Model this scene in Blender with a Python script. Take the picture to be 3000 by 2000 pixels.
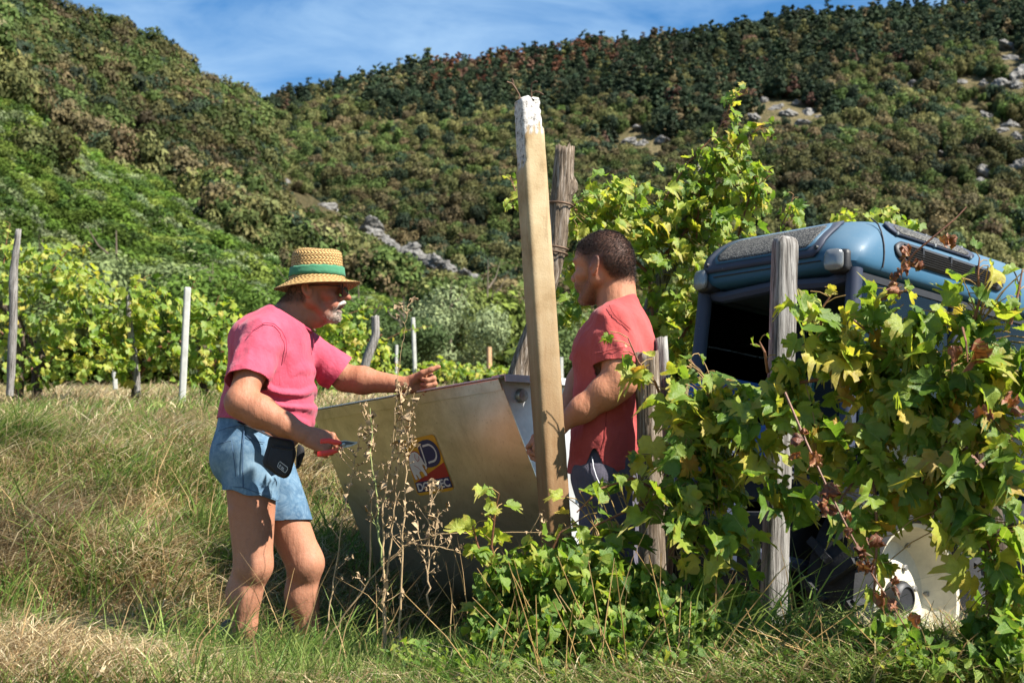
import bpy, bmesh, math, random
import numpy as np
from mathutils import Vector, Matrix

for o in list(bpy.data.objects):
    bpy.data.objects.remove(o)
scene = bpy.context.scene
COL = scene.collection
RNG = np.random.default_rng(7)
random.seed(7)

# ------------------------------------------------------------------ camera
EYE = np.array([0.0, 0.0, 1.6])
FPX = 4167.0                       # focal length in pixels of a 3000 px wide frame (50 mm)
PITCH = math.atan(450.0 / FPX)
cam_data = bpy.data.cameras.new("camera")
cam = bpy.data.objects.new("camera", cam_data)
COL.objects.link(cam)
cam.location = EYE
cam.rotation_euler = (math.pi / 2 + PITCH, 0, 0)
cam_data.lens = 50.0
cam_data.sensor_width = 36.0
cam_data.clip_end = 6000
cam_data.dof.use_dof = True
cam_data.dof.focus_distance = 5.15
cam_data.dof.aperture_fstop = 6.3
scene.camera = cam

# ------------------------------------------------------------------ sky, sun
SUN_AZ, SUN_EL = math.radians(118), math.radians(47)
SUN = np.array([math.sin(SUN_AZ) * math.cos(SUN_EL), math.cos(SUN_AZ) * math.cos(SUN_EL), math.sin(SUN_EL)])
world = bpy.data.worlds.new("World")
scene.world = world
world.use_nodes = True
wn, wl = world.node_tree.nodes, world.node_tree.links
wn.clear()
w_out = wn.new("ShaderNodeOutputWorld")
w_bg = wn.new("ShaderNodeBackground")
w_sky = wn.new("ShaderNodeTexSky")
w_sky.sky_type = 'NISHITA'
w_sky.sun_disc = False
w_sky.sun_elevation = SUN_EL
w_sky.sun_rotation = SUN_AZ
w_sky.altitude = 300
w_sky.air_density = 1.0
w_sky.dust_density = 0.0
w_sky.ozone_density = 3.0
w_bg.inputs['Strength'].default_value = 0.060
w_tc = wn.new("ShaderNodeTexCoord")
w_map = wn.new("ShaderNodeMapping")
w_map.inputs['Scale'].default_value = (3.0, 3.0, 9.0)
w_map.inputs['Rotation'].default_value = (0.0, 0.35, 0.2)
w_n = wn.new("ShaderNodeTexNoise")
w_n.inputs['Scale'].default_value = 2.2
w_n.inputs['Detail'].default_value = 7
w_n.inputs['Roughness'].default_value = 0.55
w_n.inputs['Distortion'].default_value = 0.4
w_r = wn.new("ShaderNodeValToRGB")
w_r.color_ramp.elements[0].position = 0.40
w_r.color_ramp.elements[0].color = (0, 0, 0, 1)
w_r.color_ramp.elements[1].position = 0.70
w_r.color_ramp.elements[1].color = (0.85, 0.85, 0.85, 1)
w_mix = wn.new("ShaderNodeMix")
w_mix.data_type = 'RGBA'
wl.new(w_tc.outputs['Generated'], w_map.inputs['Vector'])
wl.new(w_map.outputs['Vector'], w_n.inputs['Vector'])
wl.new(w_n.outputs['Fac'], w_r.inputs['Fac'])
wl.new(w_r.outputs['Color'], w_mix.inputs['Factor'])
w_hs = wn.new("ShaderNodeHueSaturation")
w_hs.inputs['Saturation'].default_value = 1.28
wl.new(w_sky.outputs['Color'], w_hs.inputs['Color'])
wl.new(w_hs.outputs['Color'], w_mix.inputs['A'])
w_mix.inputs['B'].default_value = (2.9, 4.4, 6.2, 1)
wl.new(w_mix.outputs['Result'], w_bg.inputs['Color'])
wl.new(w_bg.outputs['Background'], w_out.inputs['Surface'])

sun_data = bpy.data.lights.new("sun", 'SUN')
sun_data.energy = 5.0
sun_data.angle = math.radians(0.53)
sun_data.color = (1.0, 0.95, 0.86)
sun = bpy.data.objects.new("sun", sun_data)
COL.objects.link(sun)
sun.location = (30, -20, 40)
sun.rotation_euler = Vector(-SUN).to_track_quat('-Z', 'Y').to_euler()

scene.view_settings.view_transform = 'Standard'
scene.view_settings.look = 'None'
scene.view_settings.gamma = 1.0
scene.view_settings.exposure = 1.45
scene.render.engine = 'CYCLES'
scene.cycles.use_denoising = True
scene.cycles.max_bounces = 6
scene.cycles.diffuse_bounces = 3
scene.cycles.glossy_bounces = 2
scene.cycles.transmission_bounces = 4
scene.cycles.transparent_max_bounces = 6
scene.cycles.caustics_reflective = False
scene.cycles.caustics_refractive = False

# ------------------------------------------------------------------ helpers
_F = np.array([0, math.cos(PITCH), math.sin(PITCH)])
_U = np.array([0, -math.sin(PITCH), math.cos(PITCH)])
_R = np.array([1.0, 0, 0])


def P(px, py, d):
    """World point at distance d (metres along +Y) that the photograph shows at (px, py)."""
    v = _F + _R * ((px - 1500) / FPX) + _U * ((1000 - py) / FPX)
    return EYE + v * (d / v[1])


def norm(v):
    v = np.asarray(v, float)
    return v / (np.linalg.norm(v) + 1e-12)


def tag(o, label=None, cat=None, group=None, kind=None):
    if label:
        o["label"] = label
    if cat:
        o["category"] = cat
    if group:
        o["group"] = group
    if kind:
        o["kind"] = kind
    return o


def empty(name, loc=(0, 0, 0), label=None, cat=None, group=None):
    o = bpy.data.objects.new(name, None)
    o.empty_display_size = 0.1
    o.location = Vector(loc)
    COL.objects.link(o)
    return tag(o, label, cat, group)


def link(name, me, mat=None, parent=None, world_verts=True):
    o = bpy.data.objects.new(name, me)
    COL.objects.link(o)
    if mat is not None and len(me.materials) == 0:
        for m in (mat if isinstance(mat, (list, tuple)) else [mat]):
            me.materials.append(m)
    if parent is not None:
        o.parent = parent
        if world_verts:
            # vertices are given in world space: undo the parent's transform
            o.matrix_parent_inverse = pm(parent).inverted()
    return o


def pm(o):
    m = Matrix.LocRotScale(o.location, o.rotation_euler, o.scale)
    if o.parent:
        m = pm(o.parent) @ o.matrix_parent_inverse @ m
    return m


def mesh_np(name, V, Q=None, T=None, smooth=True, attrs=None):
    """Mesh from numpy vertices, quads (n,4) and triangles (n,3); attrs: name -> (n,3) point vectors or (n,) floats."""
    V = np.asarray(V, np.float32)
    loops, starts, tot = [], [], []
    k = 0
    for A in (Q, T):
        if A is not None and len(A):
            A = np.asarray(A, np.int32)
            n = A.shape[1]
            loops.append(A.ravel())
            starts.append(k + np.arange(len(A), dtype=np.int32) * n)
            tot.append(np.full(len(A), n, np.int32))
            k += A.size
    me = bpy.data.meshes.new(name)
    me.vertices.add(len(V))
    me.vertices.foreach_set("co", V.ravel())
    L = np.concatenate(loops)
    me.loops.add(len(L))
    me.loops.foreach_set("vertex_index", L)
    S = np.concatenate(starts)
    me.polygons.add(len(S))
    me.polygons.foreach_set("loop_start", S)
    me.polygons.foreach_set("loop_total", np.concatenate(tot))
    if smooth:
        me.polygons.foreach_set("use_smooth", np.ones(len(S), bool))
    me.update(calc_edges=True)
    for an, av in (attrs or {}).items():
        av = np.asarray(av, np.float32)
        if av.ndim == 1:
            at = me.attributes.new(an, 'FLOAT', 'POINT')
            at.data.foreach_set("value", av)
        else:
            at = me.attributes.new(an, 'FLOAT_VECTOR', 'POINT')
            at.data.foreach_set("vector", av.ravel())
    return me


class MB:
    """Collects simple solids into one mesh."""

    def __init__(self):
        self.v, self.f = [], []

    def add(self, verts, faces):
        k = len(self.v)
        self.v += [tuple(map(float, p)) for p in verts]
        self.f += [tuple(i + k for i in f) for f in faces]
        return self

    def box(self, c, size, R=None):
        c = np.asarray(c, float)
        h = np.asarray(size, float) / 2
        R = np.eye(3) if R is None else np.asarray(R)
        vs = []
        for sx in (-1, 1):
            for sy in (-1, 1):
                for sz in (-1, 1):
                    vs.append(c + R @ (h * np.array([sx, sy, sz])))
        return self.add(vs, [(0, 1, 3, 2), (4, 6, 7, 5), (0, 4, 5, 1), (2, 3, 7, 6), (0, 2, 6, 4), (1, 5, 7, 3)])

    def tube(self, pts, rad, n=8, cap=True, flat=None):
        pts = [np.asarray(p, float) for p in pts]
        m = len(pts)
        rad = [rad] * m if np.isscalar(rad) else list(rad)
        t0 = norm(pts[1] - pts[0])
        ref = np.array([0, 0, 1.0]) if abs(t0[2]) < 0.9 else np.array([1.0, 0, 0])
        u = norm(np.cross(t0, ref))
        vs = []
        for i in range(m):
            t = norm(pts[min(i + 1, m - 1)] - pts[max(i - 1, 0)])
            u = norm(u - t * np.dot(u, t))
            w = np.cross(t, u)
            for j in range(n):
                a = 2 * math.pi * j / n
                vs.append(pts[i] + rad[i] * (math.cos(a) * u + math.sin(a) * w * (flat or 1)))
        fs = [(i * n + j, i * n + (j + 1) % n, (i + 1) * n + (j + 1) % n, (i + 1) * n + j) for i in range(m - 1) for j in range(n)]
        if cap:
            fs += [tuple(range(n - 1, -1, -1)), tuple((m - 1) * n + j for j in range(n))]
        return self.add(vs, fs)

    def lathe(self, c, axis, prof, n=32, u=None):
        """prof: list of (radius, along)."""
        c = np.asarray(c, float)
        ax = norm(axis)
        ref = np.array([0, 0, 1.0]) if abs(ax[2]) < 0.9 else np.array([1.0, 0, 0])
        u = norm(np.cross(ax, ref))
        w = np.cross(ax, u)
        vs = [c + ax * z + r * (math.cos(2 * math.pi * j / n) * u + math.sin(2 * math.pi * j / n) * w) for r, z in prof for j in range(n)]
        m = len(prof)
        fs = [(i * n + j, i * n + (j + 1) % n, (i + 1) * n + (j + 1) % n, (i + 1) * n + j) for i in range(m - 1) for j in range(n)]
        return self.add(vs, fs)

    def poly(self, pts, nrm, thick):
        """Extruded flat polygon."""
        pts = [np.asarray(p, float) for p in pts]
        n = len(pts)
        o = np.asarray(nrm, float) * thick
        vs = pts + [p + o for p in pts]
        fs = [tuple(range(n - 1, -1, -1)), tuple(range(n, 2 * n))] + [(i, (i + 1) % n, n + (i + 1) % n, n + i) for i in range(n)]
        return self.add(vs, fs)

    def build(self, name, mat, parent=None, smooth=False, bevel=0.0, seg=2, auto=True):
        me = bpy.data.meshes.new(name)
        me.from_pydata(self.v, [], self.f)
        bm = bmesh.new()
        bm.from_mesh(me)
        bmesh.ops.recalc_face_normals(bm, faces=bm.faces)
        if bevel:
            es = [e for e in bm.edges if len(e.link_faces) == 2 and e.calc_face_angle(0) > 0.6]
            bmesh.ops.bevel(bm, geom=es, offset=bevel, segments=seg, affect='EDGES', profile=0.6)
        if smooth:
            for f in bm.faces:
                f.smooth = True
            if auto:
                for e in bm.edges:
                    if len(e.link_faces) == 2 and e.calc_face_angle(0) > 0.7:
                        e.smooth = False
        bm.to_mesh(me)
        bm.free()
        return link(name, me, mat, parent)


# ---- value noise on numpy arrays
_PERM = np.random.default_rng(3).random((64, 64, 64)).astype(np.float32)


def vnoise(p, s=1.0):
    q = np.asarray(p, float) * s + 200.0
    i = np.floor(q).astype(int)
    f = q - i
    f = f * f * (3 - 2 * f)
    i &= 63
    j = (i + 1) & 63
    x0, y0, z0 = i[..., 0], i[..., 1], i[..., 2]
    x1, y1, z1 = j[..., 0], j[..., 1], j[..., 2]
    fx, fy, fz = f[..., 0], f[..., 1], f[..., 2]
    a = _PERM[x0, y0, z0] * (1 - fx) + _PERM[x1, y0, z0] * fx
    b = _PERM[x0, y1, z0] * (1 - fx) + _PERM[x1, y1, z0] * fx
    c = _PERM[x0, y0, z1] * (1 - fx) + _PERM[x1, y0, z1] * fx
    d = _PERM[x0, y1, z1] * (1 - fx) + _PERM[x1, y1, z1] * fx
    return (a * (1 - fy) + b * fy) * (1 - fz) + (c * (1 - fy) + d * fy) * fz


def fbm(p, s=1.0, o=4):
    r, a, t = 0, 1.0, 0
    for k in range(o):
        r = r + a * vnoise(p, s * 2 ** k)
        t += a
        a *= 0.5
    return r / t - 0.5


def smooth01(x, a, b):
    t = np.clip((x - a) / (b - a), 0, 1)
    return t * t * (3 - 2 * t)


# ---- materials
class NT:
    def __init__(self, name):
        self.m = bpy.data.materials.new(name)
        self.m.use_nodes = True
        self.n, self.l = self.m.node_tree.nodes, self.m.node_tree.links
        self.n.clear()
        self.out = self.n.new("ShaderNodeOutputMaterial")

    def new(self, t, **kw):
        nd = self.n.new("ShaderNode" + t)
        for k, v in kw.items():
            if hasattr(nd, k) and k not in nd.inputs:
                setattr(nd, k, v)
            else:
                nd.inputs[k].default_value = v
        return nd

    def L(self, a, b):
        self.l.new(a, b)

    def coords(self, kind='Object', scale=(1, 1, 1)):
        t = self.new("TexCoord")
        mp = self.new("Mapping")
        mp.inputs['Scale'].default_value = scale
        self.L(t.outputs[kind], mp.inputs['Vector'])
        return mp.outputs['Vector']

    def noise(self, vec, scale, detail=5, rough=0.6, dist=0.0):
        n = self.new("TexNoise")
        n.inputs['Scale'].default_value = scale
        n.inputs['Detail'].default_value = detail
        n.inputs['Roughness'].default_value = rough
        n.inputs['Distortion'].default_value = dist
        if vec is not None:
            self.L(vec, n.inputs['Vector'])
        return n.outputs['Fac']

    def ramp(self, fac, stops):
        r = self.new("ValToRGB")
        e = r.color_ramp.elements
        while len(e) < len(stops):
            e.new(0.5)
        for k, (p, c) in enumerate(stops):
            e[k].position = p
            e[k].color = (*c, 1) if len(c) == 3 else c
        self.L(fac, r.inputs['Fac'])
        return r.outputs['Color']

    def mix(self, fac, a, b, mode='MIX'):
        m = self.new("Mix")
        m.data_type = 'RGBA'
        m.blend_type = mode
        for s, v in (('Factor', fac), ('A', a), ('B', b)):
            if isinstance(v, (int, float)):
                m.inputs[s].default_value = v
            elif isinstance(v, tuple):
                m.inputs[s].default_value = (*v, 1) if len(v) == 3 else v
            else:
                self.L(v, m.inputs[s])
        return m.outputs['Result']

    def math(self, op, a, b=0.0):
        m = self.new("Math")
        m.operation = op
        for i, v in enumerate((a, b)):
            if isinstance(v, (int, float)):
                m.inputs[i].default_value = v
            else:
                self.L(v, m.inputs[i])
        return m.outputs[0]

    def bump(self, h, strength=0.3, dist=0.01):
        b = self.new("Bump")
        b.inputs['Strength'].default_value = strength
        b.inputs['Distance'].default_value = dist
        self.L(h, b.inputs['Height'])
        return b.outputs['Normal']

    def bsdf(self, color, rough=0.6, metal=0.0, normal=None, spec=0.5, **kw):
        b = self.new("BsdfPrincipled")
        for s, v in (('Base Color', color), ('Roughness', rough), ('Metallic', metal)):
            if isinstance(v, (int, float)):
                b.inputs[s].default_value = v
            elif isinstance(v, tuple):
                b.inputs[s].default_value = (*v, 1)
            else:
                self.L(v, b.inputs[s])
        b.inputs['Specular IOR Level'].default_value = spec
        for k, v in kw.items():
            b.inputs[k].default_value = v
        if normal is not None:
            self.L(normal, b.inputs['Normal'])
        return b.outputs['BSDF']

    def done(self, sh):
        self.L(sh, self.out.inputs['Surface'])
        return self.m


def simple_mat(name, c, rough=0.6, metal=0.0, var=0.25, scale=20.0, bump=0.15, bscale=None, spec=0.5, bdist=0.004):
    t = NT(name)
    v = t.coords()
    n = t.noise(v, scale, 6, 0.65)
    dark = tuple(x * (1 - var) for x in c)
    lite = tuple(min(1, x * (1 + var)) for x in c)
    col = t.ramp(n, [(0.3, dark), (0.7, lite)])
    nn = t.noise(v, bscale or scale * 4, 4, 0.6)
    return t.done(t.bsdf(col, rough, metal, t.bump(nn, bump, bdist), spec))
# ------------------------------------------------------------------ ground
GYL = [-5, 2, 3, 4.2, 5.6, 6.1, 6.9, 7.8, 10, 14, 20, 30, 60, 120, 420]
GZL = [0.4, 0.78, .90, .985, .955, 1.02, 1.40, 1.74, 2.10, 2.48, 2.95, 3.7, 6.2, 11, 40]
GYR = [-5, 2, 3, 3.9, 4.6, 5.15, 5.6, 7, 8, 10, 14, 20, 30, 60, 120, 420]
GZR = [0.4, 0.75, .90, 1.05, 1.12, .86, .70, .70, .85, 1.2, 1.9, 2.6, 3.6, 6.2, 11, 40]


def ground_z(x, y):
    x, y = np.asarray(x, float), np.asarray(y, float)
    a = np.interp(y, GYL, GZL)
    b = np.interp(y, GYR, GZR)
    w = smooth01(x, -0.75, 1.1)
    z = a * (1 - w) + b * w
    p = np.stack([x, y, 0 * x], -1)
    amp = 0.15 * smooth01(y, 5.9, 7.2) * (1 - .6 * smooth01(y, 9, 12)) + 0.04
    return z + (fbm(p, 1.1, 3) + .5 * fbm(p + 40, 3.1, 2)) * amp * 2


def make_ground():
    xs = np.concatenate([-np.geomspace(400, 6, 30), np.linspace(-5, 5, 101), np.geomspace(6, 400, 30)])
    ys = np.concatenate([np.linspace(-6, 2.6, 14), np.linspace(3, 12, 91), np.geomspace(12.4, 1200, 50)])
    X, Y = np.meshgrid(xs, ys)
    Z = ground_z(X, np.minimum(Y, 420)) - 0.02 * np.maximum(Y - 420, 0)
    nx, ny = len(xs), len(ys)
    V = np.stack([X, Y, Z], -1).reshape(-1, 3)
    i = np.arange(ny - 1)[:, None] * nx + np.arange(nx - 1)[None]
    Q = np.stack([i, i + 1, i + 1 + nx, i + nx], -1).reshape(-1, 4)
    t = NT("soil_and_thatch")
    v = t.coords()
    n = t.noise(v, 2.2, 8, 0.7)
    n2 = t.noise(v, 38, 5, 0.7)
    c1 = t.ramp(n, [(0.3, (0.045, 0.055, 0.016)), (0.5, (0.14, 0.11, 0.045)), (0.72, (0.23, 0.17, 0.08))])
    c2 = t.mix(0.5, c1, t.ramp(n2, [(0.35, (0.03, 0.03, 0.012)), (0.7, (0.30, 0.22, 0.10))]))
    m = t.done(t.bsdf(c2, 0.95, 0, t.bump(n2, 0.8, 0.03), 0.1))
    o = link("ground", mesh_np("ground", V, Q), m)
    tag(o, kind="structure")


make_ground()

# ------------------------------------------------------------------ hills
CRESTL = [(-700, -560, 290), (-400, -320, 300), (-100, -85, 320), (120, 55, 335), (280, 140, 350), (420, 200, 365), (570, 275, 385), (740, 350, 400),
          (790, 430, 397), (840, 530, 380), (960, 605, 350), (1090, 680, 320), (1250, 757, 280), (1420, 835, 240), (1600, 960, 200), (1850, 1085, 180)]
FOOTL = [(-700, 1120, 50), (1850, 1135, 150)]
CRESTR = [(200, 420, 900), (500, 385, 900), (700, 340, 900), (800, 300, 900), (1000, 272, 900), (1200, 238, 890), (1400, 203, 880), (1600, 182, 870), (1800, 152, 860),
          (2000, 127, 850), (2200, 97, 845), (2400, 72, 840), (2600, 55, 835), (2800, 40, 830), (3000, 22, 830), (3500, -25, 830), (4200, -80, 830)]
FOOTR = [(200, 1115, 330), (4200, 1115, 330)]


def poly_at(pts, u):
    """Interpolate a pixel/depth polyline (uniformly in px) and turn it into world points."""
    a = np.array(pts, float)
    px = a[0, 0] + (a[-1, 0] - a[0, 0]) * u
    py = np.interp(px, a[:, 0], a[:, 1])
    d = np.interp(px, a[:, 0], a[:, 2])
    v = _F + _R * ((px[:, None] - 1500) / FPX) + _U * ((1000 - py[:, None]) / FPX)
    return EYE + v * (d / v[:, 1])[:, None]


class Hill:
    def __init__(self, crest, foot, bulge, amp, ns):
        self.nu, self.nv = 140, 80
        u = np.linspace(0, 1, self.nu)
        C, Fo = poly_at(crest, u), poly_at(foot, u)
        t = np.linspace(-0.05, 1.0, self.nv)
        G = Fo[None] + (C - Fo)[None] * t[:, None, None]
        G[..., 2] += bulge * np.sin(np.clip(t, 0, 1) * math.pi)[:, None]
        env = np.sin(np.clip(t, 0, 1) * math.pi)[:, None] ** 0.6
        G[..., 2] += fbm(G, ns, 4) * 2 * amp * env
        # far side falls away behind the crest
        back = []
        for k in range(1, 9):
            B = C.copy()
            B[:, 1] += k * 22
            B[:, 2] -= k * 9
            back.append(B)
        self.G = np.concatenate([G, np.array(back)], 0)

    def mesh(self, name, mat):
        nv, nu = self.G.shape[:2]
        i = np.arange(nv - 1)[:, None] * nu + np.arange(nu - 1)[None]
        Q = np.stack([i, i + 1, i + 1 + nu, i + nu], -1).reshape(-1, 4)
        return tag(link(name, mesh_np(name, self.G.reshape(-1, 3), Q), mat), kind="structure")

    def at(self, u, t):
        """u along, t up the slope (0 foot, 1 crest)."""
        a = np.clip(u, 0, 1) * (self.nu - 1.001)
        b = np.clip((t + 0.05) / 1.05, 0, 1) * (self.nv - 1.001)
        i, j = a.astype(int), b.astype(int)
        fa, fb = (a - i)[:, None], (b - j)[:, None]
        G = self.G
        return (G[j, i] * (1 - fa) + G[j, i + 1] * fa) * (1 - fb) + (G[j + 1, i] * (1 - fa) + G[j + 1, i + 1] * fa) * fb


def hill_mat(name, c1, c2, c3, s):
    t = NT(name)
    v = t.coords()
    n = t.noise(v, s, 8, 0.65)
    c = t.ramp(n, [(0.3, c1), (0.5, c2), (0.68, c3)])
    n2 = t.noise(v, s * 14, 6, 0.75)
    c = t.mix(t.math('MULTIPLY', n2, 1.1), c, t.ramp(n2, [(0.4, tuple(x * .35 for x in c1)), (0.62, (0.20, 0.15, 0.085))]))
    return t.done(t.bsdf(c, 0.95, 0, t.bump(n2, 1.0, 1.2), 0.05))


hl = Hill(CRESTL, FOOTL, -3.0, 7.0, 0.02)
hr = Hill(CRESTR, FOOTR, -8.0, 22.0, 0.008)
hl.mesh("hill_left", hill_mat("scrub_soil", (0.03, 0.04, 0.014), (0.075, 0.07, 0.028), (0.15, 0.115, 0.065), 0.09))
hr.mesh("hill_right", hill_mat("dry_slope_soil", (0.05, 0.055, 0.022), (0.11, 0.10, 0.045), (0.22, 0.18, 0.10), 0.035))

# pale limestone rocks
def rock_meshes():
    out = []
    for k in range(4):
        bm = bmesh.new()
        bmesh.ops.create_icosphere(bm, subdivisions=4, radius=1)
        for v in bm.verts:
            p = np.array(v.co)
            q = (p + k * 7)[None]
            cell = np.round(p * 2.2 + k * .31)
            f = 1 + 1.1 * float(fbm(q, 1.5, 4)[0]) + .35 * (float(vnoise(cell[None] * .731, 1.0)[0]) - .5)
            v.co = Vector(p * f * np.array([1.15, 0.8, 0.7]))
        me = bpy.data.meshes.new("rock")
        bm.to_mesh(me)
        bm.free()
        out.append(me)
    return out


t_ = NT("limestone")
v_ = t_.coords()
n_ = t_.noise(v_, 2.5, 8, 0.75)
ROCK = t_.done(t_.bsdf(t_.ramp(n_, [(0.3, (0.035, 0.032, 0.028)), (0.47, (0.15, 0.142, 0.13)), (0.72, (0.29, 0.28, 0.265))]), 0.9, 0, t_.bump(n_, 1.0, 0.25), 0.1))
ROCKS = rock_meshes()
for r_ in ROCKS:
    r_.materials.append(ROCK)


ROCK_AT = []
ORD = "first second third fourth fifth sixth seventh eighth ninth tenth eleventh twelfth thirteenth fourteenth fifteenth sixteenth seventeenth eighteenth nineteenth twentieth twenty-first twenty-second twenty-third twenty-fourth twenty-fifth twenty-sixth twenty-seventh twenty-eighth twenty-ninth".split()


def rock(p, s, label, group):
    ROCK_AT.append((*p, s))
    o = link("limestone_rock", random.choice(ROCKS))
    o.location = Vector(p)
    o.rotation_euler = (random.random() * 0.6, random.random() * 0.6, random.random() * 6.28)
    o.scale = (s, s, s * random.uniform(0.7, 1.2))
    tag(o, label, "rock", group)


for q_, (px, py, s) in enumerate(sorted([(835, 535, 2.4), (845, 552, 1.8), (868, 598, 2.6), (900, 600, 3.0), (955, 605, 3.6), (962, 618, 2.4), (1085, 668, 4.2), (1100, 690, 3.2), (1075, 688, 2.4), (1130, 705, 2.6), (1148, 722, 2.9),
                  (1165, 728, 2.2), (1200, 735, 3.1), (1222, 748, 2.4), (1245, 757, 2.2), (1270, 765, 2.6), (1300, 772, 1.9), (1320, 782, 2.0), (1360, 800, 1.8), (1390, 815, 1.6), (1405, 828, 1.4), (1010, 640, 1.8), (1240, 778, 1.6), (1290, 797, 1.4)])):
    d = np.interp(px, [c[0] for c in CRESTL], [c[2] for c in CRESTL]) - 4
    rock(P(px, py + 6, d), s * 0.8, "pale limestone rock on the bare edge of the left slope, %s from the left" % ORD[q_], "rocks on the left slope edge")
for q_, (px, py, s) in enumerate(sorted([(2960, 170, 7), (2990, 210, 8), (2930, 240, 5), (2975, 250, 6), (2880, 240, 4), (2270, 315, 5), (2310, 330, 5), (2345, 360, 5), (2365, 325, 5), (2210, 340, 4), (2330, 300, 4), (1840, 410, 5), (1880, 418, 3.5), (1865, 370, 3), (1935, 405, 4),
                  (2960, 365, 7), (2930, 380, 5), (2890, 335, 5), (2880, 500, 5), (2870, 525, 4), (2990, 480, 6), (2760, 450, 3), (2820, 240, 4), (2670, 245, 4), (2985, 400, 5), (2950, 130, 6), (2400, 340, 3), (2240, 290, 3)])):
    v = _F + _R * ((px - 1500) / FPX) + _U * ((1000 - py) / FPX)
    v = v / v[1]
    GG = hr.G[:hr.nv].reshape(-1, 3)
    k = np.argmin((GG[:, 0] / GG[:, 1] - v[0]) ** 2 + ((GG[:, 2] - EYE[2]) / GG[:, 1] - v[2]) ** 2)
    rock(EYE + v * (GG[k, 1] - 3) - np.array([0, 0, s * .30]), s * .8, "pale limestone outcrop on the forested slope behind the tractor, %s from the left" % ORD[q_], "outcrops on the right slope")


# ------------------------------------------------------------------ trees
def tree_mat(name, inst):
    """Foliage colour comes from the tree (attribute on the instance or object colour) and varies by leaf clump, with clump light and shade painted in."""
    t = NT(name)
    if inst:
        a = t.new("Attribute")
        a.attribute_type = 'INSTANCER'
        a.attribute_name = "col"
        c = a.outputs['Color']
    else:
        a = t.new("ObjectInfo")
        c = a.outputs['Color']
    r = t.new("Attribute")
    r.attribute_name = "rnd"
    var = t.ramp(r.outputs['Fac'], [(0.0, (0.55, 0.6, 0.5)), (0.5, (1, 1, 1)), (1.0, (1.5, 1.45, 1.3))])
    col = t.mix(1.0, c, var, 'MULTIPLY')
    d = t.bsdf(col, 0.75, 0, None, 0.12)
    tr = t.new("BsdfTranslucent")
    t.L(col, tr.inputs['Color'])
    ms = t.new("MixShader")
    ms.inputs[0].default_value = 0.22
    t.L(d, ms.inputs[1])
    t.L(tr.outputs[0], ms.inputs[2])
    return t.done(ms.outputs[0])


def crown_mesh(name, kind, n, size, seed):
    """Leaf clumps spread through an uneven crown, unit tree about 1 m tall and 1 m wide."""
    r = np.random.default_rng(seed)
    lobes = []
    if kind == 'broad':
        for k in range(r.integers(6, 10)):
            a = r.random() * 6.28
            rad = r.random() ** 0.6 * 0.30
            lobes.append((math.cos(a) * rad, math.sin(a) * rad, 0.32 + r.random() * 0.42, 0.14 + r.random() * 0.13))
    elif kind == 'pine':
        for k in range(11):
            z = 0.25 + k * 0.065
            a = r.random() * 6.28
            w = 0.24 * (1.08 - z) + 0.03
            lobes.append((math.cos(a) * w * 0.7, math.sin(a) * w * 0.7, z + r.normal() * 0.02, w * 0.75))
    else:  # feathery shrub
        for k in range(12):
            a = r.random() * 6.28
            rad = r.random() ** 0.5 * 0.42
            lobes.append((math.cos(a) * rad, math.sin(a) * rad, 0.12 + r.random() * (0.62 - 0.5 * rad), 0.12 + r.random() * 0.12))
    L = np.array(lobes)
    w = L[:, 3] ** 2
    idx = r.choice(len(L), n, p=w / w.sum())
    d = r.normal(size=(n, 3))
    d /= np.linalg.norm(d, axis=1)[:, None]
    rr = (0.55 + 0.55 * r.random(n) ** 0.7)[:, None]
    sq = np.array([1, 1, 0.85 if kind != 'pine' else 0.45])
    c = L[idx, :3] + d * rr * L[idx, 3:4] * sq
    # leaf clump: a small bent quad facing roughly outwards
    nrm = d + r.normal(size=(n, 3)) * 0.38 + np.array([0, 0, 0.2])
    nrm /= np.linalg.norm(nrm, axis=1)[:, None]
    u = np.cross(nrm, r.normal(size=(n, 3)))
    u /= np.linalg.norm(u, axis=1)[:, None]
    v = np.cross(nrm, u)
    s = (size * (0.6 + 0.8 * r.random(n)))[:, None]
    asp = 1.0 if kind != 'shrub' else 2.1
    V = np.stack([c - u * s * asp * 0.5, c - v * s * 0.5 + nrm * s * 0.15, c + u * s * asp * 0.5, c + v * s * 0.5 + nrm * s * 0.15], 1).reshape(-1, 3)
    rnd = np.repeat(np.clip(0.5 + 0.22 * r.normal(size=n) + 0.25 * (d[:, 2]), 0, 1), 4)  # random tone plus painted shading: clump tops lighter, undersides darker
    Q = np.arange(n * 4).reshape(-1, 4)
    # trunk
    mb = MB()
    mb.tube([(0, 0, -0.06), (0.01, 0, 0.2), (0, 0.02, 0.45), (0.01, 0.01, 0.62)], [0.028, 0.022, 0.014, 0.006], 6)
    k = len(V)
    tv = np.array(mb.v)
    tq = np.array([f for f in mb.f if len(f) == 4]) + k
    V2 = np.concatenate([V, tv])
    Q2 = np.concatenate([Q, tq])
    me = mesh_np(name, V2, Q2, None, False, {"rnd": np.concatenate([rnd, np.full(len(tv), 0.25)])})
    return me


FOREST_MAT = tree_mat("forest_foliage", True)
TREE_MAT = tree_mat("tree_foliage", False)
protos = bpy.data.collections.new("tree_kinds")       # never linked to the scene: only a source for the far wood
specs = [('broad', 1100, 0.066), ('broad', 1100, 0.066), ('broad', 1100, 0.066), ('pine', 420, 0.085), ('pine', 380, 0.085), ('shrub', 1500, 0.042), ('shrub', 1500, 0.042)]
for k, (kind, n, s) in enumerate(specs):
    me = crown_mesh("tree_kind", kind, n, s, 20 + k)
    me.materials.append(FOREST_MAT)
    o = bpy.data.objects.new("kind_%02d" % k, me)
    protos.objects.link(o)


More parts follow.
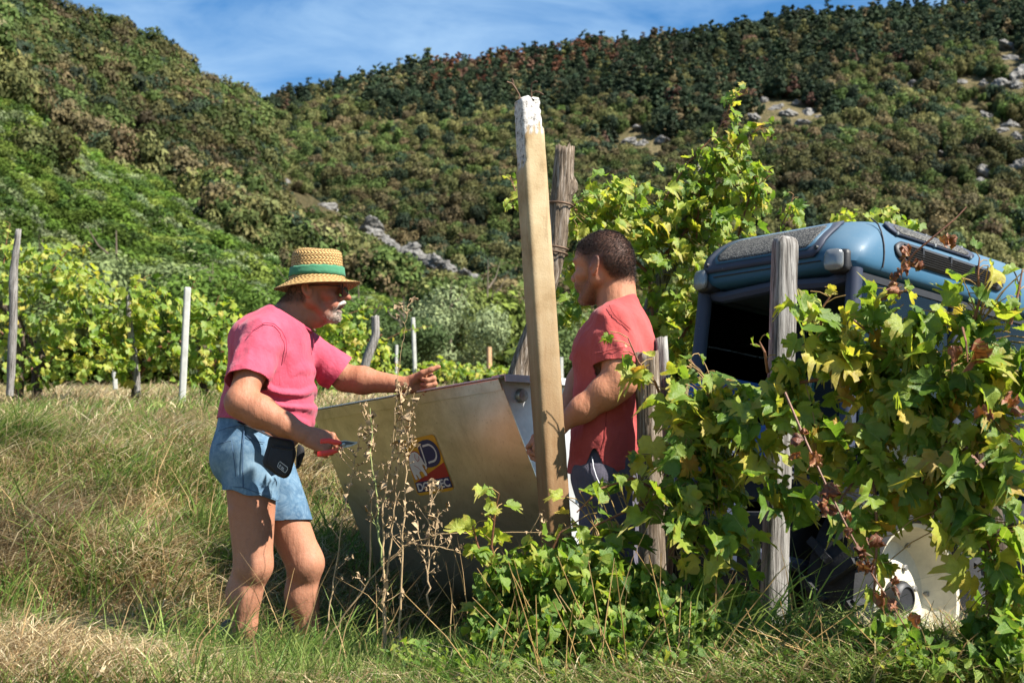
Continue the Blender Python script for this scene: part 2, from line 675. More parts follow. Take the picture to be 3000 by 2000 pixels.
def scatter_group():
    g = bpy.data.node_groups.new("scatter_trees", 'GeometryNodeTree')
    g.interface.new_socket("Geometry", in_out='INPUT', socket_type='NodeSocketGeometry')
    g.interface.new_socket("Geometry", in_out='OUTPUT', socket_type='NodeSocketGeometry')
    N, Lk = g.nodes, g.links
    gi, go = N.new("NodeGroupInput"), N.new("NodeGroupOutput")
    ci = N.new("GeometryNodeCollectionInfo")
    ci.inputs['Collection'].default_value = protos
    ci.inputs['Separate Children'].default_value = True
    ci.inputs['Reset Children'].default_value = True
    ip = N.new("GeometryNodeInstanceOnPoints")
    ip.inputs['Pick Instance'].default_value = True

    def attr(nm, ty):
        a = N.new("GeometryNodeInputNamedAttribute")
        a.data_type = ty
        a.inputs['Name'].default_value = nm
        return a.outputs['Attribute']
    Lk.new(gi.outputs[0], ip.inputs['Points'])
    Lk.new(ci.outputs[0], ip.inputs['Instance'])
    Lk.new(attr("kind_id", 'INT'), ip.inputs['Instance Index'])
    Lk.new(attr("rot", 'FLOAT_VECTOR'), ip.inputs['Rotation'])
    Lk.new(attr("size", 'FLOAT_VECTOR'), ip.inputs['Scale'])
    Lk.new(ip.outputs[0], go.inputs[0])
    return g


SCATTER = scatter_group()


def forest(name, pts, kind, size, col, label, cat="forest"):
    # the bare rock stays open: no tree on it or close below it
    R = np.array(ROCK_AT)
    ok = np.ones(len(pts), bool)
    pa, pe = pts[:, 0] / pts[:, 1], (pts[:, 2] + size[:, 2] * .8 - EYE[2]) / pts[:, 1]
    for x, y, z, s in R:
        w = s * 1.0 / y
        top = (z - EYE[2]) / y
        bot = (pts[:, 2] - EYE[2]) / pts[:, 1]
        ok &= ~((np.abs(pa - x / y) < w + size[:, 0] * .22 / pts[:, 1]) & (pts[:, 1] < y + 4) & (pe > top) & (bot < top + w))
    pts, kind, size, col = pts[ok], kind[ok], size[ok], col[ok]
    n = len(pts)
    me = bpy.data.meshes.new(name)
    me.vertices.add(n)
    me.vertices.foreach_set("co", pts.astype(np.float32).ravel())
    a = me.attributes.new("kind_id", 'INT', 'POINT')
    a.data.foreach_set("value", kind.astype(np.int32))
    rot = np.zeros((n, 3), np.float32)
    rot[:, 2] = RNG.random(n) * 6.28
    for nm, v in (("rot", rot), ("size", size), ("col", col)):
        a = me.attributes.new(nm, 'FLOAT_VECTOR', 'POINT')
        a.data.foreach_set("vector", np.asarray(v, np.float32).ravel())
    o = link(name, me, FOREST_MAT)
    md = o.modifiers.new("scatter", 'NODES')
    md.node_group = SCATTER
    tag(o, label, cat, None, "stuff")
    return o


def pick_cols(pal, wts, n):
    pal = np.array(pal)
    c = pal[RNG.choice(len(pal), n, p=np.array(wts) / np.sum(wts))]
    return .80 * c * (0.6 + 0.8 * RNG.random((n, 1))) * (0.94 + 0.12 * RNG.random((n, 3)))


OLIVE, GREEN, DARK, BROWN, RUST, LIME, GREYG = (.125, .125, .048), (.078, .112, .032), (.036, .056, .032), (.13, .105, .055), (.12, .070, .050), (.14, .185, .036), (.18, .22, .11)


def fill_right():
    n = 23000
    u, t = RNG.random(n), RNG.random(n) ** 0.85
    p = hr.at(u, t)
    f = fbm(p, 0.012, 3) + 0.5 * fbm(p, 0.05, 2)
    keep = ~((f < -0.20) & (RNG.random(n) < 0.75) & (t < 0.85))
    u, t, p, f = u[keep], t[keep], p[keep], f[keep]
    n = len(p)
    g = fbm(p + 300, 0.01, 3)
    col = pick_cols([OLIVE, GREEN, DARK, BROWN], [5, 3.0, 2.2, 2.0], n)
    hi = (t + g * 0.7 > 0.72)
    col[hi] = pick_cols([DARK, (.036, .052, .026), RUST, OLIVE, BROWN], [5, 4, 0.25, 1.2, .8], hi.sum())
    # the rusty stretch of the ridge
    px = 1500 + p[:, 0] / p[:, 1] * FPX
    rust = (px > 1250) & (px < 1850) & (t > 0.86) & (RNG.random(n) < 0.32)
    col[rust] = pick_cols([RUST, (.13, .06, .035)], [1, 1], rust.sum())
    kind = RNG.integers(0, 3, n)
    pines = hi & (RNG.random(n) < 0.6)
    kind[pines] = RNG.integers(3, 5, pines.sum())
    shr = (~hi) & (RNG.random(n) < 0.35)
    kind[shr] = RNG.integers(5, 7, shr.sum())
    s = 4.8 + 4.6 * RNG.random(n) ** 1.6
    s[pines] *= 1.25
    s *= .7 + 1.0 * np.clip(fbm(p + 90, .03, 2) + .35, 0, .8)
    col *= (.55 + 1.7 * np.clip(fbm(p + 50, .009, 3) + .3, 0, .9))[:, None]
    size = np.stack([s * 1.15, s * 1.15, s * 1.4], -1)
    size[pines, :2] *= 1.1
    p[:, 2] -= 0.3
    forest("mountain_forest", p, kind, size, col, "olive and dark green forest covering the high slope on the right")


def fill_left():
    n = 11500
    u, t = RNG.random(n), RNG.random(n) ** 1.1
    p = hl.at(u, t)
    px = 1500 + p[:, 0] / p[:, 1] * FPX
    py_c = np.interp(px, [c[0] for c in CRESTL], [c[1] for c in CRESTL])
    f = fbm(p, 0.03, 3)
    # thin out along the rocky edge of the spur
    edge = (px > 780) & (px < 1480) & (t > 0.80)
    keep = ~(edge & (RNG.random(n) < 0.6)) & (px > -760) & (px < 1800)
    u, t, p, f, px = u[keep], t[keep], p[keep], f[keep], px[keep]
    n = len(p)
    col = pick_cols([OLIVE, GREEN, DARK, BROWN], [4, 4, 1.6, 2.2], n)
    low = t + 0.8 * f < 0.30
    col[low] = pick_cols([(.075, .125, .018), LIME, (.05, .09, .02), GREYG], [4, 2.2, 2.5, 1.6], low.sum())
    kind = RNG.integers(0, 3, n)
    kind[low] = RNG.integers(5, 7, low.sum())
    m = (~low) & (RNG.random(n) < 0.3)
    kind[m] = RNG.integers(5, 7, m.sum())
    s = 3.9 + 3.4 * RNG.random(n) ** 1.6
    s[low] = 2.0 + 1.9 * RNG.random(low.sum())
    ed = (px > 760) & (px < 1500) & (t > 0.70)
    s[ed] *= .55
    s *= .75 + 1.0 * np.clip(fbm(p + 90, .05, 2) + .35, 0, .8)
    tall = np.where(low, 1.0, 1.4)
    col *= (.55 + 1.7 * np.clip(fbm(p + 50, .018, 3) + .3, 0, .9))[:, None]
    size = np.stack([s * 1.2, s * 1.2, s * tall], -1)
    p[:, 2] -= 0.2
    forest("hillside_forest", p, kind, size, col, "green and brownish wood covering the near slope on the left")


def fill_valley():
    n = 3300
    px = RNG.uniform(-700, 3700, n)
    d = RNG.uniform(75, 330, n)
    x = (px - 1500) / FPX * d
    p = np.stack([x, d, ground_z(x, d)], -1)
    col = pick_cols([(.08, .13, .02), LIME, OLIVE, DARK, GREYG], [3, 2, 3, 1.6, 1.2], n)
    kind = RNG.integers(5, 7, n)
    s = 3.0 + 3.5 * RNG.random(n)
    s *= np.where(px > 1450, 1.0, 0.8)
    size = np.stack([s * 1.2, s * 1.2, s], -1)
    forest("valley_thicket", p, kind, size, col, "bushy thicket along the valley floor behind the vineyard")


fill_right()
fill_left()
fill_valley()

# single trees that stand out
TREE_ME = {}


def tree_thing(name, kind, base, h, w, col, label, cat="tree", group=None):
    key = (kind, len(TREE_ME) % 6)
    if key not in TREE_ME:
        ck = crown_mesh("crown", kind, {'broad': 1500, 'pine': 900, 'shrub': 7000}[kind], {'broad': 0.05, 'pine': 0.05, 'shrub': 0.019}[kind], 60 + len(TREE_ME))
        ck.materials.append(TREE_MAT)
        tm = MB()
        tm.tube([(0, 0, -0.08), (0.012, 0, 0.2), (-0.005, 0.012, 0.45), (0.01, 0.0, 0.85)], [0.024, 0.02, 0.013, 0.003], 7)
        for q in range(6):
            a, z = q * 1.1, 0.25 + q * 0.08
            tm.tube([(0.0, 0, z), (math.cos(a) * 0.12, math.sin(a) * 0.12, z + 0.08), (math.cos(a) * 0.2, math.sin(a) * 0.2, z + 0.2)], [0.010, 0.006, 0.002], 5)
        to = tm.build("trunk", BARK_FAR)
        tmesh = to.data
        bpy.data.objects.remove(to)
        TREE_ME[key] = (ck, tmesh)
    ck, tmesh = TREE_ME[key]
    e = empty(name, base, label, cat, group)
    e.rotation_euler = (0, 0, random.random() * 6.28)
    e.scale = (w, w, h)
    a = link("crown", ck, None, e, False)
    a.color = (*col, 1)
    link("trunk", tmesh, None, e, False)
    return e


BARK_FAR = simple_mat("far_bark", (0.11, 0.085, 0.06), 0.9, 0, 0.3, 6)
for px, py, d, h, w, kd, c, lb in [
    (575, 262, 384, 9.5, 8.0, 'pine', DARK, "tallest dark pine on the skyline of the left slope"),
    (515, 238, 378, 7.5, 7.0, 'pine', DARK, "dark pine on the left skyline just left of the tallest one"),
    (648, 308, 390, 8.0, 9.5, 'pine', (.045, .055, .03), "spreading pine on the left skyline right of the tallest one"),
    (712, 335, 398, 6.5, 5.0, 'pine', (.05, .07, .045), "thin pale pine at the lower end of the left skyline"),
    (300, 135, 350, 7.0, 7.5, 'broad', DARK, "dark rounded tree top breaking the left skyline high up"),
    (1235, 310, 885, 13, 9, 'pine', DARK, "dark upright conifer on the upper slope right of the tall post"),
]:
    tree_thing("pine_tree" if kd == 'pine' else "broadleaf_tree", kd, P(px, py, d) - np.array([0, 0, h * 0.2]), h, w, c, lb, "tree")
for px, py, d, h, w, c, lb in [
    (1320, 1120, 62, 5.2, 4.6, GREYG, "grey green willowy bush behind the bin left of the tall post"),
    (1430, 1130, 75, 8.0, 5.5, (.13, .16, .045), "tall thin pale tree left of the tall concrete post"),
    (1180, 1110, 58, 4.0, 4.2, (.055, .085, .03), "dark green bush behind the straw hat man's shoulder level vines"),
    (1050, 1110, 66, 5.2, 5.0, (.05, .08, .025), "dark bush on the slope right of the straw hat"),
    (1590, 1120, 55, 4.0, 4.5, (.10, .14, .05), "pale green bush between tall post and bearded man"),
    (330, 1040, 62, 6.5, 7.5, (.14, .18, .075), "large feathery silver green bush above the left vine row"),
    (110, 1020, 60, 5.5, 6.0, (.12, .17, .06), "feathery light green bush at the left edge above the vines"),
    (620, 1060, 60, 5.0, 6.5, (.075, .13, .022), "bright green bush behind the straw hat man's back"),
    (880, 1080, 64, 5.5, 6.0, (.06, .11, .022), "bright green bush directly behind the straw hat"),
]:
    tree_thing("bush", 'shrub', P(px, py, d), h, w, c, lb, "bush")


# ------------------------------------------------------------------ tractor
HEAD = math.radians(50)
FWD0 = np.array([math.sin(HEAD), math.cos(HEAD), 0.0])
LEFT = np.array([-math.cos(HEAD), math.sin(HEAD), 0.0])
DIP = math.radians(4.5)                                # the tractor stands nose down on the slope
FWD = FWD0 * math.cos(DIP) - np.array([0, 0, math.sin(DIP)])
UP = np.cross(FWD, LEFT)
RT = np.stack([FWD, LEFT, UP], 1)                      # tractor axes as columns
T0 = P(2500, 768, 6.0) + 0.475 * LEFT - 1.86 * UP      # ground point under the cab's rear edge


def TW(x, y, z):
    return T0 + RT @ np.array([x, y, z], float)


def car_paint(name, c, dust=0.35):
    t = NT(name)
    v = t.coords()
    n = t.noise(v, 5, 7, 0.7)
    n2 = t.noise(v, 60, 4, 0.7)
    geo = t.new("NewGeometry")
    sep = t.new("SeparateXYZ")
    t.L(geo.outputs['Normal'], sep.inputs[0])
    up = t.math('MULTIPLY', t.math('MAXIMUM', sep.outputs['Z'], 0.0), dust)
    f = t.math('MULTIPLY', t.math('ADD', up, 0.08), t.math('ADD', n, 0.35))
    col = t.mix(f, c, (0.30, 0.31, 0.27))
    col = t.mix(t.math('MULTIPLY', t.math('GREATER_THAN', n2, 0.68), 0.25), col, (0.35, 0.36, 0.34))
    rg = t.math('ADD', t.math('MULTIPLY', n, 0.25), 0.48)
    return t.done(t.bsdf(col, rg, 0, None, 0.28, **{'Coat Weight': 0.06, 'Coat Roughness': 0.3}))


M_BLUE = car_paint("faded_blue_paint", (0.006, 0.075, 0.150), 0.18)
M_NAVY = car_paint("navy_frame_paint", (0.006, 0.012, 0.040), 0.12)
M_BRIGHTBLUE = car_paint("bright_blue_paint", (0.008, 0.070, 0.26), 0.2)
M_BLACK = simple_mat("black_plastic", (0.012, 0.012, 0.014), 0.55, 0, 0.3, 30)
M_RUBBER = simple_mat("tyre_rubber", (0.011, 0.011, 0.012), 0.85, 0, 0.5, 25, 0.4)
M_RIM = simple_mat("cream_rim_paint", (0.52, 0.48, 0.37), 0.5, 0, 0.22, 9, 0.1)
M_STEEL = simple_mat("bare_steel", (0.30, 0.29, 0.27), 0.45, 0.8, 0.3, 40)
M_INT = simple_mat("dark_interior", (0.018, 0.018, 0.020), 0.8, 0, 0.3, 15)
M_GREYPLATE = simple_mat("dusty_grey_plate", (0.36, 0.36, 0.35), 0.6, 0.2, 0.2, 12)

t_ = NT("dusty_roof_mesh")
v_ = t_.coords(scale=(1, 1, 1))
vo = t_.new("TexVoronoi", Scale=150.0)
t_.L(v_, vo.inputs['Vector'])
nz = t_.noise(v_, 9, 5, 0.7)
M_MESH = t_.done(t_.bsdf(t_.mix(t_.math('GREATER_THAN', vo.outputs['Distance'], 0.42), t_.ramp(nz, [(0.3, (0.10, 0.095, 0.085)), (0.7, (0.21, 0.20, 0.175))]), (0.02, 0.02, 0.02)), 0.8, 0.1, t_.bump(vo.outputs['Distance'], 0.5, 0.002)))
t_ = NT("lamp_lens")
v_ = t_.coords(scale=(1, 1, 1))
wv = t_.new("TexWave", Scale=90.0)
t_.L(v_, wv.inputs['Vector'])
M_LENS = t_.done(t_.bsdf(t_.ramp(wv.outputs['Fac'], [(0.2, (0.11, 0.115, 0.115)), (0.8, (0.27, 0.28, 0.28))]), 0.18, 0.3, t_.bump(wv.outputs['Fac'], 0.4, 0.003), 0.6))
t_ = NT("tinted_glass")
g_ = t_.new("BsdfGlass", IOR=1.45, Roughness=0.0)
g_.inputs['Color'].default_value = (0.45, 0.75, 0.78, 1)
tr_ = t_.new("BsdfTransparent")
tr_.inputs['Color'].default_value = (0.40, 0.66, 0.70, 1)
gl_ = t_.new("BsdfGlossy", Roughness=0.03)
fr_ = t_.new("Fresnel", IOR=1.5)
ms_ = t_.new("MixShader")
t_.L(fr_.outputs[0], ms_.inputs[0])
t_.L(tr_.outputs[0], ms_.inputs[1])
t_.L(gl_.outputs[0], ms_.inputs[2])
M_GLASS = t_.done(ms_.outputs[0])

tractor = empty("tractor", T0, "dusty blue vineyard tractor with rounded cab roof half hidden behind the vine", "tractor")

# roof: loft of rounded rectangles (z, rear x, front x, half width, corner radius)
ROOF = [(1.835, 0.06, 1.94, .43, .10), (1.85, 0.01, 1.98, .468, .13), (1.875, -.012, 1.995, .482, .14), (1.93, -.015, 1.99, .480, .15), (1.985, .02, 1.965, .468, .16),
        (2.035, .075, 1.92, .450, .17), (2.085, .15, 1.85, .42, .18), (2.125, .24, 1.76, .37, .18), (2.155, .36, 1.63, .29, .17), (2.168, .50, 1.48, .16, .12)]
RZ = [r[0] for r in ROOF]


def roof_at(z):
    return [float(np.interp(z, RZ[1:], [r[k] for r in ROOF[1:]])) for k in (1, 2, 3, 4)]


def rrect(x0, x1, hw, r, n=7):
    pts = []
    for cx, cy, a0 in ((x1 - r, hw - r, 0), (x0 + r, hw - r, 90), (x0 + r, -hw + r, 180), (x1 - r, -hw + r, 270)):
        for k in range(n):
            a = math.radians(a0 + 90 * k / (n - 1))
            pts.append((cx + r * math.cos(a), cy + r * math.sin(a)))
    return pts


mb = MB()
loops = [[TW(x, y, z) for x, y in rrect(a, b, h, r)] for z, a, b, h, r in ROOF]
n_ = len(loops[0])
vs = [p for l in loops for p in l]
fs = [(i * n_ + j, i * n_ + (j + 1) % n_, (i + 1) * n_ + (j + 1) % n_, (i + 1) * n_ + j) for i in range(len(loops) - 1) for j in range(n_)]
fs += [tuple(range((len(loops) - 1) * n_, len(loops) * n_)), tuple(range(n_ - 1, -1, -1))]
mb.add(vs, fs)
roof = mb.build("cab_roof", M_BLUE, tractor, True)
sub = roof.modifiers.new("smooth", 'SUBSURF')
sub.levels = sub.render_levels = 1


def patch(side, u0, u1, z0, z1, off, r=0.03, nu=28, nz=10, inset=0.0):
    """A panel that follows the roof skin. side 'rear': u is y; side 'right': u is x."""
    V, F = [], []
    for j in range(nz + 1):
        for i in range(nu + 1):
            a, b = i / nu, j / nz
            # squash the outline into a rounded oblong
            zz = z0 + (z1 - z0) * b
            e = abs(2 * b - 1)
            k = 1 - 0.10 * max(0, e - 0.35) ** 2 / 0.42 if side == 'rear' else 1 - 0.13 * max(0, e - 0.2) ** 2 / 0.64
            c, h = (u0 + u1) / 2, (u1 - u0) / 2 * k
            uu = c - h + 2 * h * a
            x0, x1, hw, rr = roof_at(zz)
            if side == 'rear':
                V.append(TW(x0 - off, uu, zz))
            else:
                V.append(TW(uu, -(hw + off), zz))
            if i < nu and j < nz:
                q = j * (nu + 1) + i
                F.append((q, q + 1, q + nu + 2, q + nu + 1))
    return V, F


def patch_solid(name, mat, parent, side, u0, u1, z0, z1, off, thick):
    V1, F1 = patch(side, u0, u1, z0, z1, off)
    m = MB().add(V1, F1)
    o = m.build(name, mat, parent, True)
    s = o.modifiers.new("thick", 'SOLIDIFY')
    s.thickness = thick
    s.offset = 0
    return o


fascia = patch_solid("rear_fascia", M_NAVY, tractor, 'rear', -.315, .375, 1.905, 2.105, 0.007, 0.012)
patch_solid("intake_surround", M_BLUE, fascia, 'rear', -.275, .315, 1.942, 2.092, 0.014, 0.012)
patch_solid("intake_mesh", M_MESH, fascia, 'rear', -.26, .30, 1.952, 2.083, 0.0205, 0.006)
for y_ in (-.292, .345):
    x0 = roof_at(1.945)[0]
    MB().lathe(TW(x0 - 0.013, y_, 1.945), -FWD, [(0.0, .010), (.009, .010), (.011, .004), (.011, -.006)], 10).build("bolt", M_BLACK, fascia, True)
sidepan = patch_solid("side_filter_frame", M_NAVY, tractor, 'right', .30, .98, 2.055, 2.118, 0.008, 0.012)
patch_solid("filter_mesh", M_MESH, sidepan, 'right', .35, .93, 2.064, 2.109, 0.0155, 0.006)
for x_ in (.35, .64, .93):
    for z_ in (2.061, 2.113):
        hw = roof_at(z_)[2]
        MB().lathe(TW(x_, -hw - .014, z_), -LEFT, [(0.0, .006), (.008, .005), (.009, -.004)], 8).build("rivet", M_STEEL, sidepan, True)
vent = empty("louvre_vent", TW(.7, -.48, 1.98))
vent.parent = tractor
vent.matrix_parent_inverse = pm(tractor).inverted()
patch_solid("vent_frame", M_BLACK, vent, 'right', .30, 1.16, 1.925, 2.022, 0.004, 0.012)
for k in range(7):
    z_ = 1.938 + k * 0.0118
    hw = roof_at(z_)[2]
    m = MB()
    m.box(TW(.73, -hw - .014, z_), (.78 - 0.02 * abs(k - 3), .012, .0045), RT @ np.array(Matrix.Rotation(math.radians(28), 3, 'X')))
    m.build("slat", M_BLACK, vent)
for x_ in (.50, .72, .94):
    m = MB()
    m.box(TW(x_, -.478, 1.975), (.012, .014, .085), RT)
    m.build("divider", M_BLACK, vent)
# work lamps under the rear corners
for y_, w_ in ((.385, .088), (-.385, .088)):
    c = TW(-.012, y_, 1.880)
    Rl = RT @ np.array(Matrix.Rotation(math.radians(-10 if y_ > 0 else 10), 3, 'Z'))
    hous = MB().box(c + FWD * .052, (.085, .100, .104), Rl).build("work_lamp", M_BLACK, tractor, True, 0.025, 3)
    m = MB()
    pts = []
    for k in range(24):
        a = 2 * math.pi * k / 24
        ca, sa = math.cos(a), math.sin(a)
        q = (abs(ca) ** 4 + abs(sa) ** 4) ** -0.25
        pts.append((ca * q, sa * q))
    n24 = 24
    vs = []
    for sc_, dx in ((1.0, 0.004), (1.0, -.008), (.86, -.014), (.45, -.019), (.0, -.020)):
        vs += [c + Rl @ np.array([dx - .004, a * w_ / 2 * sc_, b * w_ / 2 * 1.06 * sc_]) for a, b in pts]
    fs = [(i * n24 + j, i * n24 + (j + 1) % n24, (i + 1) * n24 + (j + 1) % n24, (i + 1) * n24 + j) for i in range(4) for j in range(n24)]
    m.add(vs, fs).build("lens", M_LENS, hous, True)
# panel joints of the roof shell
for xs_ in (.20, 1.30):
    m = MB()
    m.tube([TW(xs_ + .05 * k / 7, -(roof_at(z_)[2] + .0015), z_) for k, z_ in enumerate(np.linspace(1.872, 2.12, 8))], .0035, 6)
    m.build("roof_seam", M_BLACK, tractor, True)
m = MB()
m.tube([TW(roof_at(1.885)[0] - .001, y_, 1.885) for y_ in np.linspace(-.31, .31, 12)], .003, 6)
m.build("roof_seam", M_BLACK, tractor, True)
# under the roof
MB().box(TW(1.0, 0, 1.828), (1.8, .80, .03), RT).build("headliner", M_INT, tractor, False, 0.01)
m = MB()
m.tube([TW(.10, .42, 1.83), TW(.06, .30, 1.80), TW(.05, .0, 1.815), TW(.06, -.30, 1.80), TW(.10, -.42, 1.83)], .028, 8)
m.build("rear_frame_bar", M_NAVY, tractor, True)
for nm, x_, y_, x2, y2 in (("rear_pillar", .07, .43, .02, .445), ("rear_pillar", .07, -.43, .02, -.445), ("door_pillar", .80, -.445, .80, -.45), ("door_pillar", .80, .445, .80, .45), ("front_pillar", 1.90, -.43, 1.98, -.43), ("front_pillar", 1.90, .43, 1.98, .43)):
    m = MB()
    m.tube([TW(x_, y_, 1.85), TW(x_ * .5 + x2 * .5, y_ * .5 + y2 * .5, 1.5), TW(x2, y2, 1.05)], [.036, .034, .036], 10)
    m.build(nm, M_NAVY, tractor, True)
for y_, s_ in ((-.447, 1), (.447, 1)):
    gw = MB().box(TW(.43, y_, 1.43), (.66, .006, .76), RT).build("side_window", M_GLASS, tractor)
    for z_ in (1.82, 1.045):
        MB().box(TW(.43, y_, z_), (.70, .022, .03), RT).build("window_frame", M_BLACK, gw)
    gw = MB().box(TW(1.38, y_, 1.40), (1.06, .006, .80), RT).build("door_window", M_GLASS, tractor)
    for z_ in (1.82, 0.99):
        MB().box(TW(1.38, y_, z_), (1.08, .022, .03), RT).build("window_frame", M_BLACK, gw)
MB().box(TW(1.97, 0, 1.43), (.006, .80, .78), RT).build("windscreen", M_GLASS, tractor)
# seat, console, fenders, body
m = MB()
m.box(TW(.85, 0, .98), (.44, .42, .12), RT)
m.box(TW(.66, 0, 1.25), (.12, .40, .50), RT)
m.build("driver_seat", M_INT, tractor, True, 0.03)
m = MB()
m.lathe(TW(1.45, 0, 1.35), FWD * -.6 + UP * .8, [(.17, -.012), (.185, 0), (.17, .012), (.155, 0), (.17, -.012)], 24)
m.tube([TW(1.45, 0, 1.35), TW(1.6, 0, 1.05)], .02, 8)
m.build("steering_wheel", M_BLACK, tractor, True)
MB().box(TW(.12, .31, 1.33), (.34, .20, .16), RT).build("side_console", M_BRIGHTBLUE, tractor, False, .015)
MB().box(TW(.05, .02, 1.07), (.12, .34, .22), RT).build("rear_panel", M_BRIGHTBLUE, tractor, False, .012)
m = MB()
m.tube([TW(.0 + .004 * math.sin(k), -.16 + .003 * (k % 2), 1.18 - k * .012) for k in range(22)], [.022 if k % 2 else .027 for k in range(22)], 10)
m.build("hydraulic_hose", M_BLACK, tractor, True)
MB().box(TW(1.1, 0, .62), (2.5, .42, .34), RT).build("chassis", M_INT, tractor, False, .02)
MB().box(TW(.98, 0, .90), (1.9, .86, .12), RT).build("cab_floor", M_INT, tractor, False, .02)
hood = MB().box(TW(2.55, 0, .98), (1.15, .52, .50), RT).build("hood", M_BLUE, tractor, True, .06, 3)
for s_ in (-1, 1):
    MB().box(TW(3.132, s_ * .15, 1.02), (.02, .13, .10), RT).build("headlight", M_LENS, hood, True, .008)
m = MB()
m.tube([TW(2.22, .18, 1.2), TW(2.22, .18, 1.75), TW(2.20, .18, 1.95)], .026, 10)
m.build("exhaust_pipe", M_BLACK, tractor, True)
WHX, WHZ, WR = 0.38, 0.46, 0.50


def fender(s):
    vs, fs = [], []
    arc = [math.radians(a) for a in range(35, 150, 8)]
    for a in arc:
        for yy, dr in ((.30, .06), (.30, .085), (.60, .085), (.60, .06)):
            vs.append(TW(WHX - math.cos(a) * (WR + dr), s * yy, WHZ + math.sin(a) * (WR + dr)))
    for i in range(len(arc) - 1):
        for j in range(4):
            fs.append((i * 4 + j, i * 4 + (j + 1) % 4, (i + 1) * 4 + (j + 1) % 4, (i + 1) * 4 + j))
    return MB().add(vs, fs).build("fender", M_BLACK, tractor, False)


def wheel(x, y, z, R, rimR, w, s, name):
    """s: +1 left side, -1 right side (outer face)."""
    c = TW(x, y, z)
    ax = LEFT * s
    wh = empty(name, c)
    wh.parent = tractor
    wh.matrix_parent_inverse = pm(tractor).inverted()
    h = w / 2
    t = MB()
    t.lathe(c, ax, [(rimR + .005, -h * .8), (rimR + .03, -h), (R - .07, -h * 1.04), (R - .03, -h * .92), (R - .022, 0), (R - .03, h * .92), (R - .07, h * 1.04), (rimR + .03, h), (rimR + .005, h * .8)], 48)
    nl = 18
    for k in range(nl):
        for sd in (-1, 1):
            a = 2 * math.pi * (k + (.5 if sd > 0 else 0)) / nl
            er = FWD * math.cos(a) + UP * math.sin(a)
            et = -FWD * math.sin(a) + UP * math.cos(a)
            d = norm(ax * sd * h * .92 - et * .09)
            wv_ = np.cross(er, d)
            Rm = np.stack([d, wv_, er], 1)
            t.box(c + er * (R - .022) + ax * sd * h * .50 - et * .01, (h * 1.12, .032, .05), Rm)
            t.box(c + er * (R - .055) + ax * sd * h * .98 - et * .05, (.03, .034, .075), Rm)
    t.build("tyre", M_RUBBER, wh, True)
    r = MB()
    r.lathe(c, ax, [(rimR + .012, h * .86), (rimR + .016, h * .80), (rimR - .012, h * .72), (rimR - .022, h * .40), (rimR - .045, -h * .05), (rimR - .075, -h * .30), (rimR * .62, -h * .28), (rimR * .5, -h * .16), (rimR * .42, -h * .14), (0.0, -h * .14)], 48)
    r.lathe(c, ax, [(rimR - .0225, h * .35), (rimR - .024, -h * .5), (rimR + .016, -h * .82), (rimR + .012, -h * .86)], 48)
    rim = r.build("rim", M_RIM, wh, True)
    MB().lathe(c, ax, [(.075, -h * .14), (.075, h * .20), (.062, h * .36), (.05, h * .40), (.048, h * .34), (0.0, h * .33)], 24).build("hub", M_BLACK, rim, True)
    for k in range(8):
        a = 2 * math.pi * k / 8 + .3
        q = c + (FWD * math.cos(a) + UP * math.sin(a)) * (rimR * .47) - ax * h * .15
        MB().lathe(q, ax, [(.015, -.004), (.015, .012), (.011, .016), (0, .016)], 6).build("bolt", M_STEEL, rim)
    for k in range(6):
        a = 2 * math.pi * k / 6 + .1
        q = c + (FWD * math.cos(a) + UP * math.sin(a)) * (rimR * .80) - ax * h * .22
        MB().lathe(q, ax, [(.012, -.01), (.012, .012), (0, .014)], 6).build("bolt", M_STEEL, rim)
    return wh


for s_ in (-1, 1):
    fender(s_)
    wheel(WHX, s_ * .46, WHZ, WR, .315, .26, s_, "rear_wheel")
    wheel(2.60, s_ * .44, .36, .36, .20, .20, s_, "front_wheel")
# hitch arms to the bin
for y_ in (-.25, .25):
    m = MB()
    m.tube([TW(.15, y_, .55), TW(-.35, y_ * 1.2, .60), TW(-.62, y_ * 1.2, .75)], [.03, .028, .025], 8)
    m.build("lift_arm", M_NAVY, tractor, True)
m = MB()
m.box(TW(-.62, 0, .95), (.06, .80, .09), RT)
m.box(TW(-.62, -.36, .78), (.07, .07, .5), RT)
m.box(TW(-.62, .36, .78), (.07, .07, .5), RT)
m.build("hitch_frame", M_NAVY, tractor, False, .008)

# ------------------------------------------------------------------ bin
FWD, UP = FWD0, np.array([0, 0, 1.0])
B0 = P(1462, 1108, 5.2)
BL = norm(LEFT - UP * math.tan(math.radians(2.8)))
BU = norm(np.cross(FWD, BL))
BLEN = 1.28


def BW(s, x, z):
    return B0 + BL * s + FWD * x + BU * z


t_ = NT("galvanised_sheet")
v_ = t_.coords()
n1 = t_.noise(v_, 3.0, 8, 0.7, 0.6)
n2 = t_.noise(t_.coords(scale=(5, 5, 1)), 22, 6, 0.75, 1.0)
n3 = t_.noise(v_, 90, 4, 0.7)
sc = t_.math('GREATER_THAN', t_.noise(t_.coords(scale=(2, 9, 14)), 9, 4, 0.6, 2.0), 0.66)
c_ = t_.ramp(n1, [(0.28, (0.34, 0.30, 0.21)), (0.5, (0.58, 0.53, 0.42)), (0.72, (0.76, 0.72, 0.62))])
c_ = t_.mix(t_.math('MULTIPLY', t_.math('GREATER_THAN', n2, 0.62), 0.5), c_, (0.14, 0.12, 0.08))
c_ = t_.mix(t_.math('MULTIPLY', sc, 0.35), c_, (0.62, 0.60, 0.55))
rg_ = t_.math('ADD', t_.math('MULTIPLY', n2, 0.35), 0.16)
M_GALV = t_.done(t_.bsdf(c_, rg_, 0.9, t_.bump(n3, 0.12, 0.002)))
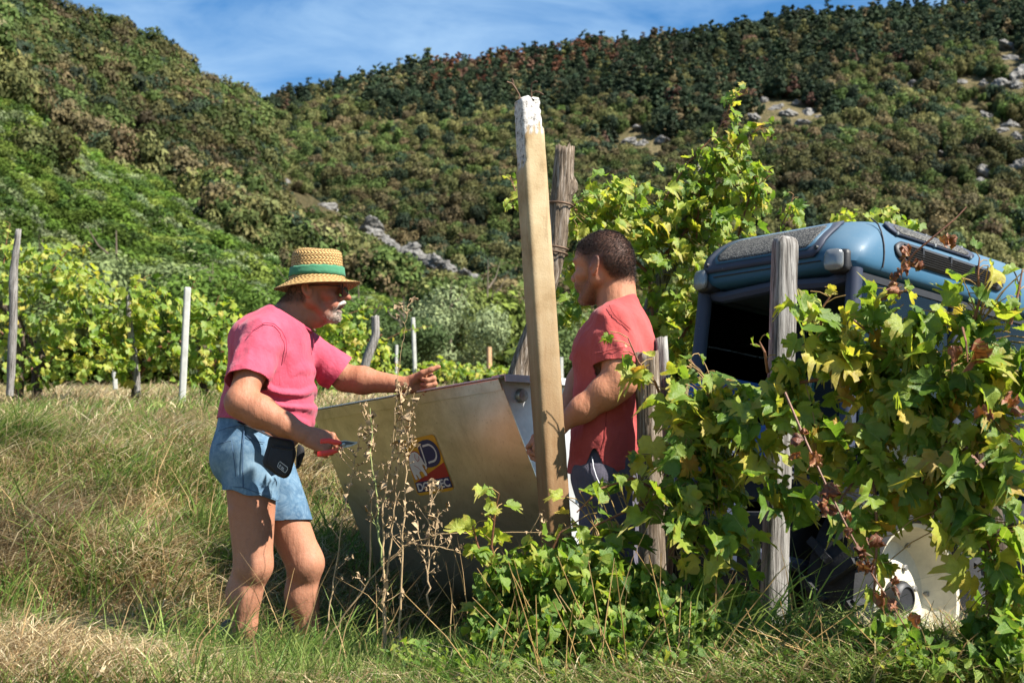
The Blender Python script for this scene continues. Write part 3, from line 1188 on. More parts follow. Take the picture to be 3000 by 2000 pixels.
M_ALU = simple_mat("pale_sheet_edge", (0.50, 0.50, 0.49), 0.42, 0.45, 0.22, 8, 0.1)

grape_bin = empty("metal_bin", BW(BLEN / 2, .4, -.88), "scratched galvanised metal bin with a yellow and red logo sticker", "bin")
PROF = [(0, 0), (.315, -.69), (.345, -.745), (.39, -.79), (.45, -.825), (.53, -.845), (.62, -.85), (.70, -.845), (.76, -.82), (.79, -.77), (.80, -.70), (.82, 0)]


def sheet(pts, s0, s1, th):
    a = np.array(pts)
    d = np.gradient(a, axis=0)
    nr = np.stack([d[:, 1], -d[:, 0]], 1)
    nr /= np.linalg.norm(nr, axis=1)[:, None]
    inn = a - nr * th
    n = len(a)
    vs = [BW(s0, *p) for p in a] + [BW(s1, *p) for p in a] + [BW(s0, *p) for p in inn] + [BW(s1, *p) for p in inn]
    fs = []
    for i in range(n - 1):
        fs += [(i, i + 1, n + i + 1, n + i), (2 * n + i, 3 * n + i, 3 * n + i + 1, 2 * n + i + 1), (i, 2 * n + i, 2 * n + i + 1, i + 1), (n + i, n + i + 1, 3 * n + i + 1, 3 * n + i)]
    for i in (0, n - 1):
        fs.append((i, n + i, 3 * n + i, 2 * n + i))
    return MB().add(vs, fs)


sheet(PROF, 0, BLEN, .004).build("bin_shell", M_GALV, grape_bin, True)
for s_, nm in ((0.0, "end_panel"), (BLEN - .004, "end_panel")):
    MB().poly([BW(s_ + .002, x + (.006 if i < 3 else -.006), z) for i, (x, z) in enumerate(PROF)], BL, .003).build(nm, M_ALU, grape_bin)
fN = norm(np.cross(BL, BW(0, .315, -.69) - BW(0, 0, 0)))
if np.dot(fN, FWD) > 0:
    fN = -fN
fD = norm(BW(0, .315, -.69) - BW(0, 0, 0))
m = MB()
RF = np.stack([BL, fD, fN], 1)
m.box(BW(BLEN / 2, 0, 0) + fD * .022 + fN * .005, (BLEN + .01, .046, .008), RF)
m.build("rim_strip", M_GALV, grape_bin, False, .002)
m = MB()
m.box(BW(BLEN / 2, 0, 0) + fN * .004 + BU * .004, (BLEN + .04, .026, .006), np.stack([BL, FWD, BU], 1))
m.build("rim_edge", M_ALU, grape_bin, False, .002)
m = MB()
m.poly([BW(-.045, -.01, .007), BW(.03, -.01, .007), BW(.03, .84, .007), BW(-.045, .84, .007)], BU, .004)
m.poly([BW(-.045, -.01, .007), BW(-.045, .84, .007), BW(-.045, .84, -.016), BW(-.045, -.01, -.016)], -BL, .003)
m.build("end_flange", M_ALU, grape_bin)
m = MB()
m.poly([BW(BLEN - .03, -.01, .007), BW(BLEN + .04, -.01, .007), BW(BLEN + .04, .84, .007), BW(BLEN - .03, .84, .007)], BU, .004)
m.poly([BW(0, .80, .003), BW(BLEN, .80, .003), BW(BLEN, .85, .003), BW(0, .85, .003)], BU, .004)
m.build("far_flange", M_ALU, grape_bin)
m = MB()
m.box(BW(-.03, .44, -.36), (.06, .12, .07), np.stack([BL, FWD, BU], 1))
m.box(BW(-.02, .62, -.40), (.04, .30, .05), np.stack([BL, FWD, BU], 1))
m.build("bin_bracket", M_BRIGHTBLUE, grape_bin, False, .006)
m = MB()
m.box(BW(BLEN + .045, .30, -.33), (.09, .16, .13), np.stack([BL, FWD, BU], 1))
m.build("bin_bracket", M_NAVY, grape_bin, False, .006)
MB().lathe(BW(-.01, .10, -.06), -BL, [(0, .012), (.022, .010), (.026, 0), (.026, -.01)], 14).build("handle_knob", M_STEEL, grape_bin, True)


# sticker
def on_face(px, py):
    v = P(px, py, 5.0) - EYE
    k = np.dot(BW(0, 0, 0) - EYE, fN) / np.dot(v, fN)
    return EYE + v * k


C_TL, C_TR, C_BR, C_BL = on_face(1180, 1291), on_face(1272, 1270), on_face(1333, 1434), on_face(1225, 1452)


def DK(a, b, off):
    """sticker coordinates a right, b down."""
    return (C_TL * (1 - a) * (1 - b) + C_TR * a * (1 - b) + C_BR * a * b + C_BL * (1 - a) * b) + fN * off


def flat_mat(name, c):
    return simple_mat(name, c, 0.45, 0, 0.10, 25, 0.05)


S_Y, S_R, S_N, S_W = flat_mat("sticker_yellow", (0.52, 0.27, 0.012)), flat_mat("sticker_red", (0.30, 0.012, 0.010)), flat_mat("sticker_navy", (0.010, 0.012, 0.07)), flat_mat("sticker_white", (0.52, 0.51, 0.48))


def dec(name, pts, off, mat, parent):
    m = MB()
    m.add([DK(a, b, off) for a, b in pts], [tuple(range(len(pts)))])
    return m.build(name, mat, parent)


def rr2(a0, a1, b0, b1, ra, rb, n=6):
    pts = []
    for ca, cb, t0 in ((a1 - ra, b1 - rb, 0), (a0 + ra, b1 - rb, 90), (a0 + ra, b0 + rb, 180), (a1 - ra, b0 + rb, 270)):
        for k in range(n + 1):
            t = math.radians(t0 + 90 * k / n)
            pts.append((ca + ra * math.cos(t), cb + rb * math.sin(t)))
    return pts


stk = dec("sticker", rr2(0, 1, 0, 1, .10, .07), .0016, S_Y, grape_bin)
dec("red_wedge", [(.06, .755), (.99, .50), (.99, .755)], .0024, S_R, stk)
dec("name_strip", [(.03, .755), (.99, .755), (.99, .945), (.03, .945)], .0030, S_N, stk)
dP = [(.42, .10)] + [(.66 + .31 * math.sin(t) * 1.0, .32 - .22 * math.cos(t)) for t in np.linspace(.15, math.pi - .15, 16)] + [(.42, .54)]
dP = [(.44, .08), (.62, .06)] + [(.70 + .28 * math.sin(t), .30 - .24 * math.cos(t)) for t in np.linspace(.2, math.pi - .2, 14)] + [(.62, .545), (.46, .53), (.41, .48), (.41, .13)]
dec("letter_block", dP, .0034, S_N, stk)


def stroke(name, pts, w, off, mat):
    m = MB()
    P2 = np.array(pts, float)
    d = np.gradient(P2, axis=0)
    nr = np.stack([-d[:, 1], d[:, 0]], 1)
    nr /= np.linalg.norm(nr, axis=1)[:, None]
    a, b = P2 + nr * w / 2, P2 - nr * w / 2
    n = len(P2)
    m.add([DK(*p, off) for p in a] + [DK(*p, off) for p in b], [(i, i + 1, n + i + 1, n + i) for i in range(n - 1)])
    return m.build(name, mat, stk)


stroke("letter_d", [(.50, .14), (.50, .30), (.50, .49)], .035, .0040, S_W)
stroke("letter_d", [(.56, .16), (.66, .155)] + [(.70 + .18 * math.sin(t), .30 - .15 * math.cos(t)) for t in np.linspace(.2, math.pi - .2, 12)] + [(.66, .45), (.58, .46)], .035, .0040, S_W)
ele = [(-.02, .43), (.03, .31), (.10, .25), (.19, .225), (.28, .225), (.35, .25), (.41, .31), (.45, .38), (.47, .44), (.52, .48), (.53, .54), (.48, .57), (.45, .54), (.48, .52), (.45, .48), (.42, .46), (.39, .49), (.42, .56), (.46, .64), (.45, .67),
       (.38, .67), (.35, .60), (.30, .57), (.25, .58), (.22, .60), (.25, .69), (.17, .71), (.13, .63), (.09, .62), (.12, .70), (.04, .71), (.01, .61), (-.01, .53)]
ele = [(a * .86 + .045, b) for a, b in ele]
cx, cy = np.mean(ele, 0)
dec("emblem_outline", [(cx + (a - cx) * 1.07, cy + (b - cy) * 1.05) for a, b in ele], .0028, S_R, stk)
dec("emblem", ele, .0040, S_W, stk)
stroke("emblem_line", [(.27, .26), (.24, .33), (.29, .40), (.35, .37), (.36, .31)], .014, .0046, S_R)
stroke("emblem_line", [(.15, .45), (.24, .50), (.30, .56)], .010, .0046, S_R)


def text_mesh(s, bold=0.0):
    cu = bpy.data.curves.new("txt", 'FONT')
    cu.body = s
    cu.offset = bold
    o = bpy.data.objects.new("txt", cu)
    COL.objects.link(o)
    dg = bpy.context.evaluated_depsgraph_get()
    me = bpy.data.meshes.new_from_object(o.evaluated_get(dg))
    bpy.data.objects.remove(o)
    bpy.data.curves.remove(cu)
    return me


tm = text_mesh("DOLMEC", 0.028)
co = np.array([v.co for v in tm.vertices])
mn, mx = co.min(0), co.max(0)
for v in tm.vertices:
    a = .07 + .88 * (v.co.x - mn[0]) / (mx[0] - mn[0])
    b = .925 - .150 * (v.co.y - mn[1]) / (mx[1] - mn[1])
    v.co = Vector(DK(a, b, .0038))
link("lettering", tm, S_W, stk)

# ------------------------------------------------------------------ posts
def wood_mat(name, c1, c2, c3, zs=1.0):
    t = NT(name)
    v = t.coords(scale=(1, 1, 0.06 * zs))
    n = t.noise(v, 90, 6, 0.7, 0.3)
    n2 = t.noise(t.coords(scale=(1, 1, 0.25)), 14, 5, 0.7)
    c = t.ramp(n, [(0.34, c1), (0.5, c2), (0.68, c3)])
    c = t.mix(t.math('MULTIPLY', t.math('GREATER_THAN', n2, 0.60), 0.4), c, c1)
    return t.done(t.bsdf(c, 0.9, 0, t.bump(n, 0.9, 0.008), 0.15))


M_WOOD = wood_mat("weathered_wood", (0.035, 0.030, 0.026), (0.19, 0.175, 0.16), (0.36, 0.345, 0.325))
M_WOODB = wood_mat("brown_weathered_wood", (0.03, 0.022, 0.015), (0.16, 0.12, 0.085), (0.36, 0.31, 0.26))
M_WIRE = simple_mat("rusty_wire", (0.10, 0.06, 0.035), 0.7, 0.5, 0.4, 60)

t_ = NT("stained_concrete")
v_ = t_.coords()
sp = t_.new("SeparateXYZ")
tcg = t_.new("TexCoord")
t_.L(tcg.outputs['Generated'], sp.inputs[0])
n1 = t_.noise(v_, 7, 6, 0.65)
n2 = t_.noise(v_, 170, 3, 0.6)
n4 = t_.noise(v_, 75, 4, 0.7)
base = t_.ramp(n1, [(0.3, (0.22, 0.145, 0.07)), (0.5, (0.36, 0.27, 0.155)), (0.75, (0.44, 0.355, 0.225))])
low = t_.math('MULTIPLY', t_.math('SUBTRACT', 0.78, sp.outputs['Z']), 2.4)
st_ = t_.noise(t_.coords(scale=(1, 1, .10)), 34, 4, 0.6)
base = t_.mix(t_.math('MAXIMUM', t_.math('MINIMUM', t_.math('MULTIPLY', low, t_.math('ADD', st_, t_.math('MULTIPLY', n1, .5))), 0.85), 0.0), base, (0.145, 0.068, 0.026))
base = t_.mix(t_.math('MULTIPLY', t_.math('GREATER_THAN', st_, 0.62), 0.30), base, (0.20, 0.12, 0.06))
pit = t_.math('GREATER_THAN', n2, 0.70)
base = t_.mix(t_.math('MULTIPLY', pit, 0.6), base, (0.10, 0.07, 0.045))
agg = t_.ramp(n4, [(0.36, (0.10, 0.09, 0.08)), (0.46, (0.40, 0.38, 0.36)), (0.7, (0.58, 0.56, 0.53))])
att = t_.new("Attribute")
att.attribute_name = "broken"
col = t_.mix(att.outputs['Fac'], base, agg)
hb = t_.math('ADD', t_.math('MULTIPLY', n2, 0.3), t_.math('MULTIPLY', n4, att.outputs['Fac']))
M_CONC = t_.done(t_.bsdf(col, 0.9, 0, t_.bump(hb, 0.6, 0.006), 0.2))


def concrete_post():
    top, bot = P(1543, 287, 4.65), P(1655, 1955, 4.65)
    ax = norm(top - bot)
    L = np.linalg.norm(top - bot)
    yaw = math.radians(-24)
    fx = norm(np.cross(np.array([-math.sin(yaw), -math.cos(yaw), 0]), ax))   # across
    fy = norm(np.cross(ax, fx))
    # square section with chamfered, slightly worn corners
    h, ch = .041, .008
    sec = []
    for cx, cy in ((1, 1), (-1, 1), (-1, -1), (1, -1)):
        a = [(cx * h, cy * (h - ch)), (cx * (h - ch), cy * h)]
        sec += a if cx * cy > 0 else a[::-1]
    # subdivide the sides
    S = []
    for i in range(8):
        p, q = np.array(sec[i]), np.array(sec[(i + 1) % 8])
        k = 1 if i % 2 == 0 else 6
        for j in range(k):
            S.append(p + (q - p) * j / k)
    S = np.array(S)
    n = len(S)
    rows = 150
    V, br = [], []
    for r in range(rows + 1):
        z = L * r / rows
        f = z / L
        for s in S:
            p = bot + ax * z + fx * s[0] + fy * s[1]
            side_left = (np.dot(fx * s[0] + fy * s[1], _R) < -.018)
            lim = L - (.235 if side_left else .115)
            w = 1.0 if z > lim + .015 * math.sin(s[0] * 300 + s[1] * 200) else 0.0
            dn = float(fbm(p[None], 55, 3)[0])
            d = -(.0035 + .012 * abs(dn)) * w + .0018 * float(fbm(p[None], 30, 2)[0])
            taper = 1 + d / h - 0.06 * max(0, (f - .93) / .07) * (1 + dn * 2)
            q = bot + ax * z + (fx * s[0] + fy * s[1]) * taper
            if r == rows:
                q = q + ax * (.022 * dn * 2 - .01)
            V.append(q)
            br.append(w)
    F = [(i * n + j, i * n + (j + 1) % n, (i + 1) * n + (j + 1) % n, (i + 1) * n + j) for i in range(rows) for j in range(n)]
    V.append(top + ax * .008)
    br.append(1.0)
    k = len(V) - 1
    T = [(rows * n + j, rows * n + (j + 1) % n, k) for j in range(n)]
    me = mesh_np("concrete_post", np.array(V), F, T, False, {"broken": np.array(br)})
    e = empty("concrete_post", bot, "tall pale concrete vine post leaning left with broken top and bare wires", "post")
    o = link("shaft", me, M_CONC, e)
    for pts in ([(1528, 300), (1520, 276), (1512, 262), (1500, 245), (1485, 240)], [(1512, 262), (1505, 250), (1500, 232)], [(1558, 292), (1556, 262), (1558, 245), (1568, 238), (1574, 240)], [(1556, 275), (1568, 268), (1580, 270), (1592, 278)], [(1524, 322), (1526, 300), (1518, 284)]):
        m = MB()
        m.tube([P(x, y, 4.64 - .004 * i) for i, (x, y) in enumerate(pts)], .0032, 6)
        m.build("wire", M_WIRE, e, True)
    return e


concrete_post()


def wood_post(name, pts, rad, label, mat, split=0.0, n=22, rows=46, knots=(), twist=0.4, square=0.0, seed=1, e=None):
    """Weathered round or squared post with grooves; pts is a list of world points bottom to top."""
    A = np.array(pts, float)
    s = np.concatenate([[0], np.cumsum(np.linalg.norm(np.diff(A, axis=0), axis=1))])
    u = np.linspace(0, s[-1], rows)
    C = np.stack([np.interp(u, s, A[:, k]) for k in range(3)], 1)
    for _ in range(4):
        C[1:-1] = (C[:-2] + 2 * C[1:-1] + C[2:]) / 4
    R = np.interp(u / s[-1], np.linspace(0, 1, len(rad)), rad)
    V = []
    for i in range(rows):
        ax = norm(C[min(i + 1, rows - 1)] - C[max(i - 1, 0)])
        a = norm(np.cross(ax, [0.3, 1, 0]))
        b = np.cross(ax, a)
        for j in range(n):
            th = 2 * math.pi * j / n + twist * u[i]
            g = float(fbm(np.array([[math.cos(th) * 2.2 + seed, math.sin(th) * 2.2, u[i] * .8]]), 2.4, 3)[0])
            gr = float(vnoise(np.array([[math.cos(th) * 9, math.sin(th) * 9 + seed, u[i] * 1.2]]), 1.0))
            r = R[i] * (1 + .45 * g - .16 * (gr < .32))
            if square:
                c_, s__ = math.cos(th), math.sin(th)
                r *= (1 - square) + square * (abs(c_) ** 6 + abs(s__) ** 6) ** (-1 / 6)
            for ku, kth, kr in knots:
                dd = ((u[i] - ku * s[-1]) / .03) ** 2 + ((math.atan2(math.sin(th - kth), math.cos(th - kth))) / .5) ** 2
                r += kr * math.exp(-dd)
            q = C[i] + (a * math.cos(th) + b * math.sin(th)) * r
            if i == rows - 1 and split:
                q = q + ax * split * (gr - .5) * 2
            V.append(q)
    F = [(i * n + j, i * n + (j + 1) % n, (i + 1) * n + (j + 1) % n, (i + 1) * n + j) for i in range(rows - 1) for j in range(n)]
    V.append(C[-1] - norm(C[-1] - C[-2]) * split * .6)
    T = [((rows - 1) * n + j, (rows - 1) * n + (j + 1) % n, len(V) - 1) for j in range(n)]
    me = mesh_np(name, np.array(V), F, T, False)
    if e is not None:
        return link("shaft", me, mat, e)
    return tag(link(name, me, mat), label, "post")


# split post behind the concrete one, with wire ties
e = empty("split_wooden_post", P(1500, 1180, 6.9), "crooked split wooden post leaning behind the concrete post", "post")
wood_post("post", [P(1440, 1640, 6.9), P(1480, 1260, 6.9), P(1525, 1090, 6.9), P(1570, 950, 6.9), P(1622, 780, 6.9), P(1638, 640, 6.9), P(1650, 530, 6.9), P(1656, 432, 6.9)], [.062, .062, .060, .058, .046, .044, .052, .045], None, M_WOODB, .035, 26, 60, [(.905, math.pi * 1.0, .035)], seed=3, e=e)
for y_, x_ in ((600, 1643), (728, 1629), (742, 1627)):
    m = MB()
    m.lathe(P(x_, y_, 6.9), [0.15, 0, 1], [(.062, -.006), (.066, 0), (.062, .006), (.058, 0), (.062, -.006)], 18)
    m.build("wire_tie", M_WIRE, e, True)


def sawn_post(name, bot, top, w, d, yaw, label, mat, rnd=.035):
    ax = norm(np.asarray(top) - bot)
    L = np.linalg.norm(np.asarray(top) - bot)
    fx = norm(np.array([math.cos(yaw), math.sin(yaw), 0]) - ax * ax[0])
    fy = np.cross(ax, fx)
    V, rows = [], 60
    sec = [(-1, -1), (-.5, -1), (0, -1), (.5, -1), (1, -1), (1, 0), (1, 1), (0, 1), (-1, 1), (-1, 0)]
    sec = [(a * (.94 if abs(a) == 1 and abs(b) == 1 else 1), b * (.94 if abs(a) == 1 and abs(b) == 1 else 1)) for a, b in sec]
    n = len(sec)
    for i in range(rows + 4):
        z = min(i / rows, 1.0) * L
        k = 1.0
        if i > rows:
            t = (i - rows) / 3
            z += math.sin(t * math.pi / 2) * rnd
            k = max(.45, math.cos(t * math.pi / 2) ** .45) if t < 1 else .35
        for a, b in sec:
            p = np.asarray(bot) + ax * z
            g = 1 + .05 * float(fbm((p + fx * a * .04)[None], 14, 2)[0])
            V.append(p + fx * a * w / 2 * g * k + fy * b * d / 2 * g * (k if i > rows else 1))
    R_ = rows + 4
    F = [(i * n + j, i * n + (j + 1) % n, (i + 1) * n + (j + 1) % n, (i + 1) * n + j) for i in range(R_ - 1) for j in range(n)]
    V.append(np.mean(V[-n:], 0))
    T = [((R_ - 1) * n + j, (R_ - 1) * n + (j + 1) % n, len(V) - 1) for j in range(n)]
    return tag(link(name, mesh_np(name, np.array(V), F, T, False), mat), label, "post")


sawn_post("wooden_post", P(2265, 1830, 4.75), P(2300, 722, 4.75), .075, .06, math.radians(22), "squared grey wooden post with rounded top standing before the tractor cab", M_WOOD)
wood_post("wooden_post", [P(1918, 1960, 4.8), P(1908, 1450, 4.8), P(1900, 1200, 4.8), P(1893, 1035, 4.8)], [.048, .046, .044, .040], "cracked dark stump post at the bearded man's back", M_WOODB, .02, square=.3, seed=8)
wood_post("wooden_post", [P(1962, 1960, 4.95), P(1950, 1200, 4.95), P(1942, 1090, 4.95), P(1936, 990, 4.95)], [.026, .026, .026, .024], "thin bleached stake beside the cracked stump post", M_WOOD, .012, square=.5, seed=9, rows=24)
wood_post("wooden_post", [P(1850, 1890, 7.4), P(1870, 1200, 7.4), P(1900, 900, 7.4), P(1985, 720, 7.4), P(2020, 600, 7.4), P(2058, 482, 7.4)], [.045, .045, .045, .042, .036, .026], "slanting grey stake inside the tall vine behind the bearded man", M_WOOD, .02, seed=11)
# far posts
for nm, pts, rad, lab, mt in [
    ("wooden_post", [(28, 1160), (40, 900), (38, 800), (55, 672)], [.050, .045, .052, .034], "tall crooked grey post at the far left edge of the vineyard", M_WOOD),
    ("wooden_post", [(405, 1160), (396, 1060), (380, 960), (374, 845)], [.045, .045, .04, .03], "bent dark grey post half covered by leaves left of the concrete far post", M_WOOD),
    ("wooden_post", [(1062, 1095), (1078, 1040), (1100, 985), (1098, 925)], [.045, .045, .042, .04], "curved grey stake rising behind the bin left of the straw in the vines", M_WOOD),
]:
    d = (12.3 if pts[0][0] < 100 else 13.3) if pts[0][0] < 800 else 14.7
    wood_post(nm, [P(x, y, d) for x, y in pts], [r * (.72 if d < 14 else 1.1) for r in rad], lab, mt, .01, 14, 26, seed=int(pts[0][0]))
M_CPALE = simple_mat("pale_concrete", (0.34, 0.34, 0.31), 0.9, 0, 0.2, 12, 0.3)
M_CORANGE = simple_mat("orange_stained_concrete", (0.42, 0.25, 0.13), 0.9, 0, 0.25, 12, 0.3)
for x0, y0, x1, y1, d, w, lab, mt in [
    (532, 1200, 549, 845, 12.3, .056, "pale square concrete post standing in the left vine row", M_CPALE),
    (1216, 1100, 1210, 932, 22.0, .055, "slim pale post left of the tall weed stalk behind the bin", M_CPALE),
    (1434, 1080, 1433, 1018, 30.0, .085, "short orange tinted post end behind the bin rim", M_CORANGE),
    (1644, 1110, 1643, 1048, 28.0, .075, "short grey post end between concrete post and bearded man", M_CPALE),
    (338, 1140, 334, 1072, 15.5, .05, "short white stake low among the left vines", M_CPALE),
    (1160, 1110, 1162, 1012, 26.0, .05, "thin grey post end behind the resting arm", M_CPALE),
]:
    sawn_post("concrete_post", P(x0, y0, d), P(x1, y1, d), w, w, .4, lab, mt, .012)
# ------------------------------------------------------------------ bodies grown from one implicit field
class SDF:
    def __init__(self, lo, hi, h):
        self.lo, self.h = np.asarray(lo, float), h
        self.n = np.ceil((np.asarray(hi, float) - self.lo) / h).astype(int) + 1
        self.F = np.full(self.n, 0.3, np.float32)
        self.ax = [(self.lo[k] + h * np.arange(self.n[k])).astype(np.float32) for k in range(3)]

    def _box(self, lo, hi):
        a = np.clip(np.floor((np.asarray(lo) - self.lo) / self.h).astype(int), 0, self.n - 1)
        b = np.clip(np.ceil((np.asarray(hi) - self.lo) / self.h).astype(int) + 1, 1, self.n)
        sl = tuple(slice(a[k], max(b[k], a[k] + 1)) for k in range(3))
        X = self.ax[0][sl[0]][:, None, None]
        Y = self.ax[1][sl[1]][None, :, None]
        Z = self.ax[2][sl[2]][None, None, :]
        return sl, X, Y, Z

    def _put(self, sl, d, k, sub):
        f = self.F[sl]
        if sub:
            h = np.clip(.5 - .5 * (f + d) / k, 0, 1)
            self.F[sl] = f * (1 - h) - d * h + k * h * (1 - h)
        else:
            h = np.clip(.5 + .5 * (d - f) / k, 0, 1)
            self.F[sl] = d * (1 - h) + f * h - k * h * (1 - h)

    @staticmethod
    def _cone(X, Y, Z, a, b, r0, r1, w):
        ba = b - a
        L = np.linalg.norm(ba)
        t = ba / max(L, 1e-9)
        px, py, pz = X - a[0], Y - a[1], Z - a[2]
        ax = px * t[0] + py * t[1] + pz * t[2]
        tt = np.clip(ax / L, 0, 1)
        ex = ax - tt * L
        if w is None:
            r = r0[0] + (r1[0] - r0[0]) * tt
            qx, qy, qz = px - tt * ba[0], py - tt * ba[1], pz - tt * ba[2]
            return np.sqrt(qx * qx + qy * qy + qz * qz) - r
        w = norm(np.asarray(w) - t * np.dot(w, t))
        d = np.cross(t, w)
        pw = px * w[0] + py * w[1] + pz * w[2]
        pd = px * d[0] + py * d[1] + pz * d[2]
        rw = r0[0] + (r1[0] - r0[0]) * tt
        rd = r0[1] + (r1[1] - r0[1]) * tt
        m = np.minimum(rw, rd)
        q = np.sqrt((pw / rw) ** 2 + (pd / rd) ** 2 + (ex / m) ** 2)
        return (q - 1) * m

    def cone(self, a, b, r0, r1=None, w=None, k=.02, sub=False, grow=0.0):
        a, b = np.asarray(a, float), np.asarray(b, float)
        r1 = r0 if r1 is None else r1
        r0 = np.atleast_1d(np.asarray(r0, float)) + grow
        r1 = np.atleast_1d(np.asarray(r1, float)) + grow
        R = max(r0.max(), r1.max()) + k + 4 * self.h
        sl, X, Y, Z = self._box(np.minimum(a, b) - R, np.maximum(a, b) + R)
        self._put(sl, self._cone(X, Y, Z, a, b, r0, r1, w).astype(np.float32), k, sub)

    def ell(self, c, r, R=None, k=.015, sub=False, grow=0.0):
        c, r = np.asarray(c, float), np.asarray(r, float) + grow
        R = np.eye(3) if R is None else np.asarray(R)
        m = r.max() + k + 4 * self.h
        sl, X, Y, Z = self._box(c - m, c + m)
        px, py, pz = X - c[0], Y - c[1], Z - c[2]
        q = 0
        g = 0
        for i in range(3):
            e = px * R[0, i] + py * R[1, i] + pz * R[2, i]
            q = q + (e / r[i]) ** 2
            g = g + (e / r[i] ** 2) ** 2
        q = np.sqrt(q)
        d = q * (q - 1) / (np.sqrt(g) + 1e-6)
        self._put(sl, d.astype(np.float32), k, sub)

    def mesh(self, iso=0.0):
        F = self.F - iso
        ins = F < 0
        n = self.n
        c = ins[:-1, :-1, :-1].astype(np.int8)
        s = np.zeros_like(c)
        for dx in (0, 1):
            for dy in (0, 1):
                for dz in (0, 1):
                    s += ins[dx:n[0] - 1 + dx, dy:n[1] - 1 + dy, dz:n[2] - 1 + dz]
        act = (s > 0) & (s < 8)
        I = np.argwhere(act)
        idx = np.full(act.shape, -1, np.int32)
        idx[act] = np.arange(len(I))
        val = {}
        for dx in (0, 1):
            for dy in (0, 1):
                for dz in (0, 1):
                    val[dx, dy, dz] = F[I[:, 0] + dx, I[:, 1] + dy, I[:, 2] + dz]
        acc = np.zeros((len(I), 3))
        cnt = np.zeros(len(I))
        cs = list(val)
        for a in cs:
            for b in cs:
                if sum(abs(np.array(a) - np.array(b))) == 1 and a < b:
                    va, vb = val[a], val[b]
                    x = (va < 0) != (vb < 0)
                    t = np.where(x, va / np.where(x, va - vb, 1), 0)
                    p = np.array(a)[None] + t[:, None] * (np.array(b) - np.array(a))[None]
                    acc += p * x[:, None]
                    cnt += x
        V = self.lo + (I + acc / np.maximum(cnt, 1)[:, None]) * self.h
        Q = []
        for k in range(3):
            o = [0, 0, 0]
            o[k] = 1
            a = ins[:n[0] - o[0], :n[1] - o[1], :n[2] - o[2]]
            b = ins[o[0]:, o[1]:, o[2]:]
            e = np.argwhere(a != b)
            i, j = [q for q in range(3) if q != k]
            e = e[(e[:, i] > 0) & (e[:, j] > 0) & (e[:, i] < n[i] - 1) & (e[:, j] < n[j] - 1)]
            di, dj = np.zeros(3, int), np.zeros(3, int)
            di[i], dj[j] = 1, 1
            q = np.stack([idx[tuple((e - di - dj).T)], idx[tuple((e - dj).T)], idx[tuple(e.T)], idx[tuple((e - di).T)]], 1)
            flip = a[tuple(e.T)] if k != 1 else ~a[tuple(e.T)]
            q[~flip] = q[~flip][:, ::-1]
            Q.append(q)
        Q = np.concatenate(Q)
        Q = Q[(Q >= 0).all(1)]
        return V, Q


def vnormals(V, T):
    fn = np.cross(V[T[:, 1]] - V[T[:, 0]], V[T[:, 2]] - V[T[:, 0]])
    N = np.zeros_like(V)
    for k in range(3):
        np.add.at(N, T[:, k], fn)
    return N / (np.linalg.norm(N, axis=1)[:, None] + 1e-12)


def tris(Q):
    return np.concatenate([Q[:, [0, 1, 2]], Q[:, [0, 2, 3]]])


def clip_mesh(V, T, c):
    """Keep c < 0, cutting triangles along c = 0."""
    ins = c < 0
    s = ins[T].sum(1)
    out = [T[s == 3]]
    newV, key = [], {}

    def cut(a, b):
        k = (a, b) if a < b else (b, a)
        if k not in key:
            t = c[a] / (c[a] - c[b])
            key[k] = len(V) + len(newV)
            newV.append(V[a] + t * (V[b] - V[a]))
        return key[k]
    ex = []
    for tri in T[(s == 1) | (s == 2)]:
        w = [int(x) for x in tri]
        k = 0
        if ins[w].sum() == 1:
            while not ins[w[0]]:
                w = w[1:] + w[:1]
            ex.append((w[0], cut(w[0], w[1]), cut(w[0], w[2])))
        else:
            while ins[w[0]]:
                w = w[1:] + w[:1]
            p, q = cut(w[1], w[0]), cut(w[2], w[0])
            ex += [(p, w[1], w[2]), (p, w[2], q)]
    if ex:
        out.append(np.array(ex))
        V = np.concatenate([V, np.array(newV)])
    T = np.concatenate(out)
    use = np.unique(T)
    mp = np.full(len(V), -1)
    mp[use] = np.arange(len(use))
    return V[use], mp[T]


def relax(V, T, it=2, lam=.5):
    for _ in range(it):
        S = np.zeros_like(V)
        n = np.zeros(len(V))
        for a, b in ((0, 1), (1, 2), (2, 0)):
            np.add.at(S, T[:, a], V[T[:, b]])
            np.add.at(S, T[:, b], V[T[:, a]])
            np.add.at(n, T[:, a], 1)
            np.add.at(n, T[:, b], 1)
        V = V + lam * (S / np.maximum(n, 1)[:, None] - V)
    return V


def rot_to(v, frm, to, ang):
    """rotate v in the plane frm->to by ang."""
    return v


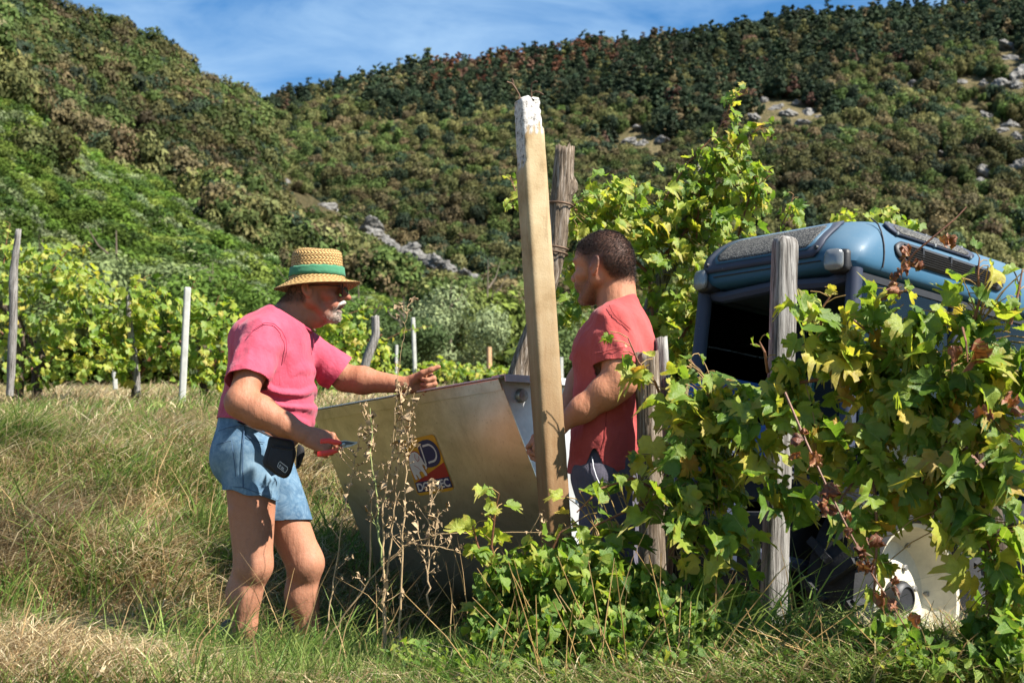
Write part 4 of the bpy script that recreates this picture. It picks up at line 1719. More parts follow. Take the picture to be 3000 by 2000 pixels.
def hand(S, wrist, f, n, side, flex, thumb, sc=1.0, spread=0.0):
    f = norm(f)
    n = norm(np.asarray(n) - f * np.dot(n, f))
    u = np.cross(n, f) if side == 'R' else np.cross(f, n)
    W = np.asarray(wrist, float)
    S.cone(W - f * .01, W + f * .085 * sc, (.027 * sc, .019 * sc), (.041 * sc, .014 * sc), u, .012)
    S.cone(W + f * .02 * sc + u * .020 * sc - n * .008, W + f * .06 * sc + u * .028 * sc - n * .010, .016 * sc, .012 * sc, None, .012)
    S.cone(W + f * .02 * sc - u * .018 * sc - n * .008, W + f * .07 * sc - u * .026 * sc - n * .006, .015 * sc, .011 * sc, None, .012)
    for i in range(4):
        a = W + f * (.088 - (.003, 0, .003, .010)[i]) * sc + u * (.029 - .0195 * i) * sc
        ln = np.array([.044, .027, .023]) * (.95, 1.05, 1.0, .8)[i] * sc
        ang = 0
        d0 = norm(f + u * spread * (1.5 - i))
        r = (.0105, .0095, .0085, .0075)
        p = a
        fl = flex[i] if isinstance(flex[0], (list, tuple)) else flex
        for q in range(3):
            ang += math.radians(fl[q])
            d = d0 * math.cos(ang) - n * math.sin(ang)
            e = p + d * ln[q]
            S.cone(p, e, r[q] * sc * (.88 if i == 3 else 1), r[q + 1] * sc * (.88 if i == 3 else 1), None, .0035)
            S.ell(p + n * .002, np.full(3, r[q] * 1.08 * sc * (.88 if i == 3 else 1)), None, .004)
            p = e
    p = W + f * .028 * sc + u * .024 * sc - n * .010 * sc
    r = (.0155, .0125, .0110, .0085)
    for q, (d, l) in enumerate(zip(thumb, (.042, .034, .029))):
        d = norm(d[0] * f + d[1] * u + d[2] * n)
        e = p + d * l * sc
        S.cone(p, e, r[q] * sc, r[q + 1] * sc, None, .006)
        p = e


class Head:
    def __init__(self, c, f, up, sc):
        self.c, self.sc = np.asarray(c, float), sc
        self.f = norm(f)
        self.u = norm(np.asarray(up) - self.f * np.dot(up, self.f))
        self.s = np.cross(self.u, self.f)          # left of the face
        self.R = np.stack([self.f, self.s, self.u], 1)

    def p(self, f, s, u):
        return self.c + self.R @ (np.array([f, s, u], float) * self.sc)

    def loc(self, V):
        return (V - self.c) @ self.R / self.sc

    def build(self, S, smile=False, nose=1.0, back=1.0):
        z = self.sc
        E = lambda f, s, u, r, k=.012, sub=False, R=None: S.ell(self.p(f, s, u), np.array(r) * z, self.R if R is None else R, k * z, sub)
        C = lambda a, b, r0, r1, w=None, k=.012, sub=False: S.cone(self.p(*a), self.p(*b), np.atleast_1d(r0) * z, np.atleast_1d(r1) * z, None if w is None else self.R @ np.array(w, float), k * z, sub)
        E(-.012 + (1 - back) * .10, 0, .042, (.098 - (1 - back) * .1, .077, .088), .02)
        E(-.045 * back ** 2, 0, .022, (.062 * back, .070, .066), .02)
        E(.045, 0, .055, (.050, .062, .058), .02)
        C((.050, 0, .030), (.060, 0, -.078), (.058, .040), (.032, .026), (0, 1, 0), .02)
        for s in (-1, 1):
            C((.000, s * .056, -.030), (.062, s * .022, -.088), .019, .015, None, .02)
            C((.002, s * .060, .0), (.000, s * .056, -.036), .018, .018, None, .02)
            E(.062, s * .044, -.014, (.026, .020, .019), .014)
            E(.082, s * .030, .034, (.014, .026, .010), .012)
            E(.072, s * .030, -.045, (.024, .020, .022), .014)
        C((.086, 0, .024), (.112 * (.5 + nose / 2), 0, -.012), .0085, .0115, None, .010)
        E(.112 * nose, 0, -.016, (.0135, .012, .0115), .006)
        for s in (-1, 1):
            E(.101, s * .0125, -.020, (.012, .0075, .0085), .005)
            E(.098, s * .031, .013, (.013, .017, .0125), .008, True)
            E(.0785, s * .031, .012, (.0135, .0125, .0120), .003)
            E(.0795, s * .031, .0195, (.0145, .0155, .0060), .003)
        E(.090, 0, -.040, (.012, .026, .012), .008)
        if smile:
            E(.0985, 0, -.0430, (.009, .026, .0055), .004)
            E(.092, 0, -.0675, (.010, .021, .0060), .004)
            E(.101, 0, -.0555, (.013, .024, .0075), .003, True)
            E(.086, 0, -.0520, (.008, .018, .0035), .002)
        else:
            E(.0985, 0, -.0485, (.0085, .022, .0050), .004)
            E(.0960, 0, -.0590, (.0085, .019, .0055), .004)
            E(.106, 0, -.0540, (.010, .022, .0018), .002, True)
        E(.080, 0, -.090, (.020, .022, .018), .012)
        for s in (-1, 1):
            a = math.radians(-14)
            Re = self.R @ np.array(Matrix.Rotation(a, 3, 'Y')) @ np.array(Matrix.Rotation(-s * math.radians(24), 3, 'Z'))
            E(-.010, s * .0850, .004, (.0205, .0070, .0340), .004, False, Re)
            E(-.004, s * .0760, -.010, (.012, .012, .018), .006)
            E(-.007, s * .0930, .007, (.0125, .0060, .0225), .003, True, Re)
            E(-.003, s * .0895, .004, (.004, .004, .012), .003, False, Re)
            E(.004, s * .0845, -.003, (.006, .006, .008), .003)


def skin_mat(name):
    t = NT(name)
    a = t.new("Attribute")
    a.attribute_name = "tint"
    v = t.coords()
    n = t.noise(v, 55, 5, 0.7)
    n2 = t.noise(v, 320, 3, 0.6)
    c = t.mix(1.0, a.outputs['Color'], t.ramp(n, [(0.3, (0.93, 0.90, 0.88)), (0.7, (1.06, 1.06, 1.06))]), 'MULTIPLY')
    n3 = t.noise(t.coords(scale=(1, 1, .35)), 26, 3, 0.55)
    n4 = t.noise(v, 130, 2, 0.5)
    c = t.mix(t.math('MULTIPLY', t.math('GREATER_THAN', n4, 0.66), 0.22), c, (0.20, 0.075, 0.04))
    hb = t.math('ADD', t.math('ADD', t.math('MULTIPLY', n2, .25), t.math('MULTIPLY', n, .4)), t.math('MULTIPLY', n3, 2.2))
    b = t.bsdf(c, 0.58, 0, t.bump(hb, 0.45, 0.007), 0.25, **{'Subsurface Weight': 0.08, 'Subsurface Scale': 0.01})
    return t.done(b)


def cloth_mat(name, c, rough=0.9, weave=900, var=0.15, fade=None):
    t = NT(name)
    v = t.coords()
    n = t.noise(v, 6, 6, 0.7)
    n2 = t.noise(v, 160, 3, 0.7)
    wv = t.noise(v, weave, 2, 0.5)
    col = t.ramp(n, [(0.3, tuple(x * (1 - var) for x in c)), (0.7, tuple(min(1, x * (1 + var)) for x in (fade or c)))])
    col = t.mix(t.math('MULTIPLY', n2, 0.25), col, tuple(min(1, x * 1.35 + .02) for x in c))
    # fine creases: ridged noise, stretched
    r1 = t.math('ABSOLUTE', t.math('SUBTRACT', t.noise(t.coords(scale=(1, 1, .55)), 13, 3, 0.5, 1.6), 0.5))
    r2 = t.math('ABSOLUTE', t.math('SUBTRACT', t.noise(t.coords(scale=(.6, 1, 1)), 31, 2, 0.5, 1.2), 0.5))
    hb = t.math('ADD', t.math('MULTIPLY', wv, 0.06), t.math('ADD', t.math('MINIMUM', t.math('MULTIPLY', r1, 4.0), 1.0), t.math('MULTIPLY', t.math('MINIMUM', t.math('MULTIPLY', r2, 4.0), 1.0), 0.4)))
    return t.done(t.bsdf(col, rough, 0, t.bump(hb, 0.38, 0.005), 0.12, **{'Sheen Weight': 0.1}))


M_SKIN = skin_mat("skin")
M_PINK = cloth_mat("pink_cotton", (0.39, 0.048, 0.086), fade=(0.42, 0.070, 0.108))
M_PINKD = cloth_mat("pink_seam", (0.26, 0.025, 0.055))
M_CORAL = cloth_mat("coral_cotton", (0.33, 0.052, 0.050), fade=(0.36, 0.070, 0.064))
M_CORALD = cloth_mat("coral_seam", (0.24, 0.033, 0.033))
t_ = NT("faded_denim")
v_ = t_.coords()
n1 = t_.noise(v_, 5, 6, 0.7)
n2 = t_.noise(t_.coords(scale=(1, 1, .15)), 420, 3, 0.6)
c_ = t_.ramp(n1, [(0.32, (0.028, 0.065, 0.115)), (0.5, (0.085, 0.16, 0.24)), (0.70, (0.20, 0.30, 0.375))])
c_ = t_.mix(t_.math('MULTIPLY', n2, 0.45), c_, (0.06, 0.11, 0.19))
c_ = t_.mix(t_.math('MULTIPLY', t_.math('ABSOLUTE', t_.math('SUBTRACT', t_.noise(v_, 16, 4, 0.6, 1.5), 0.5)), 1.6), c_, (0.30, 0.40, 0.47))
M_DENIM = t_.done(t_.bsdf(c_, 0.9, 0, t_.bump(n2, 0.3, 0.002), 0.1))
M_DENIMD = cloth_mat("denim_seam", (0.045, 0.085, 0.15))
M_TROUSER = cloth_mat("grey_trouser_cloth", (0.082, 0.076, 0.100), var=.3)
M_TROUSERL = cloth_mat("trouser_piping", (0.55, 0.55, 0.58))
M_HAIR = simple_mat("short_dark_hair", (0.030, 0.022, 0.020), 0.6, 0, 0.8, 420, 0.5, 700, 0.3, 0.002)
M_GREYHAIR = simple_mat("grey_brown_hair", (0.13, 0.085, 0.06), 0.7, 0, 0.6, 200, 0.8, 400)
M_WHISKER = simple_mat("white_whiskers", (0.46, 0.40, 0.34), 0.8, 0, 0.4, 220, 0.9, 420)
M_BOOT = simple_mat("dusty_boot_leather", (0.085, 0.062, 0.045), 0.8, 0, 0.3, 20, 0.3)
M_BLKNYLON = simple_mat("black_nylon", (0.010, 0.010, 0.013), 0.7, 0, 0.4, 60, 0.3, 600)


def ribbon(name, mat, parent, pts, nrm, w, off=.0015):
    """Flat sewn strip along world points, nrm its facing direction(s)."""
    A = np.array(pts, float)
    N = np.array(nrm, float)
    if N.ndim == 1:
        N = np.repeat(N[None], len(A), 0)
    d = np.gradient(A, axis=0)
    b = np.cross(d, N)
    b /= np.linalg.norm(b, axis=1)[:, None] + 1e-9
    n = len(A)
    m = MB()
    m.add(list(A + b * w / 2 + N * off) + list(A - b * w / 2 + N * off) + list(A + N * (off + .0015)), [(i, i + 1, 2 * n + i + 1, 2 * n + i) for i in range(n - 1)] + [(2 * n + i, 2 * n + i + 1, n + i + 1, n + i) for i in range(n - 1)])
    return m.build(name, mat, parent, True)


def snap(pts, V, N):
    """Project rough points onto the nearest vertices of a garment seen from the camera side."""
    out, nn = [], []
    for p in pts:
        v = norm(p - EYE)
        d = V - EYE
        t = d @ v
        off = np.linalg.norm(d - t[:, None] * v, axis=1)
        c = np.where(off < .012)[0]
        if len(c) == 0:
            c = np.array([np.argmin(off)])
        k = c[np.argmin(t[c])]
        out.append(V[k] + (EYE + v * t[k] - V[k]) * .9)
        nn.append(N[k])
    return np.array(out), np.array(nn)


def strands(V, N, mask, n, l0, l1, comb, seed, w=.0007):
    """Short hairs growing out of a body surface where mask is high."""
    r = np.random.default_rng(seed)
    p = np.clip(mask, 0, 1)
    k = r.choice(len(V), n, p=p / p.sum())
    d = N[k] + r.normal(size=(n, 3)) * .45 + np.asarray(comb)
    d /= np.linalg.norm(d, axis=1)[:, None]
    s = np.cross(d, r.normal(size=(n, 3)))
    s /= np.linalg.norm(s, axis=1)[:, None]
    b = V[k] + r.normal(size=(n, 3)) * .0016 - N[k] * .001
    ln = (l0 + (l1 - l0) * r.random(n))[:, None]
    W = np.stack([b - s * w, b + s * w, b + d * ln], 1).reshape(-1, 3)
    return W, np.arange(3 * n).reshape(-1, 3)


def shoe(parent, ankle, fwd, gz):
    S = SDF(np.array(ankle) - .22, np.array(ankle) + .26, .006)
    f = norm(np.array([fwd[0], fwd[1], 0]))
    l = np.array([-f[1], f[0], 0])
    a = np.array([ankle[0], ankle[1], 0])
    g = lambda x, z: a + f * x + np.array([0, 0, gz + z])
    S.cone(g(-.055, .04), g(.08, .04), (.034, .038), (.044, .034), l, .02)
    S.cone(g(.08, .038), g(.165, .03), (.044, .032), (.036, .024), l, .02)
    S.cone(g(-.03, .06), g(-.03, .15), .044, .048, None, .03)
    V, Q = S.mesh()
    o = link("boot", mesh_np("boot", V, Q), M_BOOT, parent)
    return o


# ================================================================== the man in the straw hat
def older_man():
    e = empty("person", P(760, 1940, 5.42), "man in straw hat, pink T-shirt and denim shorts leaning on the bin", "person")
    LAT = np.array([0.0, 1, 0])
    J = lambda x, y, d: P(x, y, d)
    S = SDF((-1.26, 4.90, 0.90), (-0.22, 5.86, 2.56), .0045)

    def torso(S, g):
        S.cone(J(728, 1335, 5.42), J(762, 1240, 5.42), (.160, .120), (.160, .150), LAT, .03, grow=g)
        S.cone(J(772, 1240, 5.42), J(792, 1120, 5.42), (.165, .160), (.170, .160), LAT, .03, grow=g)
        S.cone(J(792, 1120, 5.42), J(802, 1015, 5.42), (.172, .155), (.180, .135), LAT, .03, grow=g)
        S.cone(J(802, 1015, 5.42), J(822, 962, 5.42), (.180, .125), (.135, .080), LAT, .04, grow=g)
        S.ell(J(850, 1215, 5.42), (.085, .135, .10), None, .04, grow=g)
        S.ell(J(745, 1010, 5.42), (.085, .15, .11), None, .04, grow=g)

    nS, nE, nW = J(768, 985, 5.25), J(706, 1178, 5.10), J(886, 1270, 5.08)
    fS, fE, fW = J(872, 1005, 5.58), J(1012, 1108, 5.63), J(1190, 1128, 5.57)
    nH, nK, nA = J(735, 1345, 5.33), J(741, 1655, 5.32), J(702, 1905, 5.37)
    fH, fK, fA = J(762, 1345, 5.50), J(893, 1650, 5.50), J(905, 1915, 5.58)
    hips = [(nH, nK, nA), (fH, fK, fA)]

    def thighs(S, g, cut=1.0):
        for h, k, a in hips:
            S.cone(h, h + (k - h) * cut, .102, .102 + (.070 - .102) * cut, None, .03, grow=g)

    torso(S, -.012)
    S.ell(J(702, 1330, 5.36), (.088, .095, .10), None, .04)
    S.ell(J(706, 1330, 5.48), (.088, .095, .10), None, .04)
    thighs(S, 0)
    for h, k, a in hips:
        ax = norm(a - k)
        S.ell(k + np.array([.006, -.003, .005]), (.060, .055, .070), None, .03)
        S.ell(k + np.array([.044, -.006, .0]), (.018, .024, .030), None, .02)
        S.cone(k + (h - k) * .16 + np.array([.022, -.034, 0]), k + (h - k) * .55 + np.array([.02, -.04, 0]), .026, .045, None, .02)
        S.cone(k + (h - k) * .20 + np.array([.022, .034, 0]), k + (h - k) * .55 + np.array([.02, .04, 0]), .026, .045, None, .02)
        S.cone(k + np.array([-.035, -.030, -.02]), k + (h - k) * .5 + np.array([-.045, -.035, 0]), .014, .035, None, .015)
        S.cone(k + np.array([.030, -.004, -.03]), k + (a - k) * .8 + np.array([.022, 0, 0]), .020, .016, None, .02)
        c1 = k + (a - k) * .33 + np.array([-.018, 0, 0])
        S.cone(k, c1, .055, .054, None, .03)
        S.cone(c1, k + (a - k) * .70, .056, .042, None, .03)
        S.cone(k + (a - k) * .70, a, .042, .034, None, .03)
        S.ell(c1 + np.array([-.014, -.018, .0]), (.040, .034, .085), None, .03)
        S.cone(a, a + np.array([.10, 0, -.05]), .035, .03, None, .02)
    # arms
    S.cone(nS, nS + (nE - nS) * .5, .062, .056, None, .03)
    S.cone(nS + (nE - nS) * .5, nE, .056, .050, None, .03)
    S.ell(nE + np.array([-.006, 0, 0]), (.047, .046, .047), None, .02)
    m = nE + (nW - nE) * .30
    S.cone(nE, m, .052, .057, None, .03)
    S.cone(m, nE + (nW - nE) * .70, .056, .044, None, .03)
    S.cone(nE + (nW - nE) * .70, nW, (.043, .040), (.034, .028), np.array([0, .3, 1]), .02)
    S.cone(fS, fE, .060, .048, None, .03)
    m = fE + (fW - fE) * .28
    S.cone(fE, m, .049, .052, None, .03)
    S.cone(m, fW, .050, .031, None, .03)
    # hands
    hand(S, nW + np.array([.008, 0, -.004]), (.92, .05, -.32), (.05, -.90, .40), 'R', [(62, 78, 40), (68, 80, 40), (72, 80, 40), (76, 80, 40)], [(.75, .35, -.6), (.95, .0, -.35), (.95, -.2, -.25)], 1.10)
    hand(S, fW + np.array([.004, 0, .004]), (.97, .05, .10), (-.05, .85, .45), 'L', [(72, 88, 55), (76, 90, 55), (80, 90, 55), (82, 90, 55)], [(.75, .55, -.35), (.95, .35, -.1), (.98, .25, .1)], 1.08)
    # neck and head
    H = Head(J(921, 858, 5.42), (1, -.06, -.02), (0.05, 0, 1), 1.06)
    S.cone(J(838, 950, 5.42), J(885, 885, 5.42), (.078, .078), (.062, .066), LAT, .03)
    S.cone(J(860, 930, 5.42), J(930, 930, 5.42), .062, .040, None, .03)
    H.build(S, True, 1.10, .84)
    V, Q = S.mesh()
    T = tris(Q)
    V = relax(V, T, 1, .4)
    # own colours of the skin: weathered red face and arms, paler thighs
    L = H.loc(V)
    tint = np.tile(np.array([0.327, 0.140, 0.079]), (len(V), 1))
    leg = smooth01(-V[:, 2], -1.62, -1.45)
    tint = tint * (1 - leg[:, None]) + np.array([0.374, 0.174, 0.106]) * leg[:, None]
    face = smooth01(L[:, 0], -.03, .06) * (L[:, 2] > -.13) * (np.abs(L[:, 1]) < .1)
    tint = tint * (1 - face[:, None] * .8) + np.array([.28, .095, .058]) * face[:, None] * .8
    chin = np.exp(-((L[:, 0] - .088) / .035) ** 2 - ((L[:, 2] + .085) / .026) ** 2 - (L[:, 1] / .045) ** 2)
    chin *= .5 + 1.0 * vnoise(V, 260)
    tint = tint * (1 - np.clip(chin, 0, .8)[:, None]) + np.array([.42, .36, .31]) * np.clip(chin, 0, .8)[:, None]
    mouth = np.exp(-((L[:, 0] - .092) / .016) ** 4 - ((L[:, 2] + .0575) / .0075) ** 4 - (L[:, 1] / .023) ** 4)
    tint = tint * (1 - mouth[:, None] * .85) + np.array([.10, .02, .02]) * mouth[:, None] * .85
    hairm = smooth01(-L[:, 0], .005, .03) * smooth01(L[:, 2], -.055, -.03) * (L[:, 2] < .06) * smooth01(.07 - np.abs(np.abs(L[:, 1]) - .0), -.05, .0) * (np.abs(L[:, 0]) < .13) * (np.abs(L[:, 1]) < .076)
    hm = np.clip(hairm * (.55 + .6 * vnoise(V, 200)), 0, 1) * .75
    tint = tint * (1 - hm[:, None]) + np.array([.10, .065, .045]) * hm[:, None]
    body = link("body", mesh_np("body", V, Q, None, True, {"tint": tint}), M_SKIN, e)

    Nb = vnormals(V, T)
    w1, t1 = strands(V, Nb, np.where(np.abs(L[:, 1]) > .078, 0, hairm), 7000, .005, .011, (-.2, 0, -.7), 8)
    tag(link("hair", mesh_np("hair", w1, None, t1, False), M_GREYHAIR, e), kind="stuff")
    w1, t1 = strands(V, Nb, np.exp(-((L[:, 0] - .088) / .03) ** 2 - ((L[:, 2] + .088) / .022) ** 2 - (L[:, 1] / .04) ** 2), 3500, .002, .006, (.2, 0, -.5), 9, .0006)
    tag(link("goatee", mesh_np("goatee", w1, None, t1, False), M_WHISKER, e), kind="stuff")
    # moustache, glasses
    Sm = SDF(H.p(.06, -.06, -.08) - .06, H.p(.06, .06, 0) + .06, .0022)
    for s in (-1, 1):
        Sm.cone(H.p(.110, s * .004, -.0345), H.p(.099, s * .026, -.0440), .0085 * H.sc, .0050 * H.sc, None, .004)
        Sm.cone(H.p(.099, s * .026, -.0440), H.p(.090, s * .034, -.0540), .0055 * H.sc, .0025 * H.sc, None, .004)
    v, q = Sm.mesh()
    v = v + (vnoise(v, 380)[:, None] - .5) * .003
    link("moustache", mesh_np("moustache", v, q), M_WHISKER, e)
    gl = empty("glasses", H.p(.11, 0, .015))
    gl.parent = e
    gl.matrix_parent_inverse = pm(e).inverted()
    for s in (-1, 1):
        ring = [H.p(.108 + .004 * math.cos(a), s * (.032 + .0225 * math.cos(a)), .010 + .0165 * math.sin(a)) for a in np.linspace(0, 2 * math.pi, 21)]
        m = MB()
        m.tube(ring, .0022, 6, False)
        m.build("frame", M_BLACK, gl, True)
        m = MB()
        m.add(ring[:-1], [tuple(range(20))])
        m.build("lens", simple_mat("dark_lens", (0.02, 0.024, 0.026), 0.08, 0, 0.1, 10, 0), gl)
        m = MB()
        m.tube([H.p(.104, s * .055, .018), H.p(.05, s * .082, .018), H.p(-.005, s * .086, .014)], .0020, 6)
        m.build("temple", M_BLACK, gl, True)
    m = MB()
    m.tube([H.p(.110, -.010, .014), H.p(.113, 0, .016), H.p(.110, .010, .014)], .002, 6)
    m.build("bridge", M_BLACK, gl, True)

    # T-shirt
    Sc = SDF((-1.2, 4.90, 1.60), (-0.45, 5.86, 2.40), .0055)
    torso(Sc, .008)
    Sc.cone(J(735, 1310, 5.42), J(768, 1230, 5.42), (.168, .142), (.172, .165), LAT, .03)
    Sc.cone(J(822, 962, 5.42), J(868, 905, 5.42), (.10, .085), (.070, .072), LAT, .04)
    nD, fD_ = norm(nE - nS), norm(fE - fS)
    nh, fh = nS + nD * .205, fS + fD_ * .205
    nC = nS + np.array([0, .01, .0])
    Sc.cone(nC, nh + nD * .05, .078, .083, None, .045)
    Sc.cone(fS, fh + fD_ * .05, .074, .080, None, .045)
    V, Q = Sc.mesh()
    T = tris(Q)
    V = relax(V, T, 2, .5)
    N = vnormals(V, T)
    # folds: drag lines from the raised arms and gathers above the waist
    A = J(812, 1130, 5.25)
    d = V - A
    t1 = d @ norm([.70, 0, -.30])
    t2 = d @ norm([.40, 0, .92])
    wv = np.exp(-(t1 - .05) ** 2 / .012 - t2 ** 2 / .012) * np.sin(t2 * 75 + 14 * (vnoise(V, 7) - .5)) * .014
    gz = smooth01(-V[:, 2], -1.95, -1.80)
    wv += gz * np.sin((V @ norm([.55, .5, 1.0])) * 62 + 9 * (vnoise(V, 6) - .5)) * .0085
    wv += (fbm(V * np.array([1, 1, .45]), 11, 3)) * .020 + np.abs(fbm(V * np.array([1.2, 1, .7]), 17, 2)) * -.016
    sl = np.exp(-((V - (nS + nD * .12)) ** 2).sum(1) / .012)
    wv += sl * np.sin((V @ norm(np.cross(nD, [0, 1, 0]))) * 70 + 5 * vnoise(V, 9)) * .0035
    V = V + N * np.maximum(wv, -.0065)[:, None]
    # cut hems
    hem = V[:, 2] - (J(700, 1238, 5.42)[2] + (V[:, 0] - J(700, 1238, 5.42)[0]) * -.12 + .010 * np.sin(V[:, 0] * 40 + V[:, 1] * 25))
    c = -hem
    for s0, dd, hh, tilt in ((nS, nD, nh, (.30, .10, .0)), (fS, fD_, fh, (0.25, 0, -.2))):
        ax = norm(dd + np.array(tilt) * .6)
        rel = V - s0
        along = rel @ dd
        rad = np.linalg.norm(rel - along[:, None] * dd, axis=1)
        dz = V[:, 2]
        qe = ((V[:, 1] - 5.42) / .188) ** 2 + ((V[:, 0] - np.interp(dz, [1.75, 2.15], [J(780, 1240, 5.42)[0], J(802, 1015, 5.42)[0]])) / .172) ** 2
        side = qe > 1.12
        near = (rad < .115) & (along > .10) & side
        if s0 is fS:
            near &= (V[:, 0] > fS[0] + .05)
        c = np.maximum(c, np.where(near, (V - hh) @ ax, -1))
    nk, nkd = J(858, 935, 5.42), norm([.60, 0, .80])
    c = np.maximum(c, (V - nk) @ norm([.52, 0, .85]) - .004)
    V, T = clip_mesh(V, T, c)
    N = vnormals(V, T)
    sh = link("t_shirt", mesh_np("t_shirt", V, None, T), M_PINK, e)
    so = sh.modifiers.new("cloth", 'SOLIDIFY')
    so.thickness = .004
    so.offset = -1
    # collar band, seams and placket
    for nm, mt, pts, w in [("shoulder_seam", M_PINKD, [(727, 985), (745, 962), (775, 945), (803, 948), (825, 968), (838, 995), (840, 1030), (832, 1060)], .004),
                           ("placket", M_PINKD, [(916, 972), (918, 985), (919, 1005), (919, 1030)], .006),
                           ("sleeve_hem", M_PINKD, [(686, 1098), (705, 1108), (730, 1118), (755, 1128), (778, 1138)], .003)]:
        q = np.array([J(x, y, 5.2) for x, y in pts])
        tt = np.linspace(0, 1, len(q) * 4)
        q = np.stack([np.interp(tt, np.linspace(0, 1, len(q)), q[:, k]) for k in range(3)], 1)
        a, nn = snap(q, V, N)
        ribbon(nm, mt, sh, a, nn, w)
    ring = []
    for a in np.linspace(0, 2 * math.pi, 30):
        ring.append(J(858, 938, 5.42) + np.array([.085 * math.cos(a) * .84, .076 * math.sin(a), -.085 * math.cos(a) * .52]))
    m = MB()
    m.tube(ring, .0075, 8, False)
    m.build("collar", M_PINKD, sh, True)

    # shorts
    Ss = SDF((-1.24, 5.05, 1.30), (-0.55, 5.80, 2.02), .0055)
    Ss.cone(J(722, 1340, 5.42), J(752, 1225, 5.42), (.172, .132), (.166, .142), LAT, .03)
    for c_y in (5.345, 5.495):
        Ss.ell(J(702, 1322, c_y), (.096, .098, .108), None, .04)
    for (h, k, a), g in zip(hips, (.022, .018)):
        Ss.cone(h + np.array([0, 0, .02]), h + (k - h) * .66, .110, .076 + g, None, .014)
    V, Q = Ss.mesh()
    T = tris(Q)
    V = relax(V, T, 2, .5)
    N = vnormals(V, T)
    wv = fbm(V * np.array([1, 1, .6]), 9, 3) * .014
    wv += np.exp(-((V - J(800, 1370, 5.3)) ** 2).sum(1) / .008) * np.sin((V @ norm([.6, 0, 1])) * 80) * .004
    V = V + N * np.maximum(wv, -.0065)[:, None]
    c = (V[:, 2] - (J(700, 1228, 5.42)[2] - .12 * (V[:, 0] - J(700, 1228, 5.42)[0])))
    nhp, fhp = J(742, 1448, 5.33), J(835, 1526, 5.50)
    def dax(a, b):
        t = np.clip((V - a) @ (b - a) / np.dot(b - a, b - a), 0, 1)
        return np.linalg.norm(V - a - t[:, None] * (b - a), axis=1)
    yn = dax(nH, nK) < dax(fH, fK) + .004
    c = np.maximum(c, np.where(yn, -(V - nhp) @ norm([.20, 0, 1]) + .004 * np.sin(V[:, 0] * 60), -(V - fhp) @ norm([-.06, .05, 1])))
    V, T = clip_mesh(V, T, c)
    N = vnormals(V, T)
    shorts = link("denim_shorts", mesh_np("denim_shorts", V, None, T), M_DENIM, e)
    so = shorts.modifiers.new("cloth", 'SOLIDIFY')
    so.thickness = .004
    so.offset = -1
    for nm, pts, w in [("side_seam", [(717, 1232), (714, 1270), (711, 1320), (710, 1380), (712, 1430)], .004),
                       ("pocket_seam", [(634, 1302), (655, 1295), (678, 1290), (682, 1320), (687, 1360), (690, 1395)], .003),
                       ("yoke_seam", [(640, 1262), (665, 1252), (690, 1247), (714, 1246)], .003),
                       ("hem_stitch", [(683, 1425), (710, 1427), (745, 1438), (780, 1450), (808, 1462)], .002),
                       ("front_pocket", [(722, 1275), (745, 1290), (775, 1296)], .003)]:
        q = np.array([J(x, y, 5.2) for x, y in pts])
        tt = np.linspace(0, 1, len(q) * 4)
        q = np.stack([np.interp(tt, np.linspace(0, 1, len(q)), q[:, k]) for k in range(3)], 1)
        a, nn = snap(q, V, N)
        ribbon(nm, M_DENIMD, shorts, a, nn, w)
    for a in (nA, fA):
        shoe(e, a + np.array([.0, 0, 0]), (1, -.1), float(ground_z(a[0], a[1])))

    # straw hat
    t = NT("woven_straw")
    at = t.new("Attribute")
    at.attribute_name = "huv"
    sp = t.new("SeparateXYZ")
    t.L(at.outputs['Vector'], sp.inputs[0])
    # plaited rows: diagonal strands alternating direction per row
    row = t.math('FLOOR', t.math('MULTIPLY', sp.outputs['Y'], 95.0))
    odd = t.math('SUBTRACT', t.math('MULTIPLY', t.math('MODULO', row, 2.0), 2.0), 1.0)
    fr = t.math('FRACT', t.math('MULTIPLY', sp.outputs['Y'], 95.0))
    ph = t.math('ADD', t.math('MULTIPLY', sp.outputs['X'], 13.0), t.math('MULTIPLY', t.math('MULTIPLY', fr, odd), 0.8))
    st = t.math('ABSOLUTE', t.math('SINE', t.math('MULTIPLY', ph, 3.14159)))
    ed = t.math('MULTIPLY', fr, t.math('SUBTRACT', 1.0, fr))
    hgt = t.math('MULTIPLY', t.math('MINIMUM', t.math('MULTIPLY', ed, 6.0), 1.0), st)
    nz = t.noise(at.outputs['Vector'], 60, 4, 0.7)
    c1 = t.ramp(hgt, [(0.05, (0.10, 0.045, 0.012)), (0.35, (0.34, 0.195, 0.065)), (0.9, (0.50, 0.325, 0.125))])
    c1 = t.mix(t.math('MULTIPLY', t.math('GREATER_THAN', nz, 0.58), 0.35), c1, (0.20, 0.09, 0.025))
    m_straw = t.done(t.bsdf(c1, 0.7, 0, t.bump(hgt, 0.8, 0.004), 0.3))
    HC = J(929, 836, 5.42)
    ux, uy, uz = norm([1, -.06, .015]), norm([.06, 1, 0]), norm([-.015, 0, 1])
    prof = [(1.78, -.004), (1.70, -.001), (1.55, .003), (1.40, .008), (1.25, .013), (1.14, .020), (1.06, .030), (1.02, .040), (1.00, .052), (.985, .066), (.965, .085), (.95, .103), (.945, .112), (.90, .1235), (.80, .130), (.60, .135), (.35, .136), (.0, .135)]
    n = 72
    Vh, uvh = [], []
    s = 0
